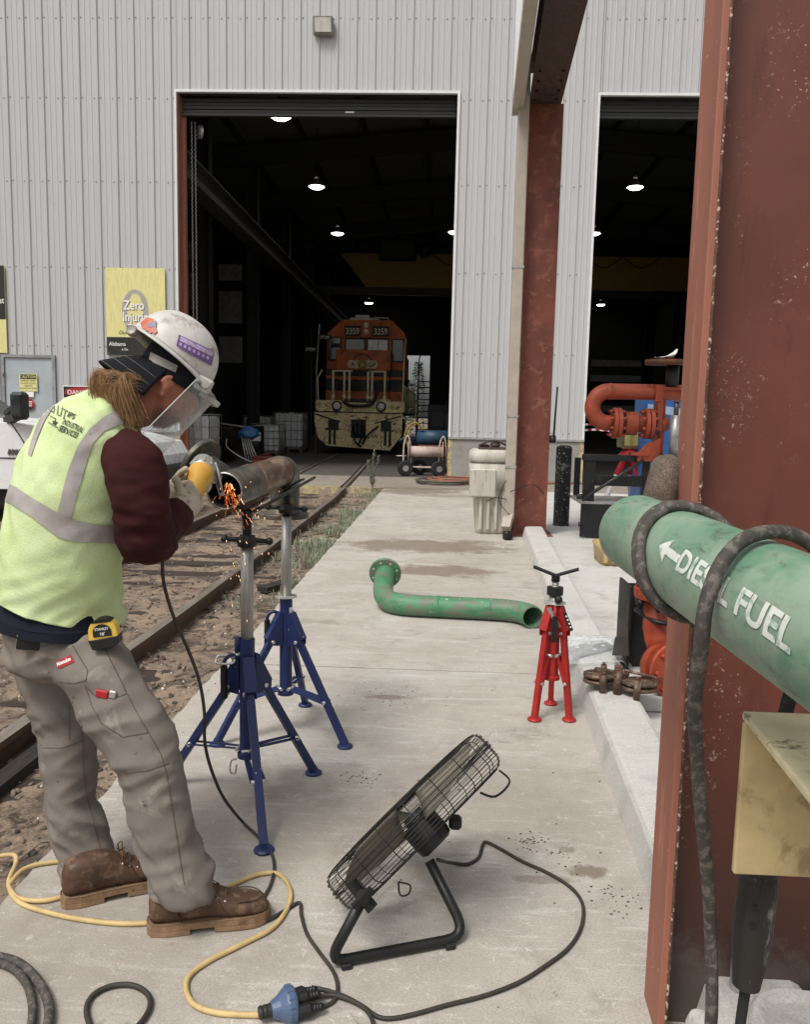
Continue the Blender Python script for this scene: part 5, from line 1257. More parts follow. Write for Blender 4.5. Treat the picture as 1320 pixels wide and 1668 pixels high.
# ------------------------------------------------------------------ pipe stands
m_navy = M('navy_stand_paint','#1d2a57',.45,var=.25,scale=9,wear='#151f45',wear_amt=.6,spots='#c7cbd6',spot_scale=70,spot_t=.745)
m_standred = M('red_stand_paint','#9c2523',.42,var=.2,scale=9,wear='#7c1817',wear_amt=.62,spots='#d9b8b2',spot_scale=60,spot_t=.745)
m_zinc = M('zinc_tube','#a3a09b',.38,.55,var=.3,scale=6,wear='#6f6b64',wear_amt=.58,stretch=(8,8,.8))
m_bolt = M('zinc_bolt','#c9c8c4',.3,.6)
m_thread = M('oiled_thread','#1c1b1a',.45,.3)
def pipe_stand(label, c, feet, z0, zt, zi, zh, ztop, mat, rt=.03, hr=.075, hz=.47, handle=True, washer=False, crank=0.0, inner=m_zinc, thread=m_thread, vwide=.08, vh=.05, group='folding tripod pipe stands'):
    cx, cy = c; C0 = V(cx,cy,0)
    t = thing('pipe_stand', label, 'pipe stand', (cx,cy,0), 0, group)
    mb = MB(); mb.pipe([C0+V(0,0,z0),C0+V(0,0,zt)],rt,rt-.004,22); mb.lathe(C0+V(0,0,z0-.004),(0,0,1),[(rt,0),(rt+.009,0),(rt+.009,.018),(rt,.022)],22); mb.build('outer_tube', mat, t)
    for k, f in enumerate(feet):
        d = V(f[0]-cx,f[1]-cy,0); r = d.length; d.normalize(); s = V(-d.y,d.x,0)
        top = C0+d*hr+V(0,0,hz); foot = C0+d*r+V(0,0,.016)
        mb = MB(); mb.beam(top+ (top-foot).normalized()*.02, foot, .03, .03, up=d); lg = mb.build('leg', mat, t, bevel=.003)
        mb = MB(); mb.lathe(C0+d*r+V(0,0,.002),(0,0,1),[(0,0),(.036,0),(.037,.006),(.03,.012),(.018,.016),(.016,.03),(0,.03)],18); mb.build('foot_pad', mat, lg)
        # folded gusset at the hinge
        mb = MB()
        for sg in (-1,1):
            q = C0+s*(sg*.021); o = [q+d*(rt-.004)+V(0,0,hz+.13), q+d*(rt+.008)+V(0,0,hz+.13), q+d*(hr+.028)+V(0,0,hz+.01), q+d*(hr+.026)+V(0,0,hz-.02), q+d*(rt-.004)+V(0,0,hz-.03)]
            mb.prism([p-s*.002 for p in o], s, .004)
        o = [C0+d*(rt+.009)+V(0,0,hz+.13), C0+d*(hr+.03)+V(0,0,hz+.01)]; mb.beam(o[0],o[1],.046,.004,up=d); mb.build('hinge_bracket', mat, t)
        zb = z0+.03; fz = max(.10, hz*.42) if r > .2 else hz*.42; u = (hz-fz)/(hz-.016); ap = top.lerp(foot,u)
        b0 = C0+d*(rt+.004)+V(0,0,zb if r > .2 else hz-.13)
        mb = MB(); mb.beam(b0+s*.014,ap+s*.019,.005,.022,up=d); mb.beam(b0-s*.014,ap-s*.019,.005,.022,up=d); mb.build('brace', mat, t)
        mb = MB()
        for p in (top-V(0,0,.006), ap, b0): mb.cyl(p-s*.027,p+s*.027,.0085,10)
        mb.build('bolts', m_bolt, lg)
    mb = MB(); mb.cyl(C0+V(0,0,zt-.05),C0+V(0,0,zi),rt-.0055,20); it = mb.build('inner_tube', inner, t)
    if washer: mb = MB(); mb.lathe(C0+V(0,0,zt),(0,0,1),[(rt-.006,0),(rt+.022,0),(rt+.022,.005),(rt-.006,.008)],24); mb.build('washer', m_bolt, t)
    mb = MB(); n = int((ztop-zi+.02)/.006); pr = []
    for k in range(n+1): pr.append((.0195 if k%2 else .0165, k*.006))
    mb.lathe(C0+V(0,0,zi-.01),(0,0,1),pr,16); mb.build('screw', thread, t)
    if handle:
        a = R(8); hd = V(math.cos(a),math.sin(a),-.05)
        L = .085
        mb = MB(); mb.tube([C0+V(0,0,zh)-hd*L,C0+V(0,0,zh)-hd*.035,C0+V(0,0,zh)+hd*.035,C0+V(0,0,zh)+hd*L],[.008,.011,.011,.008],10); mb.lathe(C0+V(0,0,zh-.024),(0,0,1),[(.0,0),(.036,0),(.04,.02),(.03,.042),(.0,.042)],18)
        for s in (-1,1): mb.sphere(C0+V(0,0,zh)+hd*(s*L),.0155,12,9)
        mb.build('wing_nut', m_black, t)
    # V head
    a = R(-8); vd = V(math.cos(a),math.sin(a),0)
    mb = MB()
    for s in (-1,1): mb.beam(C0+V(0,0,ztop),C0+vd*(s*vwide)+V(0,0,ztop+vh),.05,.009,up=V(0,1,0) if False else V(0,0,1))
    mb.cyl(C0+V(0,0,ztop-.03),C0+V(0,0,ztop+.004),.022,16); mb.build('v_head', m_black, t)
    # crank with black grip
    d = V(math.cos(crank),math.sin(crank),0)
    mb = MB(); p0 = C0+d*(rt)+V(0,0,hz+.12); mb.tube(catmull([p0,p0+d*.03+V(0,0,.012),p0+d*.055+V(0,0,-.005),p0+d*.06+V(0,0,-.03)],5),.008,8); ck = mb.build('crank_arm', mat, t)
    mb = MB(); mb.lathe(p0+d*.06+V(0,0,-.03),(0,0,-1),[(0,0),(.0145,0),(.0135,.02),(.0145,.05),(.0135,.08),(.015,.125),(.013,.13),(0,.13)],14); mb.build('grip', m_blackplastic, ck)
    return t, C0
t, C0 = pipe_stand('nearer navy blue tripod stand, holding the open end of the pipe with sparks', (-.735,3.08), [(-.585,2.70),(-.507,3.337),(-1.10,3.19)], .185, .664, 1.03, 1.056, 1.172, m_navy, crank=R(200))
mb = MB(); pts = [C0+V(-.035,-.01,.60),C0+V(-.07,-.02,.60),C0+V(-.105,-.03,.60),C0+V(-.112,-.04,.585),C0+V(-.105,-.05,.575),C0+V(-.05,-.04,.575),C0+V(-.042,-.03,.588)]; mb.tube(catmull(pts,4),.005,6); mb.cyl(C0+V(-.06,-.02,.59),C0+V(-.02,-.005,.61),.009,8); mb.build('lock_pin', m_bolt, t)
mb = MB(); mb.cyl(C0+V(-.036,-.006,.60),C0+V(-.036,-.006,.67),.012,10); mb.build('pin_sleeve', m_navy, t)
mb = MB(); mb.tube(catmull([C0+V(-.03,-.05,.19),C0+V(-.05,-.055,.185),C0+V(-.055,-.055,.14),C0+V(-.035,-.055,.135),C0+V(-.03,-.055,.17)],4),.004,6); mb.build('pin_ring', m_bolt, t)
t, C0 = pipe_stand('farther navy blue tripod stand with silver washer, under the pipe elbow', (-.715,3.79), [(-.405,3.63),(-.678,4.15),(-1.0,3.60)], .195, .672, 1.06, 1.10, 1.19, m_navy, washer=True, crank=R(195))
mb = MB(); mb.grid(lambda u,v: (lambda a: C0+V(.0306*math.cos(a),.0306*math.sin(a),.555+.07*v))(R(-50+45*u)),8,2); mb.build('label_sticker', m_white, t)
t, C0 = pipe_stand('small red folded tripod stand with black V head beside the curb', (.618,4.15), [(.528,4.06),(.708,4.075),(.645,4.31)], .20, .60, .645, .665, .745, m_standred, rt=.035, hr=.06, hz=.46, handle=False, washer=True, crank=R(-95), thread=m_zinc, vwide=.115, vh=.04, group='folding tripod pipe stands')
mb = MB(); mb.lathe(C0+V(0,0,.645),(0,0,1),[(.02,0),(.042,0),(.042,.04),(.02,.04)],20); mb.sphere(C0+V(.012,-.05,.63),.021,12,9); mb.cyl(C0+V(.01,-.03,.64),C0+V(.012,-.05,.63),.009,8); mb.build('black_collar', m_black, t)
mb = MB(); mb.beam(C0+V(-.035,-.045,.585),C0+V(.018,-.075,.49),.012,.02); mb.build('lever', M('grey_lever','#8d8a84',.45,.3), t)
mb = MB(); mb.beam(C0+V(.045,-.058,.565),C0+V(.083,-.072,.475),.018,.004,up=V(.3,-.8,.3)); mb.build('black_label', m_black, t)
mb = MB()
for k in range(4): mb.box(C0+V(.053+.0075*k,-.067-.0028*k,.548-.018*k),(.008,.002,.008))
mb.build('label_print', m_white, t)

# ------------------------------------------------------------------ pipe being ground
t = thing('flanged_pipe', 'dark steel pipe with flanges resting on the two navy stands', 'pipe', (-.77,3.4,1.25))
m_pdark = M('dark_green_primer_pipe','#454740',.42,.35,var=.3,scale=7,wear='#6f6353',wear_amt=.5,wear_scale=8)
m_pbare = M('bare_rusty_pipe','#6b5340',.42,.4,var=.35,scale=6,wear='#917f6c',wear_amt=.5,wear_scale=5,stretch=(3,1,3),spots='#8d5a34',spot_scale=20,spot_t=.68)
A = V(-.803,3.00,1.252); B = V(-.752,3.80,1.272); ax = (B-A).normalized()
mid = A.lerp(B,.42)
mb = MB(); mb.pipe([A,mid],.0715,.064,36); p1 = mb.build('open_end', m_pdark, t)
mb = MB(); mb.lathe(A,-ax,[(.0714,0),(.0675,.004),(.064,.0)],36); mb.build('ground_bevel', M('bright_ground_steel','#b7b4ae',.25,.8), p1)
mb = MB(); mb.pipe([mid,B],.0715,.064,36); mb.lathe(mid,ax,[(.0715,-.006),(.0745,0),(.0715,.006)],36); mb.build('middle_length', m_pbare, t)
mb = MB(); el = catmull([B,V(-.748,3.87,1.268),V(-.749,3.925,1.235),V(-.752,3.945,1.17),V(-.755,3.945,1.10),V(-.757,3.945,1.06)],6); mb.tube(el,.0715,30,caps=False); mb.lathe(B,ax,[(.0715,-.005),(.0745,0),(.0715,.005)],36); mb.build('elbow', m_pdark, t)
mb = MB(); fc = V(-.757,3.945,1.035); mb.lathe(fc,(0,0,1),[(.06,0),(.118,0),(.122,.004),(.122,.02),(.118,.024),(.085,.026),(.073,.05),(.06,.05),(.06,0)],36); fl = mb.build('end_flange', m_pdark, t)
mb = MB()
for k in range(8): q = fc+V(.1*math.cos(R(45*k+22)),.1*math.sin(R(45*k+22)),.0245); mb.disc(q,(0,0,1),.009,10)
mb.build('bolt_holes', m_black, fl, fixn=False)
b0 = A+ax*.14+V(-.03,0,.02); fd = V(-.13,.055,.075).normalized(); fc = b0+fd*.165
mb = MB(); mb.tube([b0,b0+fd*.08,b0+fd*.12],[.05,.05,.053],26); mb.build('branch', m_pdark, t)
mb = MB(); mb.lathe(b0+fd*.115,fd,[(.05,0),(.06,.002),(.062,.02),(.098,.024),(.101,.028),(.101,.044),(.098,.048),(.052,.048),(.046,.0)],36); fl = mb.build('branch_flange', m_pdark, t)
a_, b_ = frame(fd); mb = MB()
for k in range(8):
    for h in (.0235,.0485): mb.disc(b0+fd*(.115+h)+(a_*math.cos(R(45*k))+b_*math.sin(R(45*k)))*.081,fd,.008,10)
mb.build('bolt_holes', m_black, fl, fixn=False)
mb = MB(); mb.tube([V(-.70,3.05,1.172),V(-.60,3.9,1.24)],.007,8); o = mb.build('steel_rod', m_black); tag(o,'thin dark steel rod lying along the underside of the pipe','rod')

# ------------------------------------------------------------------ floor fan
C0 = V(-.043,2.40,.300)
vv = (C0-EYE).normalized(); rt_ = vv.cross(V(0,0,1)).normalized(); up_ = rt_.cross(vv).normalized()
th = R(44.5); e1 = rt_*math.cos(th)+up_*math.sin(th); nn = -rt_*math.sin(th)+up_*math.cos(th)
# turn it a touch so that the rear grille shows
qv = Quaternion(e1, R(-1)); nn = qv @ nn; e2 = e1.cross(nn).normalized()
t = thing('floor_fan', 'black tilted drum floor fan in a wire cage standing on the slab', 'fan', (C0.x,C0.y,0))
m_wire = M('dark_fan_wire','#2b2a28',.5,.3,var=.25); m_bladem = M('dusty_fan_blade','#8a8375',.5,.2,var=.25)
FR = .325
def fp(a, r, h): return C0+(e1*math.cos(a)+e2*math.sin(a))*r+nn*h
def ringw(mb, r, h, w2=.0013, n=56): mb.tube([fp(2*math.pi*k/n,r,h) for k in range(n)],w2,4,closed=True)
prof = []      # profile of the cage from rear hub over the rim to front hub
for k in range(13): prof.append((.05+.235*k/12, -.068))
for a in range(10,90,20): prof.append((.285+.04*math.sin(R(a)), -.034-.034*math.cos(R(a))))
for k in range(8): prof.append((FR, -.034+.07*k/7))
for a in range(10,90,25): prof.append((.295+.03*math.cos(R(a)), .036+.026*math.sin(R(a))))
for k in range(15): prof.append((.29-.265*k/14, .062))
mb = MB()
for r, h in prof: ringw(mb, r, h)
for r, h in ((FR+.002,.0),(FR+.002,.012),(.05,-.069),(.05,.063)): ringw(mb,r,h,.0028)
for k in range(20):
    a = 2*math.pi*k/20; mb.tube([fp(a,r*.994,h*.98) for r,h in prof],.0017,4)
mb.build('cage', m_wire, t)
mb = MB(); mb.lathe(C0-nn*.115,nn,[(0,.012),(.045,.012),(.058,.02),(.062,.04),(.062,.10),(.045,.11),(0,.11)],26); mb.build('motor', m_blackplastic, t)
mb = MB(); mb.box(C0-nn*.09+e1*.085,(.04,.04,.04),bev=.01); mb.build('switch_box', m_blackplastic, t)
mb = MB(); mb.lathe(C0+nn*.062,nn,[(0,.006),(.05,.004),(.055,-.003)],24); mb.lathe(C0-nn*.01,nn,[(0,.03),(.035,.03),(.04,0)],18); mb.build('hub', m_black, t)
for k in range(3):
    mb = MB(); a0 = R(120*k+35)
    def bl(u, v): 
        a = a0+(v-.5)*(1.25-.3*u); r = .05+.235*u; return fp(a, r, .02+ (v-.5)*.085*(1-.25*u)*(-1))
    mb.grid(bl,8,8); o = mb.build('blade', m_bladem, t); sm = o.modifiers.new('thick','SOLIDIFY'); sm.thickness = .003
# stand tube
pv = C0-e1*.245-vv*.215-nn*.05
k1 = G(535,1568,.018); k2 = G(762,1525,.018)
armend = C0-e1*.05-nn*.115
def bend(a, b, c, r=.05): 
    u = (a-b).normalized(); w2 = (c-b).normalized(); p, q = b+u*r, b+w2*r
    return [p.lerp(b,.0)*(1-s)**2+b*2*s*(1-s)+q*s*s for s in [i/6 for i in range(7)]]
mb = MB(); mb.tube([pv]+bend(pv,k1,k2,.06)+bend(k1,k2,armend,.07)+[armend],.0155,14); mb.build('stand_tube', M('worn_black_tube','#1d1e1c',.4,var=.3,wear='#4a4a45',wear_amt=.63,wear_scale=30), t)
for f in (.12,.86): q = k1.lerp(k2,f); mb = MB(); mb.box((q.x,q.y-.004,.009),(.03,.04,.016),Matrix.Rotation(.3,3,'Z'),bev=.003); mb.build('rubber_foot', m_rub, t)
mb = MB(); mb.lathe(pv-e2*.0+(-vv)*.0,-vv,[(0,-.03),(.022,-.03),(.022,.02),(.012,.03),(0,.03)],14); mb.beam(pv-vv*.03-e1*.035,pv-vv*.03+e1*.035,.012,.02); mb.beam(pv+nn*.05,pv-nn*.04,.03,.02); mb.build('tilt_knob', m_black, t)
mb = MB(); q = [(.21,-.082),(.24,-.125),(.31,-.125),(.31,-.075)]; mb.tube(catmull([fp(R(-25),a/math.cos(R(25)),h) for a,h in q],4),.004,6); mb.build('carry_handle', m_wire, t)
mb = MB(); q0 = C0-e1*.16-nn*.095; mb.tube(catmull([q0,q0-nn*.03-e1*.02,q0-nn*.045,q0-nn*.03+e1*.02,q0],4),.003,5); mb.build('wire_loop', m_wire, t)

# ------------------------------------------------------------------ cords on the slab
def gpath(pts, z): return [G(x,y,z) for x,y in pts]
m_ycord = M('yellow_cord','#bfa673',.55,var=.18,scale=14); m_bcord = M('dusty_black_cord','#37332f',.65,var=.3,scale=20,wear='#5c564e',wear_amt=.6)
mb = MB()
p = gpath([(-20,1398),(20,1392),(26,1405),(14,1438),(30,1468),(75,1485),(130,1497),(195,1504),(255,1502),(300,1495),(345,1462),(385,1438),(425,1423),(455,1424),(472,1447),(470,1475),(445,1510),(400,1535),(340,1565),(308,1590),(304,1615),(320,1638),(360,1650),(425,1653)],.008)
mb.tube(catmull(p,8),.0078,9)
p = gpath([(15,1440),(35,1418),(60,1408),(95,1403),(140,1398)],.0085)+[G(160,1440,.008)]+gpath([(95,1462),(60,1467),(30,1462),(15,1446)],.009)
mb.tube(catmull(p,8),.0078,9)
tag(mb.build('extension_cord', m_ycord), 'yellow extension cord looping across the slab around the boots', 'cord')
fanp = [C0-nn*.13-e1*.03, G(735,1405,.03)]+gpath([(765,1408),(782,1395),(788,1372)],.012)[0:0]+gpath([(762,1407),(780,1396),(786,1378),(792,1371),(815,1382),(850,1402),(890,1420),(925,1441),(945,1462),(951,1485),(945,1515),(925,1545),(890,1572),(845,1600),(790,1621),(730,1636),(680,1650),(640,1658),(615,1655),(590,1638),(560,1622),(530,1612),(508,1608)],.007)
mb = MB(); mb.tube(catmull(fanp,7),.0058,8); tag(mb.build('fan_cord', m_bcord), 'black power cord curving from the fan to the blue splitter', 'cord')
gc = [Yp(300,842,2.60),Yp(272,880,2.52),Yp(265,915,2.5),Yp(268,955,2.5),Yp(285,1010,2.5),Yp(308,1062,2.52),Yp(325,1110,2.54),Yp(333,1160,2.56),Yp(334,1210,2.60),Yp(345,1255,2.66),Yp(365,1300,2.74),G(395,1338,.02)]+gpath([(420,1362),(440,1385),(447,1410),(441,1440),(428,1465),(423,1488),(425,1500)],.008)+gpath([(440,1497),(465,1482),(488,1470),(491,1490),(500,1520),(520,1550),(542,1580),(550,1605),(545,1628),(525,1640),(505,1644)],.007)
mb = MB(); mb.tube(catmull(gc,7),.0056,8); tag(mb.build('grinder_cord', m_bcord), 'black cord hanging from the grinder past the knee to the blue splitter', 'cord')
mb = MB(); mb.tube(catmull(gpath([(508,1626),(540,1620),(575,1630),(600,1648),(612,1680),(620,1720),(640,1800),(700,1900)],.012),7),.0058,8); tag(mb.build('electric_cable', m_bcord), 'short black cord leaving the splitter at the bottom edge', 'cord')
mb = MB(); pts = gpath([(-60,1548),(-10,1556),(30,1568),(62,1598),(80,1640),(72,1690),(40,1760),(-60,1900),(-200,2000)],.014); mb.tube(catmull(pts,8),.0125,10); pts = gpath([(-60,1565),(0,1568),(35,1590),(52,1630),(48,1680),(20,1740),(-80,1860),(-220,1960)],.014); mb.tube(catmull(pts,8),.011,10)
tag(mb.build('rubber_hose', m_hose), 'thick black rubber hose in the bottom left corner', 'hose')
mb = MB(); pts = gpath([(160,1690),(141,1650),(150,1622),(180,1606),(215,1604),(240,1618),(244,1640),(225,1670),(190,1690)],.009); mb.tube(catmull(pts,8,closed=True),.0072,9,closed=True)
tag(mb.build('rubber_ring', m_bcord), 'closed ring of black cord on the slab at the bottom edge', 'cord')
t = thing('power_splitter', 'translucent blue three way power splitter joining yellow and black cords', 'splitter', (-.35,1.93,0))
s0 = G(422,1650,.03); sd = (G(480,1634,.03)-s0).normalized(); sn = V(-sd.y,sd.x,0)
mb = MB(); mb.lathe(s0,sd,[(0,0),(.015,0),(.017,.005),(.015,.01),(.017,.015),(.016,.022),(.017,.03),(.014,.034)],18); mb.build('grommet', m_conn, t)
mb = MB(); mb.lathe(s0,sd,[(.014,.03),(.02,.032),(.03,.052),(.043,.068),(.046,.074),(.046,.088),(.042,.094),(0,.094)],26)
q = NT('blue_clear_plastic'); q.b.inputs['Transmission Weight'].default_value = .35; m_bluep = q.fin(srgb('#5a6f8f'),.2,0,.6)
mb.build('body', m_bluep, t)
mb = MB()
for k in range(14): a = 2*math.pi*k/14; q = s0+sd*.081+(sn*math.cos(a)+V(0,0,1)*math.sin(a))*.0455; mb.beam(q-sd*.009,q+sd*.009,.004,.004)
mb.build('body_ribs', m_bluep, t)
for dy, dz in ((.028,.0),(0,.008),(-.028,-.004)):
    mb = MB(); b = s0+sd*.094+sn*dy+V(0,0,dz); dr = (sd+sn*dy*2).normalized(); mb.lathe(b,dr,[(0,0),(.017,0),(.018,.03),(.011,.04),(.012,.044),(.009,.048),(.011,.052),(.008,.056),(.010,.06),(.006,.07),(0,.07)],14); mb.build('plug', m_blackplastic, t)
# small scraps on the slab
for (px,py,rx,lab) in ((870,1402,.01,None),):
    pass
# ------------------------------------------------------------------ the worker
from mathutils.bvhtree import BVHTree
PSI = R(35); fa_ = V(math.cos(PSI),math.sin(PSI),0); sa_ = V(math.sin(PSI),-math.cos(PSI),0)   # facing, his right side
m_skin = M('tanned_skin','#9c6650',.6,var=.3,scale=30,wear='#83483a',wear_amt=.5,wear_scale=12,bump=.15,bscale=260)
m_maroon = M('maroon_sleeve','#371817',.85,var=.25,scale=10,bump=.25,bscale=700,spec=.15)
m_navyshirt = M('navy_shirt','#191b26',.85,var=.25,bump=.2,bscale=500,spec=.15)
m_pants = M('grey_canvas','#7b736c',.88,var=.16,scale=5,wear='#8d847b',wear_amt=.56,wear_scale=9,spots='#5d544d',spot_scale=34,spot_t=.72,bump=.2,bscale=500,spec=.15)
m_boot = M('worn_brown_leather','#503a2c',.65,var=.4,scale=14,wear='#6b5544',wear_amt=.5,wear_scale=20,bump=.3,bscale=120)
m_sole = M('tan_crepe_sole','#8b6f55',.8,var=.25,scale=20,wear='#5d4936',wear_amt=.57)
m_glove = M('pale_work_glove','#b9ab98',.85,var=.2,scale=18,wear='#857666',wear_amt=.56,wear_scale=24,bump=.3,bscale=200)
m_hair = M('brown_hair','#a3805a',.55,var=.4,scale=40,stretch=(1,1,.4))
q = NT('lime_mesh_fabric'); vo = q.n('ShaderNodeTexVoronoi'); vo.inputs['Scale'].default_value = 210; q.l(q.co, vo.inputs['Vector'])
n1 = q.noise(7,6,.65); cc = q.mix(q.ramp(n1,.3,.7),srgb('#bbcb92'),srgb('#c8d7a7')); cc = q.mix(q.ramp(vo.outputs['Distance'],.0,.42,.5,0),cc,srgb('#9fae70'))
cc = q.mix(q.ramp(q.noise(5,7,.7,None,.4),.6,.75,0,.4),cc,srgb('#a3ad72')); q.bump(vo.outputs['Distance'],.35,.002); m_lime = q.fin(cc,.85,0,.15)
m_lime2 = M('lime_binding','#b4cb66',.8,var=.08)
m_reflect = M('grey_reflective_tape','#a39b98',.5,var=.15,scale=14,wear='#8a827f',wear_amt=.6,bump=.15,bscale=90)
m_helmet = M('scuffed_white_helmet','#c4c1bb',.42,var=.14,scale=9,wear='#9c968e',wear_amt=.53,wear_scale=14,spots='#77726c',spot_scale=40,spot_t=.71)

def ringset(tab, n=6):
    """tab rows: px, py, Y, depth half, width half -> smoothly interpolated rings square to the spine"""
    c = [Yp(a,b,y) for a,b,y,_,_ in tab]; cs = catmull(c,n); out = []
    for i, p in enumerate(cs):
        f = i/n; k = min(int(f),len(tab)-2); u = f-k; u = u*u*(3-2*u)
        d = tab[k][3]*(1-u)+tab[k+1][3]*u; w2 = tab[k][4]*(1-u)+tab[k+1][4]*u
        tn = (cs[min(i+1,len(cs)-1)]-cs[max(i-1,0)]).normalized()
        fw2 = (fa_-tn*fa_.dot(tn)).normalized(); sd2 = (sa_-tn*sa_.dot(tn)).normalized()
        out.append((p,fw2*d,sd2*w2))
    return out
def limb(mb, pts, n=20, sub=4):
    """pts rows: px, py, Y, radius"""
    c = catmull([Yp(a,b,y) for a,b,y,_ in pts],sub); rs = []
    for i in range(len(c)):
        f = i/sub; k = min(int(f),len(pts)-2); u = f-k; rs.append(pts[k][3]*(1-u)+pts[k+1][3]*u)
    mb.tube(c,rs,n)
TORSO = [(98,980,2.43,.174,.210),(98,930,2.42,.166,.205),(106,860,2.42,.170,.215),(120,790,2.43,.166,.225),(140,735,2.45,.155,.222),(163,700,2.47,.138,.212),(186,677,2.485,.105,.178),(206,664,2.495,.072,.09)]
RLEG = [(124,1052,2.34,.100),(163,1105,2.30,.112),(200,1160,2.28,.106),(228,1205,2.26,.099),(249,1262,2.255,.086),(262,1330,2.25,.086),(280,1395,2.25,.088),(299,1440,2.25,.090),(301,1456,2.25,.090)]
LLEG = [(72,1040,2.52,.112),(98,1130,2.51,.105),(111,1215,2.50,.090),(113,1290,2.49,.081),(127,1350,2.485,.080),(143,1398,2.48,.088),(150,1424,2.48,.088)]
RARM = [(188,740,2.40,.078),(218,756,2.30,.083),(226,790,2.28,.083),(234,835,2.28,.079),(240,878,2.31,.070),(262,868,2.41,.060),(288,836,2.54,.050),(300,826,2.60,.042)]
LARM = [(180,705,2.60,.078),(205,740,2.72,.078),(222,800,2.76,.072),(238,850,2.79,.064),(262,830,2.83,.052),(282,800,2.87,.042)]
def shrink(t, k): return [(*r[:3],*[q*k for q in r[3:]]) for r in t]
# head frame
HC = Yp(271,630,2.5); PH, HP = R(28), R(38)
hf = V(math.cos(PH)*math.cos(HP),math.sin(PH)*math.cos(HP),-math.sin(HP)); hu = V(math.cos(PH)*math.sin(HP),math.sin(PH)*math.sin(HP),math.cos(HP)); hr = hf.cross(hu).normalized()
def hp(f, r, u): return HC+hf*f+hr*r+hu*u
# skin with greying stubble on the jaw
q = NT('tanned_skin_with_stubble'); n1 = q.noise(30,6,.65); cc = q.mix(q.ramp(n1,.3,.7),srgb('#8a5643'),srgb('#a06c56')); cc = q.mix(q.ramp(q.noise(9,5,.6),.45,.65,0,.5),cc,srgb('#8d4f3f'))
jw = hp(.045,0,-.105); mp = q.mapping((1,1,1),loc=tuple(-v for v in jw)); vm = q.n('ShaderNodeVectorMath',operation='LENGTH'); q.l(mp,vm.inputs[0])
st_ = q.math('MULTIPLY', q.ramp(q.math('ADD',vm.outputs['Value'],q.math('MULTIPLY',q.math('SUBTRACT',q.noise(40,4,.6),.5),.05)),.055,.085,1,0), q.ramp(q.noise(420,2,.5),.38,.55,.35,1))
cc = q.mix(st_,cc,srgb('#5b4539')); q.bump(q.noise(240,4,.6),.2,.002); m_skin = q.fin(cc,q.ramp(n1,.3,.7,.5,.7),0,.35)
# one continuous body under the clothes
mb = MB()
mb.loft(ringset(shrink(TORSO,.86)),24)
mb.loft(ringset(shrink([(98,985,2.43,.16,.19),(95,1030,2.42,.16,.195),(98,1075,2.42,.13,.17)],.88)),24)
limb(mb,shrink(RLEG,.72)); limb(mb,shrink(LLEG,.72)); limb(mb,shrink(RARM,.78)); limb(mb,shrink(LARM,.78))
mb.tube([Yp(206,668,2.495),HC-hf*.02-hu*.10,HC-hf*.02-hu*.04],[.066,.062,.066],20)
def headf(u, v):
    a = 2*math.pi*u; ph = math.pi*v; x, y, z = math.sin(ph)*math.cos(a), math.sin(ph)*math.sin(a), math.cos(ph)
    f = x*.098; r = y*.078; h = z*.122
    if z < 0:
        k = -z; f += .018*k; r *= 1-.30*k*k; f *= 1-.05*k
    if x > 0: f -= .010*math.exp(-((z-.06)/.12)**2)*math.exp(-((abs(y)-.38)/.18)**2)           # eye sockets
    f += (.022*math.exp(-((z+.12)/.12)**2)*math.exp(-(y/.17)**2)+.012*math.exp(-((z-.1)/.16)**2)*math.exp(-(y/.12)**2)) if x > 0 else 0   # nose
    f += (.006*math.exp(-((z-.22)/.07)**2)*math.exp(-(y/.5)**2)) if x > 0 else 0             # brow
    f += (.006*math.exp(-((z+.45)/.06)**2)+.006*math.exp(-((z+.56)/.05)**2))*math.exp(-(y/.25)**2) if x > 0 else 0   # lips
    f += .012*math.exp(-((z+.86)/.16)**2)*math.exp(-(y/.3)**2) if x > 0 else 0                # chin
    return hp(f,r,h)
mb.grid(headf,56,40,cu=True)
for s in (-1,1):     # ears: rim and hollow
    e = [hp(-.012+.018*math.cos(R(a)),s*(.078+.008*math.sin(R(a*.5))),-.005+.030*math.sin(R(a))) for a in range(-110,200,20)]
    mb.tube(e,.0062,8); mb.sphere(hp(-.01,s*.077,-.008),.016,10,8,scale=(1,1,1.4)); mb.sphere(hp(-.002,s*.078,-.036),.008,8,6)
hands = {}
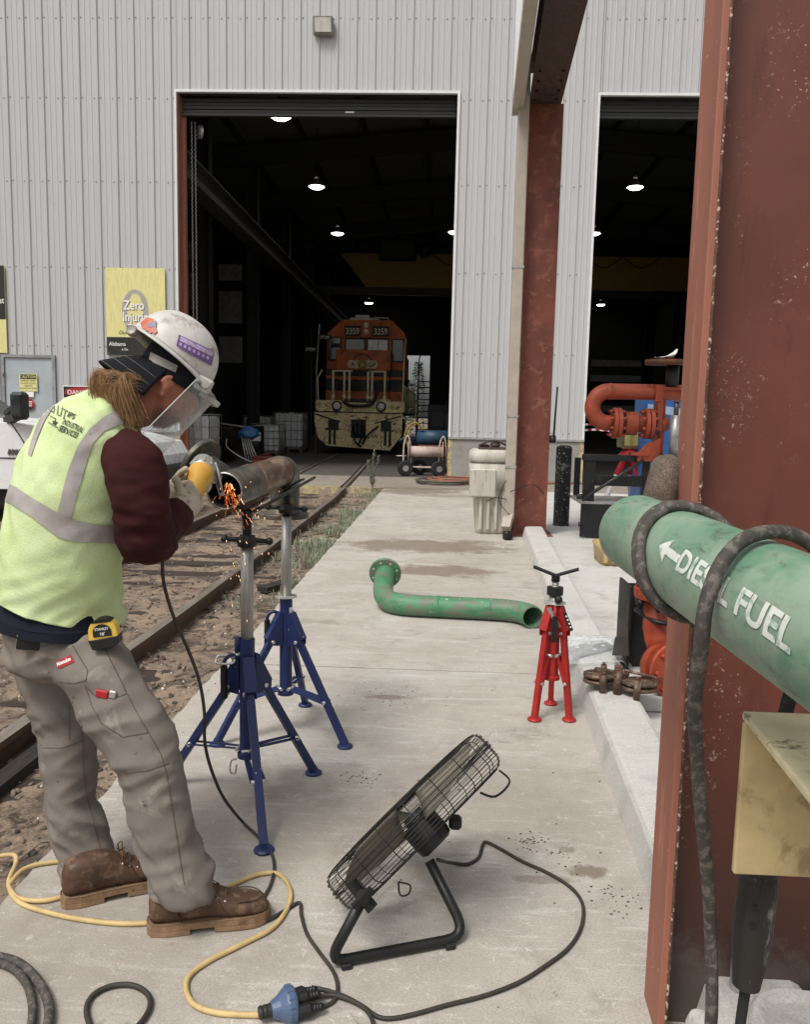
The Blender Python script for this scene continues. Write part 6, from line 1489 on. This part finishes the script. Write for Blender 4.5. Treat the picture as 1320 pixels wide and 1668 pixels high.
def hand(w0, pdir, across, back, s, curl, mbs, k=1.0, thick=1.0):
    """palm and five fingers: w0 wrist, pdir towards the knuckles, across towards the thumb side, back = back of the hand"""
    palm = [(w0,across*.030*k,back*.020*k*thick),(w0+pdir*.03*k,across*.040*k,back*.021*k*thick),(w0+pdir*.075*k,across*.046*k,back*.019*k*thick),(w0+pdir*.10*k,across*.043*k,back*.015*k*thick)]
    mbs.loft(palm,16)
    for i, (o, L) in enumerate(((.033,.9),(.011,1.0),(-.012,.95),(-.033,.78))):
        p = w0+pdir*.095*k+across*o*k; d = pdir.copy(); pts = [p-pdir*.02*k,p]; rs = [.0105*k*thick,.0108*k*thick]
        for j, (ln, an) in enumerate(((.044,curl*.8),(.028,curl*1.1),(.022,curl*.8))):
            rot = Matrix.Rotation(-s*an*(1+.06*i),3,across); d = (rot @ d).normalized(); p = p+d*ln*L*k; pts.append(p); rs.append((.0102-.0012*j)*k*thick)
        mbs.tube(pts,rs,10); mbs.sphere(pts[-1],rs[-1],8,6)
    p = w0+pdir*.035*k+across*.036*k; d = (pdir*.7+across*.6-back*.35).normalized(); pts = [w0+pdir*.02*k+across*.015*k,p]; rs = [.015*k,.0135*k]
    for ln, bend_ in ((.035,0),(.03,.5)):
        d = (d+pdir*bend_*.6-back*bend_*.7).normalized(); p = p+d*ln*k; pts.append(p); rs.append(.0118*k)
    mbs.tube(pts,rs,10); mbs.sphere(pts[-1],rs[-1],8,6)
# the grinder's place, so that hands close on it
GH = Yp(330,762,2.88); GT = Yp(311,826,2.68); gax = (GT-GH).normalized()
GG = GH.lerp(GT,.66)
rw = Yp(297,832,2.57)
RH = dict(w0=rw, pdir=(Yp(325,800,2.70)-rw).normalized())
ac = (V(-.2,.2,1)); ac = (ac-RH['pdir']*ac.dot(RH['pdir'])).normalized(); RH['across'] = ac; RH['back'] = RH['pdir'].cross(ac).normalized()
if RH['back'].dot(V(0,-1,0)) < 0: RH['back'] *= -1
lw = Yp(280,802,2.84)
LH = dict(w0=lw, pdir=(Yp(305,786,2.86)-lw).normalized())
ac = V(0,-.5,.9); ac = (ac-LH['pdir']*ac.dot(LH['pdir'])).normalized(); LH['across'] = ac; LH['back'] = -LH['pdir'].cross(ac).normalized()
def sgn(h): return 1 if (Matrix.Rotation(-.5,3,h['across']) @ h['pdir']).dot(h['back']) < 0 else -1
hand(**RH,s=sgn(RH),curl=.75,mbs=mb,k=.92,thick=.9); hand(**LH,s=sgn(LH),curl=.7,mbs=mb,k=.86,thick=.9)
P = mb.build('person', m_skin, None, remesh=.0075, smooth_it=2)
tag(P,'worker in lime vest and white hard hat bent over the pipe with a grinder','person')
# ---- clothes
def wr(p, n): 
    return .0055*noise.noise(V(p.x*9,p.y*9,p.z*17))+.004*noise.noise(V(p.x*20+3,p.y*20,p.z*34))
def pantfold(p, n):
    v = .010*noise.noise(V(p.x*7+p.z*5,p.y*7,p.z*7))+.009*(.6-2.2*abs(noise.noise(V(p.x*6-p.z*9,p.y*6+p.z*4,p.z*9))))
    k = math.exp(-((p.z-.17)/.13)**2)+.6*math.exp(-((p.z-.56)/.09)**2)+.35*math.exp(-((p.z-.86)/.1)**2)
    v += k*.013*(.8-2.8*abs(noise.noise(V(p.x*10+p.z*5,p.y*7,p.z*15+p.x*13))))
    v = v*max(0,min(1,(1.0-p.z)/.08)) if p.z > .9 else v
    return v
mb = MB()
mb.loft(ringset([(98,985,2.43,.158,.190),(95,1030,2.42,.162,.196),(94,1065,2.42,.155,.190),(96,1090,2.42,.12,.16)]),28)
limb(mb,RLEG,24); limb(mb,LLEG,24)
pants = mb.build('trousers', m_pants, P, remesh=.0085, smooth_it=5, disp=pantfold)
mb = MB(); rs = ringset([(98,930,2.43,.138,.172),(98,965,2.43,.145,.178),(97,982,2.42,.160,.196),(96,998,2.42,.177,.213),(95,1014,2.42,.183,.219)],8); mb.loft(rs,64,caps=False)
shirt = mb.build('shirt_tail', m_navyshirt, P, disp=lambda p,n: .006*noise.noise(V(p.x*12,p.y*12,p.z*6)))
def sleevefold(p, n):
    e = Yp(240,878,2.31); k = math.exp(-((p-e).length/.13)**2); w2 = Yp(288,836,2.54); k2 = math.exp(-((p-w2).length/.07)**2)
    return wr(p,n)+k*.013*(1-2.8*abs(noise.noise(V(p.x*6,p.y*6+p.z*14,p.z*22))))+.005*(1-2.6*abs(noise.noise(V(p.x*14+p.z*9,p.y*14,p.z*7))))+k2*.007*(1-2.4*abs(noise.noise(V(p.x*30,p.y*34,p.z*20))))
for nm, tb in (('sleeve',RARM),('sleeve',LARM)):
    mb = MB(); limb(mb,tb[:-1],28,6); mb.build(nm, m_maroon, P, remesh=.007, smooth_it=4, disp=sleevefold)
# vest
rings = ringset(TORSO,10)
rings = [(c+V(0,0,-.006*max(0,1-i/10)),a+V(0,0,-.045*max(0,1-i/14)),b) for i,(c,a,b) in enumerate(rings)]
def vestdisp(p, n):
    z0 = 1.12
    low = max(0,min(1,(1.22-p.z)/.25))
    return .004*noise.noise(V(p.x*6,p.y*6,p.z*9))+low*(.006+.018*(noise.noise(V(p.x*7+p.z*5,p.y*7,p.z*9)))+.010*(1-2*abs(noise.noise(V(p.x*9-p.z*8,p.y*9,p.z*14)))))+(1-low)*(.007*(.7-2.2*abs(noise.noise(V(p.x*8+p.z*6,p.y*9,p.z*5))))+.003*(.6-2.2*abs(noise.noise(V(p.x*17-p.z*12,p.y*16,p.z*11)))))
mb = MB(); mb.loft(rings,120,caps=False,p=2.25)
vest = mb.build('vest', m_lime, P, disp=vestdisp)
bm = bmesh.new(); bm.from_mesh(vest.data); hemv = [v for v in bm.verts if v.is_boundary]; bm.free()
sm = vest.modifiers.new('cloth','SOLIDIFY'); sm.thickness = .004; sm.offset = -1
def bvh(o):
    me = o.data; return BVHTree.FromPolygons([v.co.copy() for v in me.vertices],[list(p.vertices) for p in me.polygons])
def onto(tree, px, py, off):
    d = ray(px,py).normalized(); h = tree.ray_cast(EYE,d)
    if h[0] is None: return None
    n = h[1] if h[1].dot(d) < 0 else -h[1]
    return h[0]+n*off
def strip(tree, A, Bp, off, na=26, nb=7):
    """band printed on a garment: two edge lines in the photo, wrapped on the cloth"""
    def along(t, f):
        t = t*(len(f)-1); k = min(int(t),len(f)-2); u = t-k; return V(f[k][0]*(1-u)+f[k+1][0]*u,f[k][1]*(1-u)+f[k+1][1]*u,0)
    mb = MB(); G_ = [[None]*nb for _ in range(na)]
    for i in range(na):
        a, b = along(i/(na-1),A), along(i/(na-1),Bp)
        for j in range(nb): c = a.lerp(b,j/(nb-1)); G_[i][j] = onto(tree,c.x,c.y,off)
    vs = []; ix = {}
    for i in range(na):
        for j in range(nb):
            if G_[i][j] is not None: ix[(i,j)] = len(vs); vs.append(G_[i][j])
    fs = [[ix[(i,j)],ix[(i+1,j)],ix[(i+1,j+1)],ix[(i,j+1)]] for i in range(na-1) for j in range(nb-1) if all((i+a,j+b) in ix for a,b in ((0,0),(1,0),(1,1),(0,1)))]
    fs = [f for f in fs if max((vs[f[0]]-vs[f[k]]).length for k in (1,2,3)) < .09]
    return mb.add(vs,fs,smooth=True)
vt = bvh(vest); pt = bvh(pants)
strip(vt,[(186,671),(174,676),(147,698),(128,725),(114,758),(104,793),(94,836)],[(228,688),(200,690),(169,703),(150,724),(137,766),(125,807),(115,846)],.003,40,7).build('reflective_stripe', m_reflect, vest)
strip(vt,[(9,785),(27,793),(52,810),(93,834),(123,848),(164,855),(205,858)],[(1,812),(19,820),(54,843),(95,875),(123,882),(164,884),(210,887)],.0042,50,8).build('reflective_stripe', m_reflect, vest)
strip(vt,[(98,648),(80,660),(66,682),(55,710),(46,740)],[(104,651),(88,664),(74,686),(62,714),(52,744)],.003,24,4).build('reflective_stripe', m_reflect, vest)
def printed(tree, txt, x0, y0, size, ang, mat, parent, bold=.02, cond=.8, slant=.2, off=.003, align='LEFT'):
    ca, sa2 = math.cos(R(ang)), math.sin(R(ang)); mb = MB()
    vs, fs = text_geo(txt,size,bold,align,slant,cond,1)
    o = [onto(tree,x0+x*ca+y*sa2,y0+x*sa2-y*ca,off) for x,y in vs]
    fs = [f for f in fs if all(o[i] is not None for i in f)]
    mb.add([q if q is not None else EYE for q in o],fs); 
    used = sorted({i for f in fs for i in f}); mp = {a:i for i,a in enumerate(used)}
    mb2 = MB(); mb2.add([o[i] for i in used],[[mp[i] for i in f] for f in fs]); return mb2.build('print', mat, parent)
m_ink = M('dark_vest_ink','#34342c',.7); m_ink2 = M('grey_vest_ink','#7d8072',.7)
printed(vt,'IPS',109,679,13,22,m_ink,vest); printed(vt,'INDUSTRIAL',101,691,13,24,m_ink,vest,cond=.5); printed(vt,'SERVICES',95,701,13,24,m_ink,vest,cond=.62)
def line(tree, pts, r, off=.0015):
    q = []
    for (a,b),(c,d) in zip(pts,pts[1:]):
        n = max(2,int(math.hypot(c-a,d-b)/5)); 
        for k in range(n): 
            h = onto(tree,a+(c-a)*k/n,b+(d-b)*k/n,off)
            if h is not None: q.append(h)
    h = onto(tree,*pts[-1],off); 
    if h is not None: q.append(h)
    mb = MB()
    if len(q) > 1: mb.tube(q,r,5)
    return mb
lg = MB()
for pts in ([(84,656),(92,661)],[(83,662),(90,666),(88,674)],[(81,668),(87,672)],[(96,662),(94,676),(99,679),(103,664)],[(104,667),(112,671)],[(108,669),(104,683)],[(82,678),(92,683)],[(80,688),(95,697)]):
    k = line(vt,pts,.0016,.003); lg.add(k.v,k.f)
lg.build('print', m_ink2, vest)
mb = MB(); st = [onto(vt,90.5+(5.5 if k%2==0 else 2.3)*math.cos(R(36*k-70)),689+(5.5 if k%2==0 else 2.3)*math.sin(R(36*k-70)),.003) for k in range(10)]
if all(q is not None for q in st): mb.add(st,[tuple(range(10))]); mb.build('star_print', m_ink, vest)
# trouser details
m_stitch = M('trouser_stitch','#5d544d',.9)
for pts in ([(30,1040),(62,1054),(105,1045),(122,1042)],[(113,1043),(128,1068),(143,1092),(140,1108),(120,1113),(95,1110)],[(170,1055),(185,1085),(200,1115),(205,1127)],[(138,1115),(155,1133),(185,1138),(207,1129)],[(138,1115),(150,1150),(165,1178),(200,1200),(242,1193)],[(207,1129),(225,1165),(242,1193)],[(242,1193),(262,1228),(272,1262),(278,1300),(286,1350),(300,1440)],[(203,1258),(240,1255),(275,1243)],[(70,1218),(100,1218),(135,1206)],[(113,1150),(113,1205)],[(134,1180),(135,1240),(140,1290),(160,1370),(170,1400)]):
    line(pt,pts,.0013,.0006).build('stitch_line', m_stitch, pants)
strip(pt,[(91,1078),(116,1066)],[(97,1089),(122,1078)],.0025,6,5).build('red_patch', M('red_trouser_patch','#a02a30',.7,var=.1), pants)
printed(pt,'Milwaukee',95,1085,9,-24,m_white,pants,bold=.03,cond=.62,slant=.3,off=.0035)
# boots
def boot(heel, ang, nm):
    d = V(math.cos(ang),math.sin(ang),0); s = V(-d.y,d.x,0)
    def bp(x, y, z): return heel+d*x+s*y+V(0,0,z)
    mb = MB(); tab = [(-.018,.022,.045,.105),(-.006,.038,.035,.145),(.04,.044,.033,.155),(.09,.045,.033,.155),(.13,.044,.033,.148),(.17,.046,.033,.120),(.205,.050,.033,.100),(.245,.053,.033,.087),(.285,.051,.033,.079),(.312,.043,.033,.070),(.328,.028,.034,.056),(.334,.008,.037,.045)]
    rg = []
    for x,hw,zb,zt in tab: rg.append((bp(x,0,(zb+zt)/2),s*hw,V(0,0,(zt-zb)/2)))
    mb.loft(rg,28,p=2.6); b = mb.build('boot', m_boot, P, disp=lambda p,n: .002*noise.noise(p*30)+.0015*noise.noise(p*60))
    out = [(-.014,-.03),(-.024,-.015),(-.026,0),(-.024,.015),(-.014,.03),(.03,.043),(.1,.045),(.17,.049),(.24,.057),(.29,.055),(.32,.043),(.338,.020),(.342,0),(.338,-.02),(.32,-.043),(.29,-.055),(.24,-.057),(.17,-.049),(.1,-.045),(.03,-.043)]
    mb = MB(); mb.prism([bp(x,y,.018) for x,y in out],(0,0,1),.020); mb.prism([bp(x,y,.001) for x,y in [q for q in out if q[0] < .11]],(0,0,1),.0168); mb.prism([bp(x,y,.003) for x,y in [q for q in out if q[0] > .15]],(0,0,1),.0148); so_ = mb.build('sole', m_sole, b, bevel=.002)
    mb = MB(); mb.tube([bp(x*.985+.001,y*.98,.0395) for x,y in out],.0022,6,closed=True); mb.build('welt', M('boot_welt','#77614b',.7) if 'boot_welt' not in bpy.data.materials else bpy.data.materials['boot_welt'], b)
    mb = MB()
    for k in range(4):
        x = .155+.022*k; z = .139-.013*k-.004*k; mb.tube(catmull([bp(x,-.034,z-.02),bp(x+.006,-.018,z-.004),bp(x+.008,.0,z),bp(x+.006,.018,z-.004),bp(x,.034,z-.02)],4),.0028,6)
    for sg in (-1,1): mb.tube(catmull([bp(.16,0,.14),bp(.165,sg*.02,.158),bp(.155,sg*.042,.14),bp(.16,sg*.045,.118)],5),.0022,5)
    mb.build('laces', M('brown_lace','#5c4027',.8) if 'brown_lace' not in bpy.data.materials else bpy.data.materials['brown_lace'], b)
    mb = MB(); mb.tube(catmull([bp(.225,-.051,.062),bp(.24,-.042,.082),bp(.29,-.034,.080),bp(.318,0,.074),bp(.29,.034,.080),bp(.24,.042,.082),bp(.225,.051,.062)],6),.002,5)
    for sg in (-1,1): mb.tube(catmull([bp(.215,sg*.051,.045),bp(.195,sg*.0495,.075),bp(.18,sg*.043,.105),bp(.15,sg*.0395,.128)],5),.0016,5); mb.tube(catmull([bp(.02,sg*.039,.11),bp(.06,sg*.0435,.085),bp(.075,sg*.0435,.045)],5),.0016,5)
    mb.build('seams', M('boot_seam','#3d2c21',.7) if 'boot_seam' not in bpy.data.materials else bpy.data.materials['boot_seam'], b)
    mb = MB()
    for sg in (-1,1):
        for k in range(3): c = bp(.157+.022*k,sg*(.0385),.115-.012*k); mb.sphere(c,.0038,8,6)
    mb.build('eyelets', m_bolt, b)
h1 = G(254,1516); t1 = G(436,1492); boot(V(h1.x,h1.y,0), math.atan2(t1.y-h1.y,t1.x-h1.x), 'r')
h2 = G(98,1478); boot(V(h2.x+.02,h2.y+.02,0), R(31), 'l')
# gloves
for H_, k_, cw in ((RH,1.0,(.052,.038)),(LH,.93,(.044,.034))):
    mb = MB(); hand(**H_,s=sgn(H_),curl=.75,mbs=mb,k=1.08*k_,thick=1.25)
    w0, pd, ac, bk = H_['w0'],H_['pdir'],H_['across'],H_['back']
    mb.loft([(w0-pd*.05,ac*cw[0],bk*cw[1]),(w0-pd*.02,ac*cw[0]*.95,bk*cw[1]*.95),(w0+pd*.02,ac*.043*k_,bk*.031),(w0+pd*.06,ac*.047*k_,bk*.030),(w0+pd*.10,ac*.044*k_,bk*.026)],24)
    mb.build('glove', m_glove, P, remesh=.0048, smooth_it=3, disp=lambda p,n: .0022*noise.noise(p*34)+.0018*(1-2*abs(noise.noise(V(p.x*26,p.y*26,p.z*40)))))
# helmet with sweat cap, stickers and face shield
HEP = R(39); ef = V(math.cos(PH)*math.cos(HEP),math.sin(PH)*math.cos(HEP),-math.sin(HEP)); eu = V(math.cos(PH)*math.sin(HEP),math.sin(PH)*math.sin(HEP),math.cos(HEP)); er = ef.cross(eu).normalized()
EC = HC+hu*.078-hf*.040
def ep(f, r, u): return EC+ef*f+er*r+eu*u
ax_, ay_, az_ = .140, .117, .140
def dome(u, v):
    a = 2*math.pi*u; ph = (math.pi/2)*v; c = math.cos(ph); s = math.sin(ph)
    rid = .004*math.exp(-(math.sin(a)/.10)**2)*math.sin(ph*2)+.003*math.exp(-((abs(math.sin(a))*c-.42)/.06)**2)*(c > .2)
    return ep(ax_*c**.85*math.cos(a),ay_*c**.85*math.sin(a),(az_+rid)*s)
mb = MB(); mb.grid(lambda u,v: dome(u,.001+v*.998),72,24,cu=True)
helm = mb.build('hard_hat', m_helmet, P)
sm = helm.modifiers.new('shell','SOLIDIFY'); sm.thickness = .003
mb = MB()
def rim(u, v):
    a = 2*math.pi*u; k = .004+.016*v+ (.034*v*max(0,math.cos(a))**3); return ep((ax_+k)*math.cos(a),(ay_+k*.8)*math.sin(a),.002-.010*v*v-.02*v*max(0,math.cos(a))**2)
mb.grid(rim,72,6,cu=True); o = mb.build('brim', m_helmet, helm); sm = o.modifiers.new('shell','SOLIDIFY'); sm.thickness = .004
ht = bvh(helm)
m_purple = M('purple_sticker','#6f4f8c',.5,var=.15); m_stk = M('orange_skull_sticker','#b5634a',.5,var=.3,scale=50)
s1 = strip(ht,[(291,546),(348,573)],[(287,564),(343,596)],.0042,14,6).build('purple_sticker', m_purple, helm)
mb = MB()
for a,b,c,d in ((293,550,346,576),):
    pass
strip(ht,[(294,549),(345,573.5)],[(292.5,556),(344,581)],.0048,14,4).build('pale_sticker_band', M('lilac_print','#b9a7c9',.5,var=.5,scale=160), s1)
for k in range(7): strip(ht,[(292+7.2*k,558+3.6*k),(296+7.2*k,560+3.6*k)],[(291+7.2*k,563+3.6*k),(295+7.2*k,565+3.6*k)],.005,3,3).build('sticker_mark', bpy.data.materials['lilac_print'], s1)
strip(ht,[(230,527),(240,519),(251,521)],[(236,545),(246,549),(257,542)],.0042,8,8).build('round_sticker', m_stk, helm)
strip(ht,[(240,530),(256,524)],[(243,536),(255,533)],.0048,5,4).build('sticker_mark', M('violet_grey_print','#7f7890',.5,var=.4,scale=80), helm)
strip(ht,[(340,569),(346,567)],[(341,581),(347,579)],.0045,4,4).build('small_badge', M('grey_badge','#8d8680',.5), helm)
m_cap = M('black_denim_cap','#1d1e22',.9,var=.3,bump=.3,bscale=500,spec=.15)
mb = MB()
def capf(u, v):
    a = 2*math.pi*u; k = 1.12-.05*v; return hp(.10*k*math.cos(a)-.004,.082*k*math.sin(a),.09-.075*v+.03*math.cos(a)*v*.6+.006*noise.noise(V(math.cos(a)*4,math.sin(a)*4,v*3)))
mb.grid(capf,56,10,cu=True); cap = mb.build('sweat_cap', m_cap, P); sm = cap.modifiers.new('cloth','SOLIDIFY'); sm.thickness = .004
def bill(u, v):
    a = math.pi+(u-.5)*2.5; k = 1.08+.85*v*(math.cos((u-.5)*2.5)**1.2 if abs(u-.5)<.62 else 0); return hp(.10*k*math.cos(a)-.004,.084*(1.08+.12*v)*math.sin(a),.030-.075*v-.02*v*v-.018*abs(u-.5)*v)
mb = MB(); mb.grid(bill,40,10); bl_ = mb.build('cap_bill', m_cap, cap); sm = bl_.modifiers.new('cloth','SOLIDIFY'); sm.thickness = .004
mb = MB()
for v in (.45,.72,.97): mb.tube([bill(.02+.96*k/30,v)+hu*.0026 for k in range(31)],.00035,4)
mb.build('stitching', m_sgrey, bl_)
ct = bvh(cap)
strip(ct,[(246,574),(290,596)],[(243,588),(286,607)],.003,8,5).build('grey_tab', M('grey_cap_tab','#8f8a82',.6), cap)
mb = MB(); kc = ep(-.135,.055,-.022); kd = (er*.8-ef*.5).normalized(); mb.lathe(kc,kd,[(0,0),(.016,.0),(.017,.012),(.014,.02),(.010,.018),(0,.016)],18); mb.build('ratchet_knob', M('grey_knob','#a39e96',.45), helm)
mb = MB(); c0 = ep(.11,.098,-.012); mb.box(c0,(.05,.02,.045),Matrix.Rotation(.5,3,'Y'),bev=.006); mb.cyl(c0-er*-.008,c0+er*.02,.012,12); mb.box(ep(.155,.07,-.03),(.07,.016,.018),Matrix.Rotation(.62,3,'Y'),bev=.004); mb.build('shield_bracket', M('translucent_bracket','#b5b3ac',.35), helm)
mb = MB()
def shield(u, v):
    a = (u-.5)*2.3; r = .165; return ep(.012+r*math.cos(a)*1.02-.02*v,r*.80*math.sin(a),-.022-.225*v)-0*eu
mb.grid(shield,36,14); fs_ = mb.build('face_shield', clear('clear_visor','#f6f8f8',.10,.1), P)
mb = MB(); mb.tube([shield(k/30,1) for k in range(31)],.0018,5); mb.tube([shield(1,k/10) for k in range(11)],.0016,5); mb.tube([shield(0,k/10) for k in range(11)],.0016,5); mb.build('visor_edge', M('visor_edge_plastic','#c9cccb',.2), fs_)
mb = MB(); mb.tube([shield(k/30,0)+eu*.004 for k in range(31)],.0065,6); mb.build('visor_band', M('visor_band_plastic','#8d8c88',.4), fs_)
# hair: a loose knot at the nape with stray strands
rnd = random.Random(5); mb = MB()
mb.sphere(hp(-.092,.012,-.082),.032,16,12,scale=(1,1.15,1))
for c in range(130):      # locks of hair, each a bundle of strands that keep together
    u0 = rnd.uniform(0,1); st = hp(-.080+rnd.gauss(0,.010),-.05+.13*u0,-.058+rnd.gauss(0,.010)); out_ = rnd.uniform(.012,.118); sw = rnd.gauss(0,.018)
    p1 = st-hf*out_*.75+hr*sw*.4-hu*(out_*.36+rnd.uniform(-.006,.014))
    p2 = p1-hf*out_*rnd.uniform(-.1,.2)-V(0,0,1)*rnd.uniform(.03,.055)+hr*sw*.5
    p3 = p2-V(0,0,1)*rnd.uniform(.025,.05)+hf*rnd.uniform(.0,.035)+hr*rnd.gauss(0,.012)
    p4 = p3-V(0,0,1)*rnd.uniform(-.012,.02)+hf*rnd.uniform(-.02,.04)+hr*rnd.gauss(0,.014)
    gd = (st,p1,p2,p3,p4)
    for k in range(46):
        o = V(rnd.gauss(0,.0065),rnd.gauss(0,.0065),rnd.gauss(0,.0065)); sp = rnd.uniform(.5,2.2); r0 = rnd.choice((.0004,.0005,.0007)); cut = rnd.uniform(.75,1)
        wv = rnd.uniform(0,6.28); q = [p+hr*(.0035*math.sin(wv+.75*n_))+hu*(.003*math.cos(wv+.6*n_)) for n_,p in enumerate(catmull([g+o*(.5+sp*.28*n_) for n_,g in enumerate(gd)],4))]; q = q[:max(8,int(len(q)*cut))]; n_ = len(q)
        mb.tube(q,[r0*(1 if a < n_-4 else .25+.19*(n_-1-a)) for a in range(n_)],3)
mb.build('hair', m_hair, P)
mb = MB()
for k in range(260):
    a = rnd.uniform(-1.3,1.3); z = rnd.uniform(-.125,-.055); u = (math.atan2(math.sin(a),math.cos(a))/(2*math.pi))%1; v = math.acos(max(-1,min(1,z/.122)))/math.pi
    p = headf(u,v); d = (p-HC).normalized(); mb.tube([p,p+d*.004-hu*.004],[.0009,.0004],3)
mb.build('stubble', M('greying_stubble','#7d6252',.8), P)
# sleeve cuff
mb = MB(); w0, pd = RH['w0'],RH['pdir']; mb.tube([w0-pd*.075,w0-pd*.05,w0-pd*.035],[.050,.049,.046],22); mb.build('black_cuff', M('black_knit_cuff','#1c1a1b',.9), P)

# ------------------------------------------------------------------ things on and in the worker's hands
t = thing('angle_grinder', 'yellow angle grinder with silver head held in pale gloves against the pipe', 'grinder', GH)
m_gy = M('grinder_yellow','#c99a3c',.45,var=.15,wear='#94733a',wear_amt=.62,wear_scale=20); m_gs = M('cast_silver','#b3b0aa',.38,.6,var=.2)
def gp_(f, r=0, a=0): return GH+gax*f
mb = MB(); mb.lathe(GH,gax,[(.0,.02),(.040,.02),(.045,.03),(.045,.068),(.036,.085),(.029,.17),(.031,.21),(.028,.225),(0,.23)],26,smooth=True); mb.build('body', m_gy, t)
wc = Yp(357,779,2.945); wa = V(.90,.30,.22).normalized()
mb = MB(); mb.lathe(GH,gax,[(0,-.05),(.026,-.05),(.037,-.035),(.042,.0),(.044,.022),(.038,.03)],24,smooth=True); mb.tube([GH-gax*.01,(GH-gax*.01).lerp(wc,.6),wc-wa*.01],[.03,.028,.024],18)
a_, b_ = frame(gax)
for k in range(10): q = (a_*math.cos(R(36*k))+b_*math.sin(R(36*k))); mb.beam(GH-gax*.035+q*.034,GH+gax*.018+q*.045,.006,.006)
mb.build('gear_head', m_gs, t)
mb = MB(); mb.lathe(wc,wa,[(0,-.004),(.058,-.004),(.060,-.001),(.060,.002),(.025,.004),(.022,.001),(0,.003)],36); mb.build('disc', M('grey_disc','#b7b5b0',.5,var=.15), t)
mb = MB(); 
def guard(u, v):
    aa, bb = frame(wa); a = R(120)+u*R(190); q = aa*math.cos(a)+bb*math.sin(a); rr_ = .02+.046*min(1,v*1.6); return wc-wa*(.014-max(0,v-.62)*.05)+q*rr_
mb.grid(guard,24,8); o = mb.build('guard', m_gs, t); sm = o.modifiers.new('sheet','SOLIDIFY'); sm.thickness = .002
mb = MB(); hd2 = Yp(288,792,2.86); mb.tube([GH.lerp(hd2,.3),GH.lerp(hd2,.55),hd2,hd2.lerp(GH,-.25)],[.010,.016,.017,.014],14); mb.build('side_handle', m_blackplastic, t)
mb = MB(); e = GH+gax*.228; mb.tube(catmull([e,e+gax*.05+V(0,0,-.01),Yp(300,842,2.60)],5),[.009]*5+[.007]*6,8); mb.build('cord_boot', m_rub, t)
m_sparkm = EM('glowing_spark','#e0682a',1.6); m_spark2 = EM('hot_white_spark','#ffc48a',2.6); rnd = random.Random(11); mb = MB()
s0 = Yp(373,783,2.965)
for k in range(80):
    d = V(.22+rnd.gauss(0,.24),rnd.gauss(-.05,.25),-1).normalized(); l = abs(rnd.gauss(0,.062))+.003; p = s0+d*l*1.2+V(rnd.gauss(0,.006),0,0); ln = rnd.uniform(.004,.028)
    mb.tube([p,p+d*ln],rnd.choice((.0003,.0004,.0006)),3,rnd.choice((0,0,0,0,1)))
for k in range(46):
    p = s0+V(rnd.gauss(.04,.06),rnd.gauss(0,.06),-abs(rnd.gauss(.05,.22))); d = V(rnd.gauss(0,.3),0,-1).normalized(); mb.tube([p,p+d*rnd.uniform(.002,.010)],.0006,3,1)
tag(mb.build('sparks', [m_sparkm,m_spark2]),'orange sparks spraying down from the grinder at the pipe mouth','sparks',kind='stuff')
# tape measure on the belt
tq = onto(pt,168,1042,.0) or Yp(168,1042,2.22)
tc = Yp(170,1028,tq.y-.035); t = thing('tape_measure', 'yellow and black tape measure clipped at the worker\'s hip', 'tape measure', tc)
trot = Matrix.Rotation(.12,3,'Z') @ Matrix.Rotation(-.12,3,'Y')
def tpp(x, y, z): return tc+trot @ V(x,y,z)
def tprism(o, y0, y1): mb = MB(); mb.prism([tpp(x,y0,z) for x,z in o],trot @ V(0,1,0),y1-y0); return mb
o = [(.042*math.cos(R(a))*(1 if abs(math.cos(R(a)))<.8 else .98),.040*math.sin(R(a))) for a in range(0,181,15)]+[(-.042,-.022),(.042,-.022)]
tprism(o,-.020,.020).build('case', M('tape_yellow','#d0ae4a',.4,var=.1), t, bevel=.004)
tprism([(.043*math.cos(R(a)),.041*math.sin(R(a))) for a in range(50,131,10)]+[(-.015,.03),(.015,.03)],-.0215,.0215).build('top_grip', m_blackplastic, t)
tprism([(-.044,-.018),(.044,-.012),(.043,-.035),(.02,-.046),(-.035,-.048)],-.0215,.0215).build('lower_grip', m_blackplastic, t, bevel=.003)
tprism([(.026*math.cos(R(a)),.004+.022*math.sin(R(a))) for a in range(0,181,15)]+[(-.026,-.010),(.026,-.010)],-.0222,-.019).build('label', m_black, t)
mb = MB(); mb.text('STANLEY',.0105,lambda x,y: tpp(x,-.0228,.009+y),.01,cond=.9); mb.build('lettering', m_white, t)
mb = MB(); mb.text("16'",.013,lambda x,y: tpp(x,-.0228,-.006+y),.02); mb.build('lettering', m_white, t)
ph = onto(pt,48,1042,.004)
if ph is not None:
    t = thing('mobile_phone', 'black phone with silver edge peeping from the back trouser pocket', 'phone', ph)
    mb = MB(); mb.box(ph+V(0,0,-.008),(.065,.012,.04),Matrix.Rotation(.35,3,'Z') @ Matrix.Rotation(.15,3,'Y'),bev=.005); mb.build('case', m_blackplastic, t)
    mb = MB(); mb.box(ph+V(0,.001,-.008),(.068,.007,.043),Matrix.Rotation(.35,3,'Z') @ Matrix.Rotation(.15,3,'Y'),bev=.004); mb.build('edge', m_gal, t)
for (x,y,mt,nm,lab) in ((167,1130,m_red,'red_tool','red tool handle sticking out of the thigh pocket'),(184,1131,m_gal,'pocket_tool','silver tool tip sticking out of the thigh pocket')):
    h = onto(pt,x,y,.003)
    if h is not None:
        mb = MB(); mb.box(h,(.035 if mt is m_red else .02,.012,.022),Matrix.Rotation(.2,3,'Y'),bev=.004); tag(mb.build(nm,mt),lab,'tool')
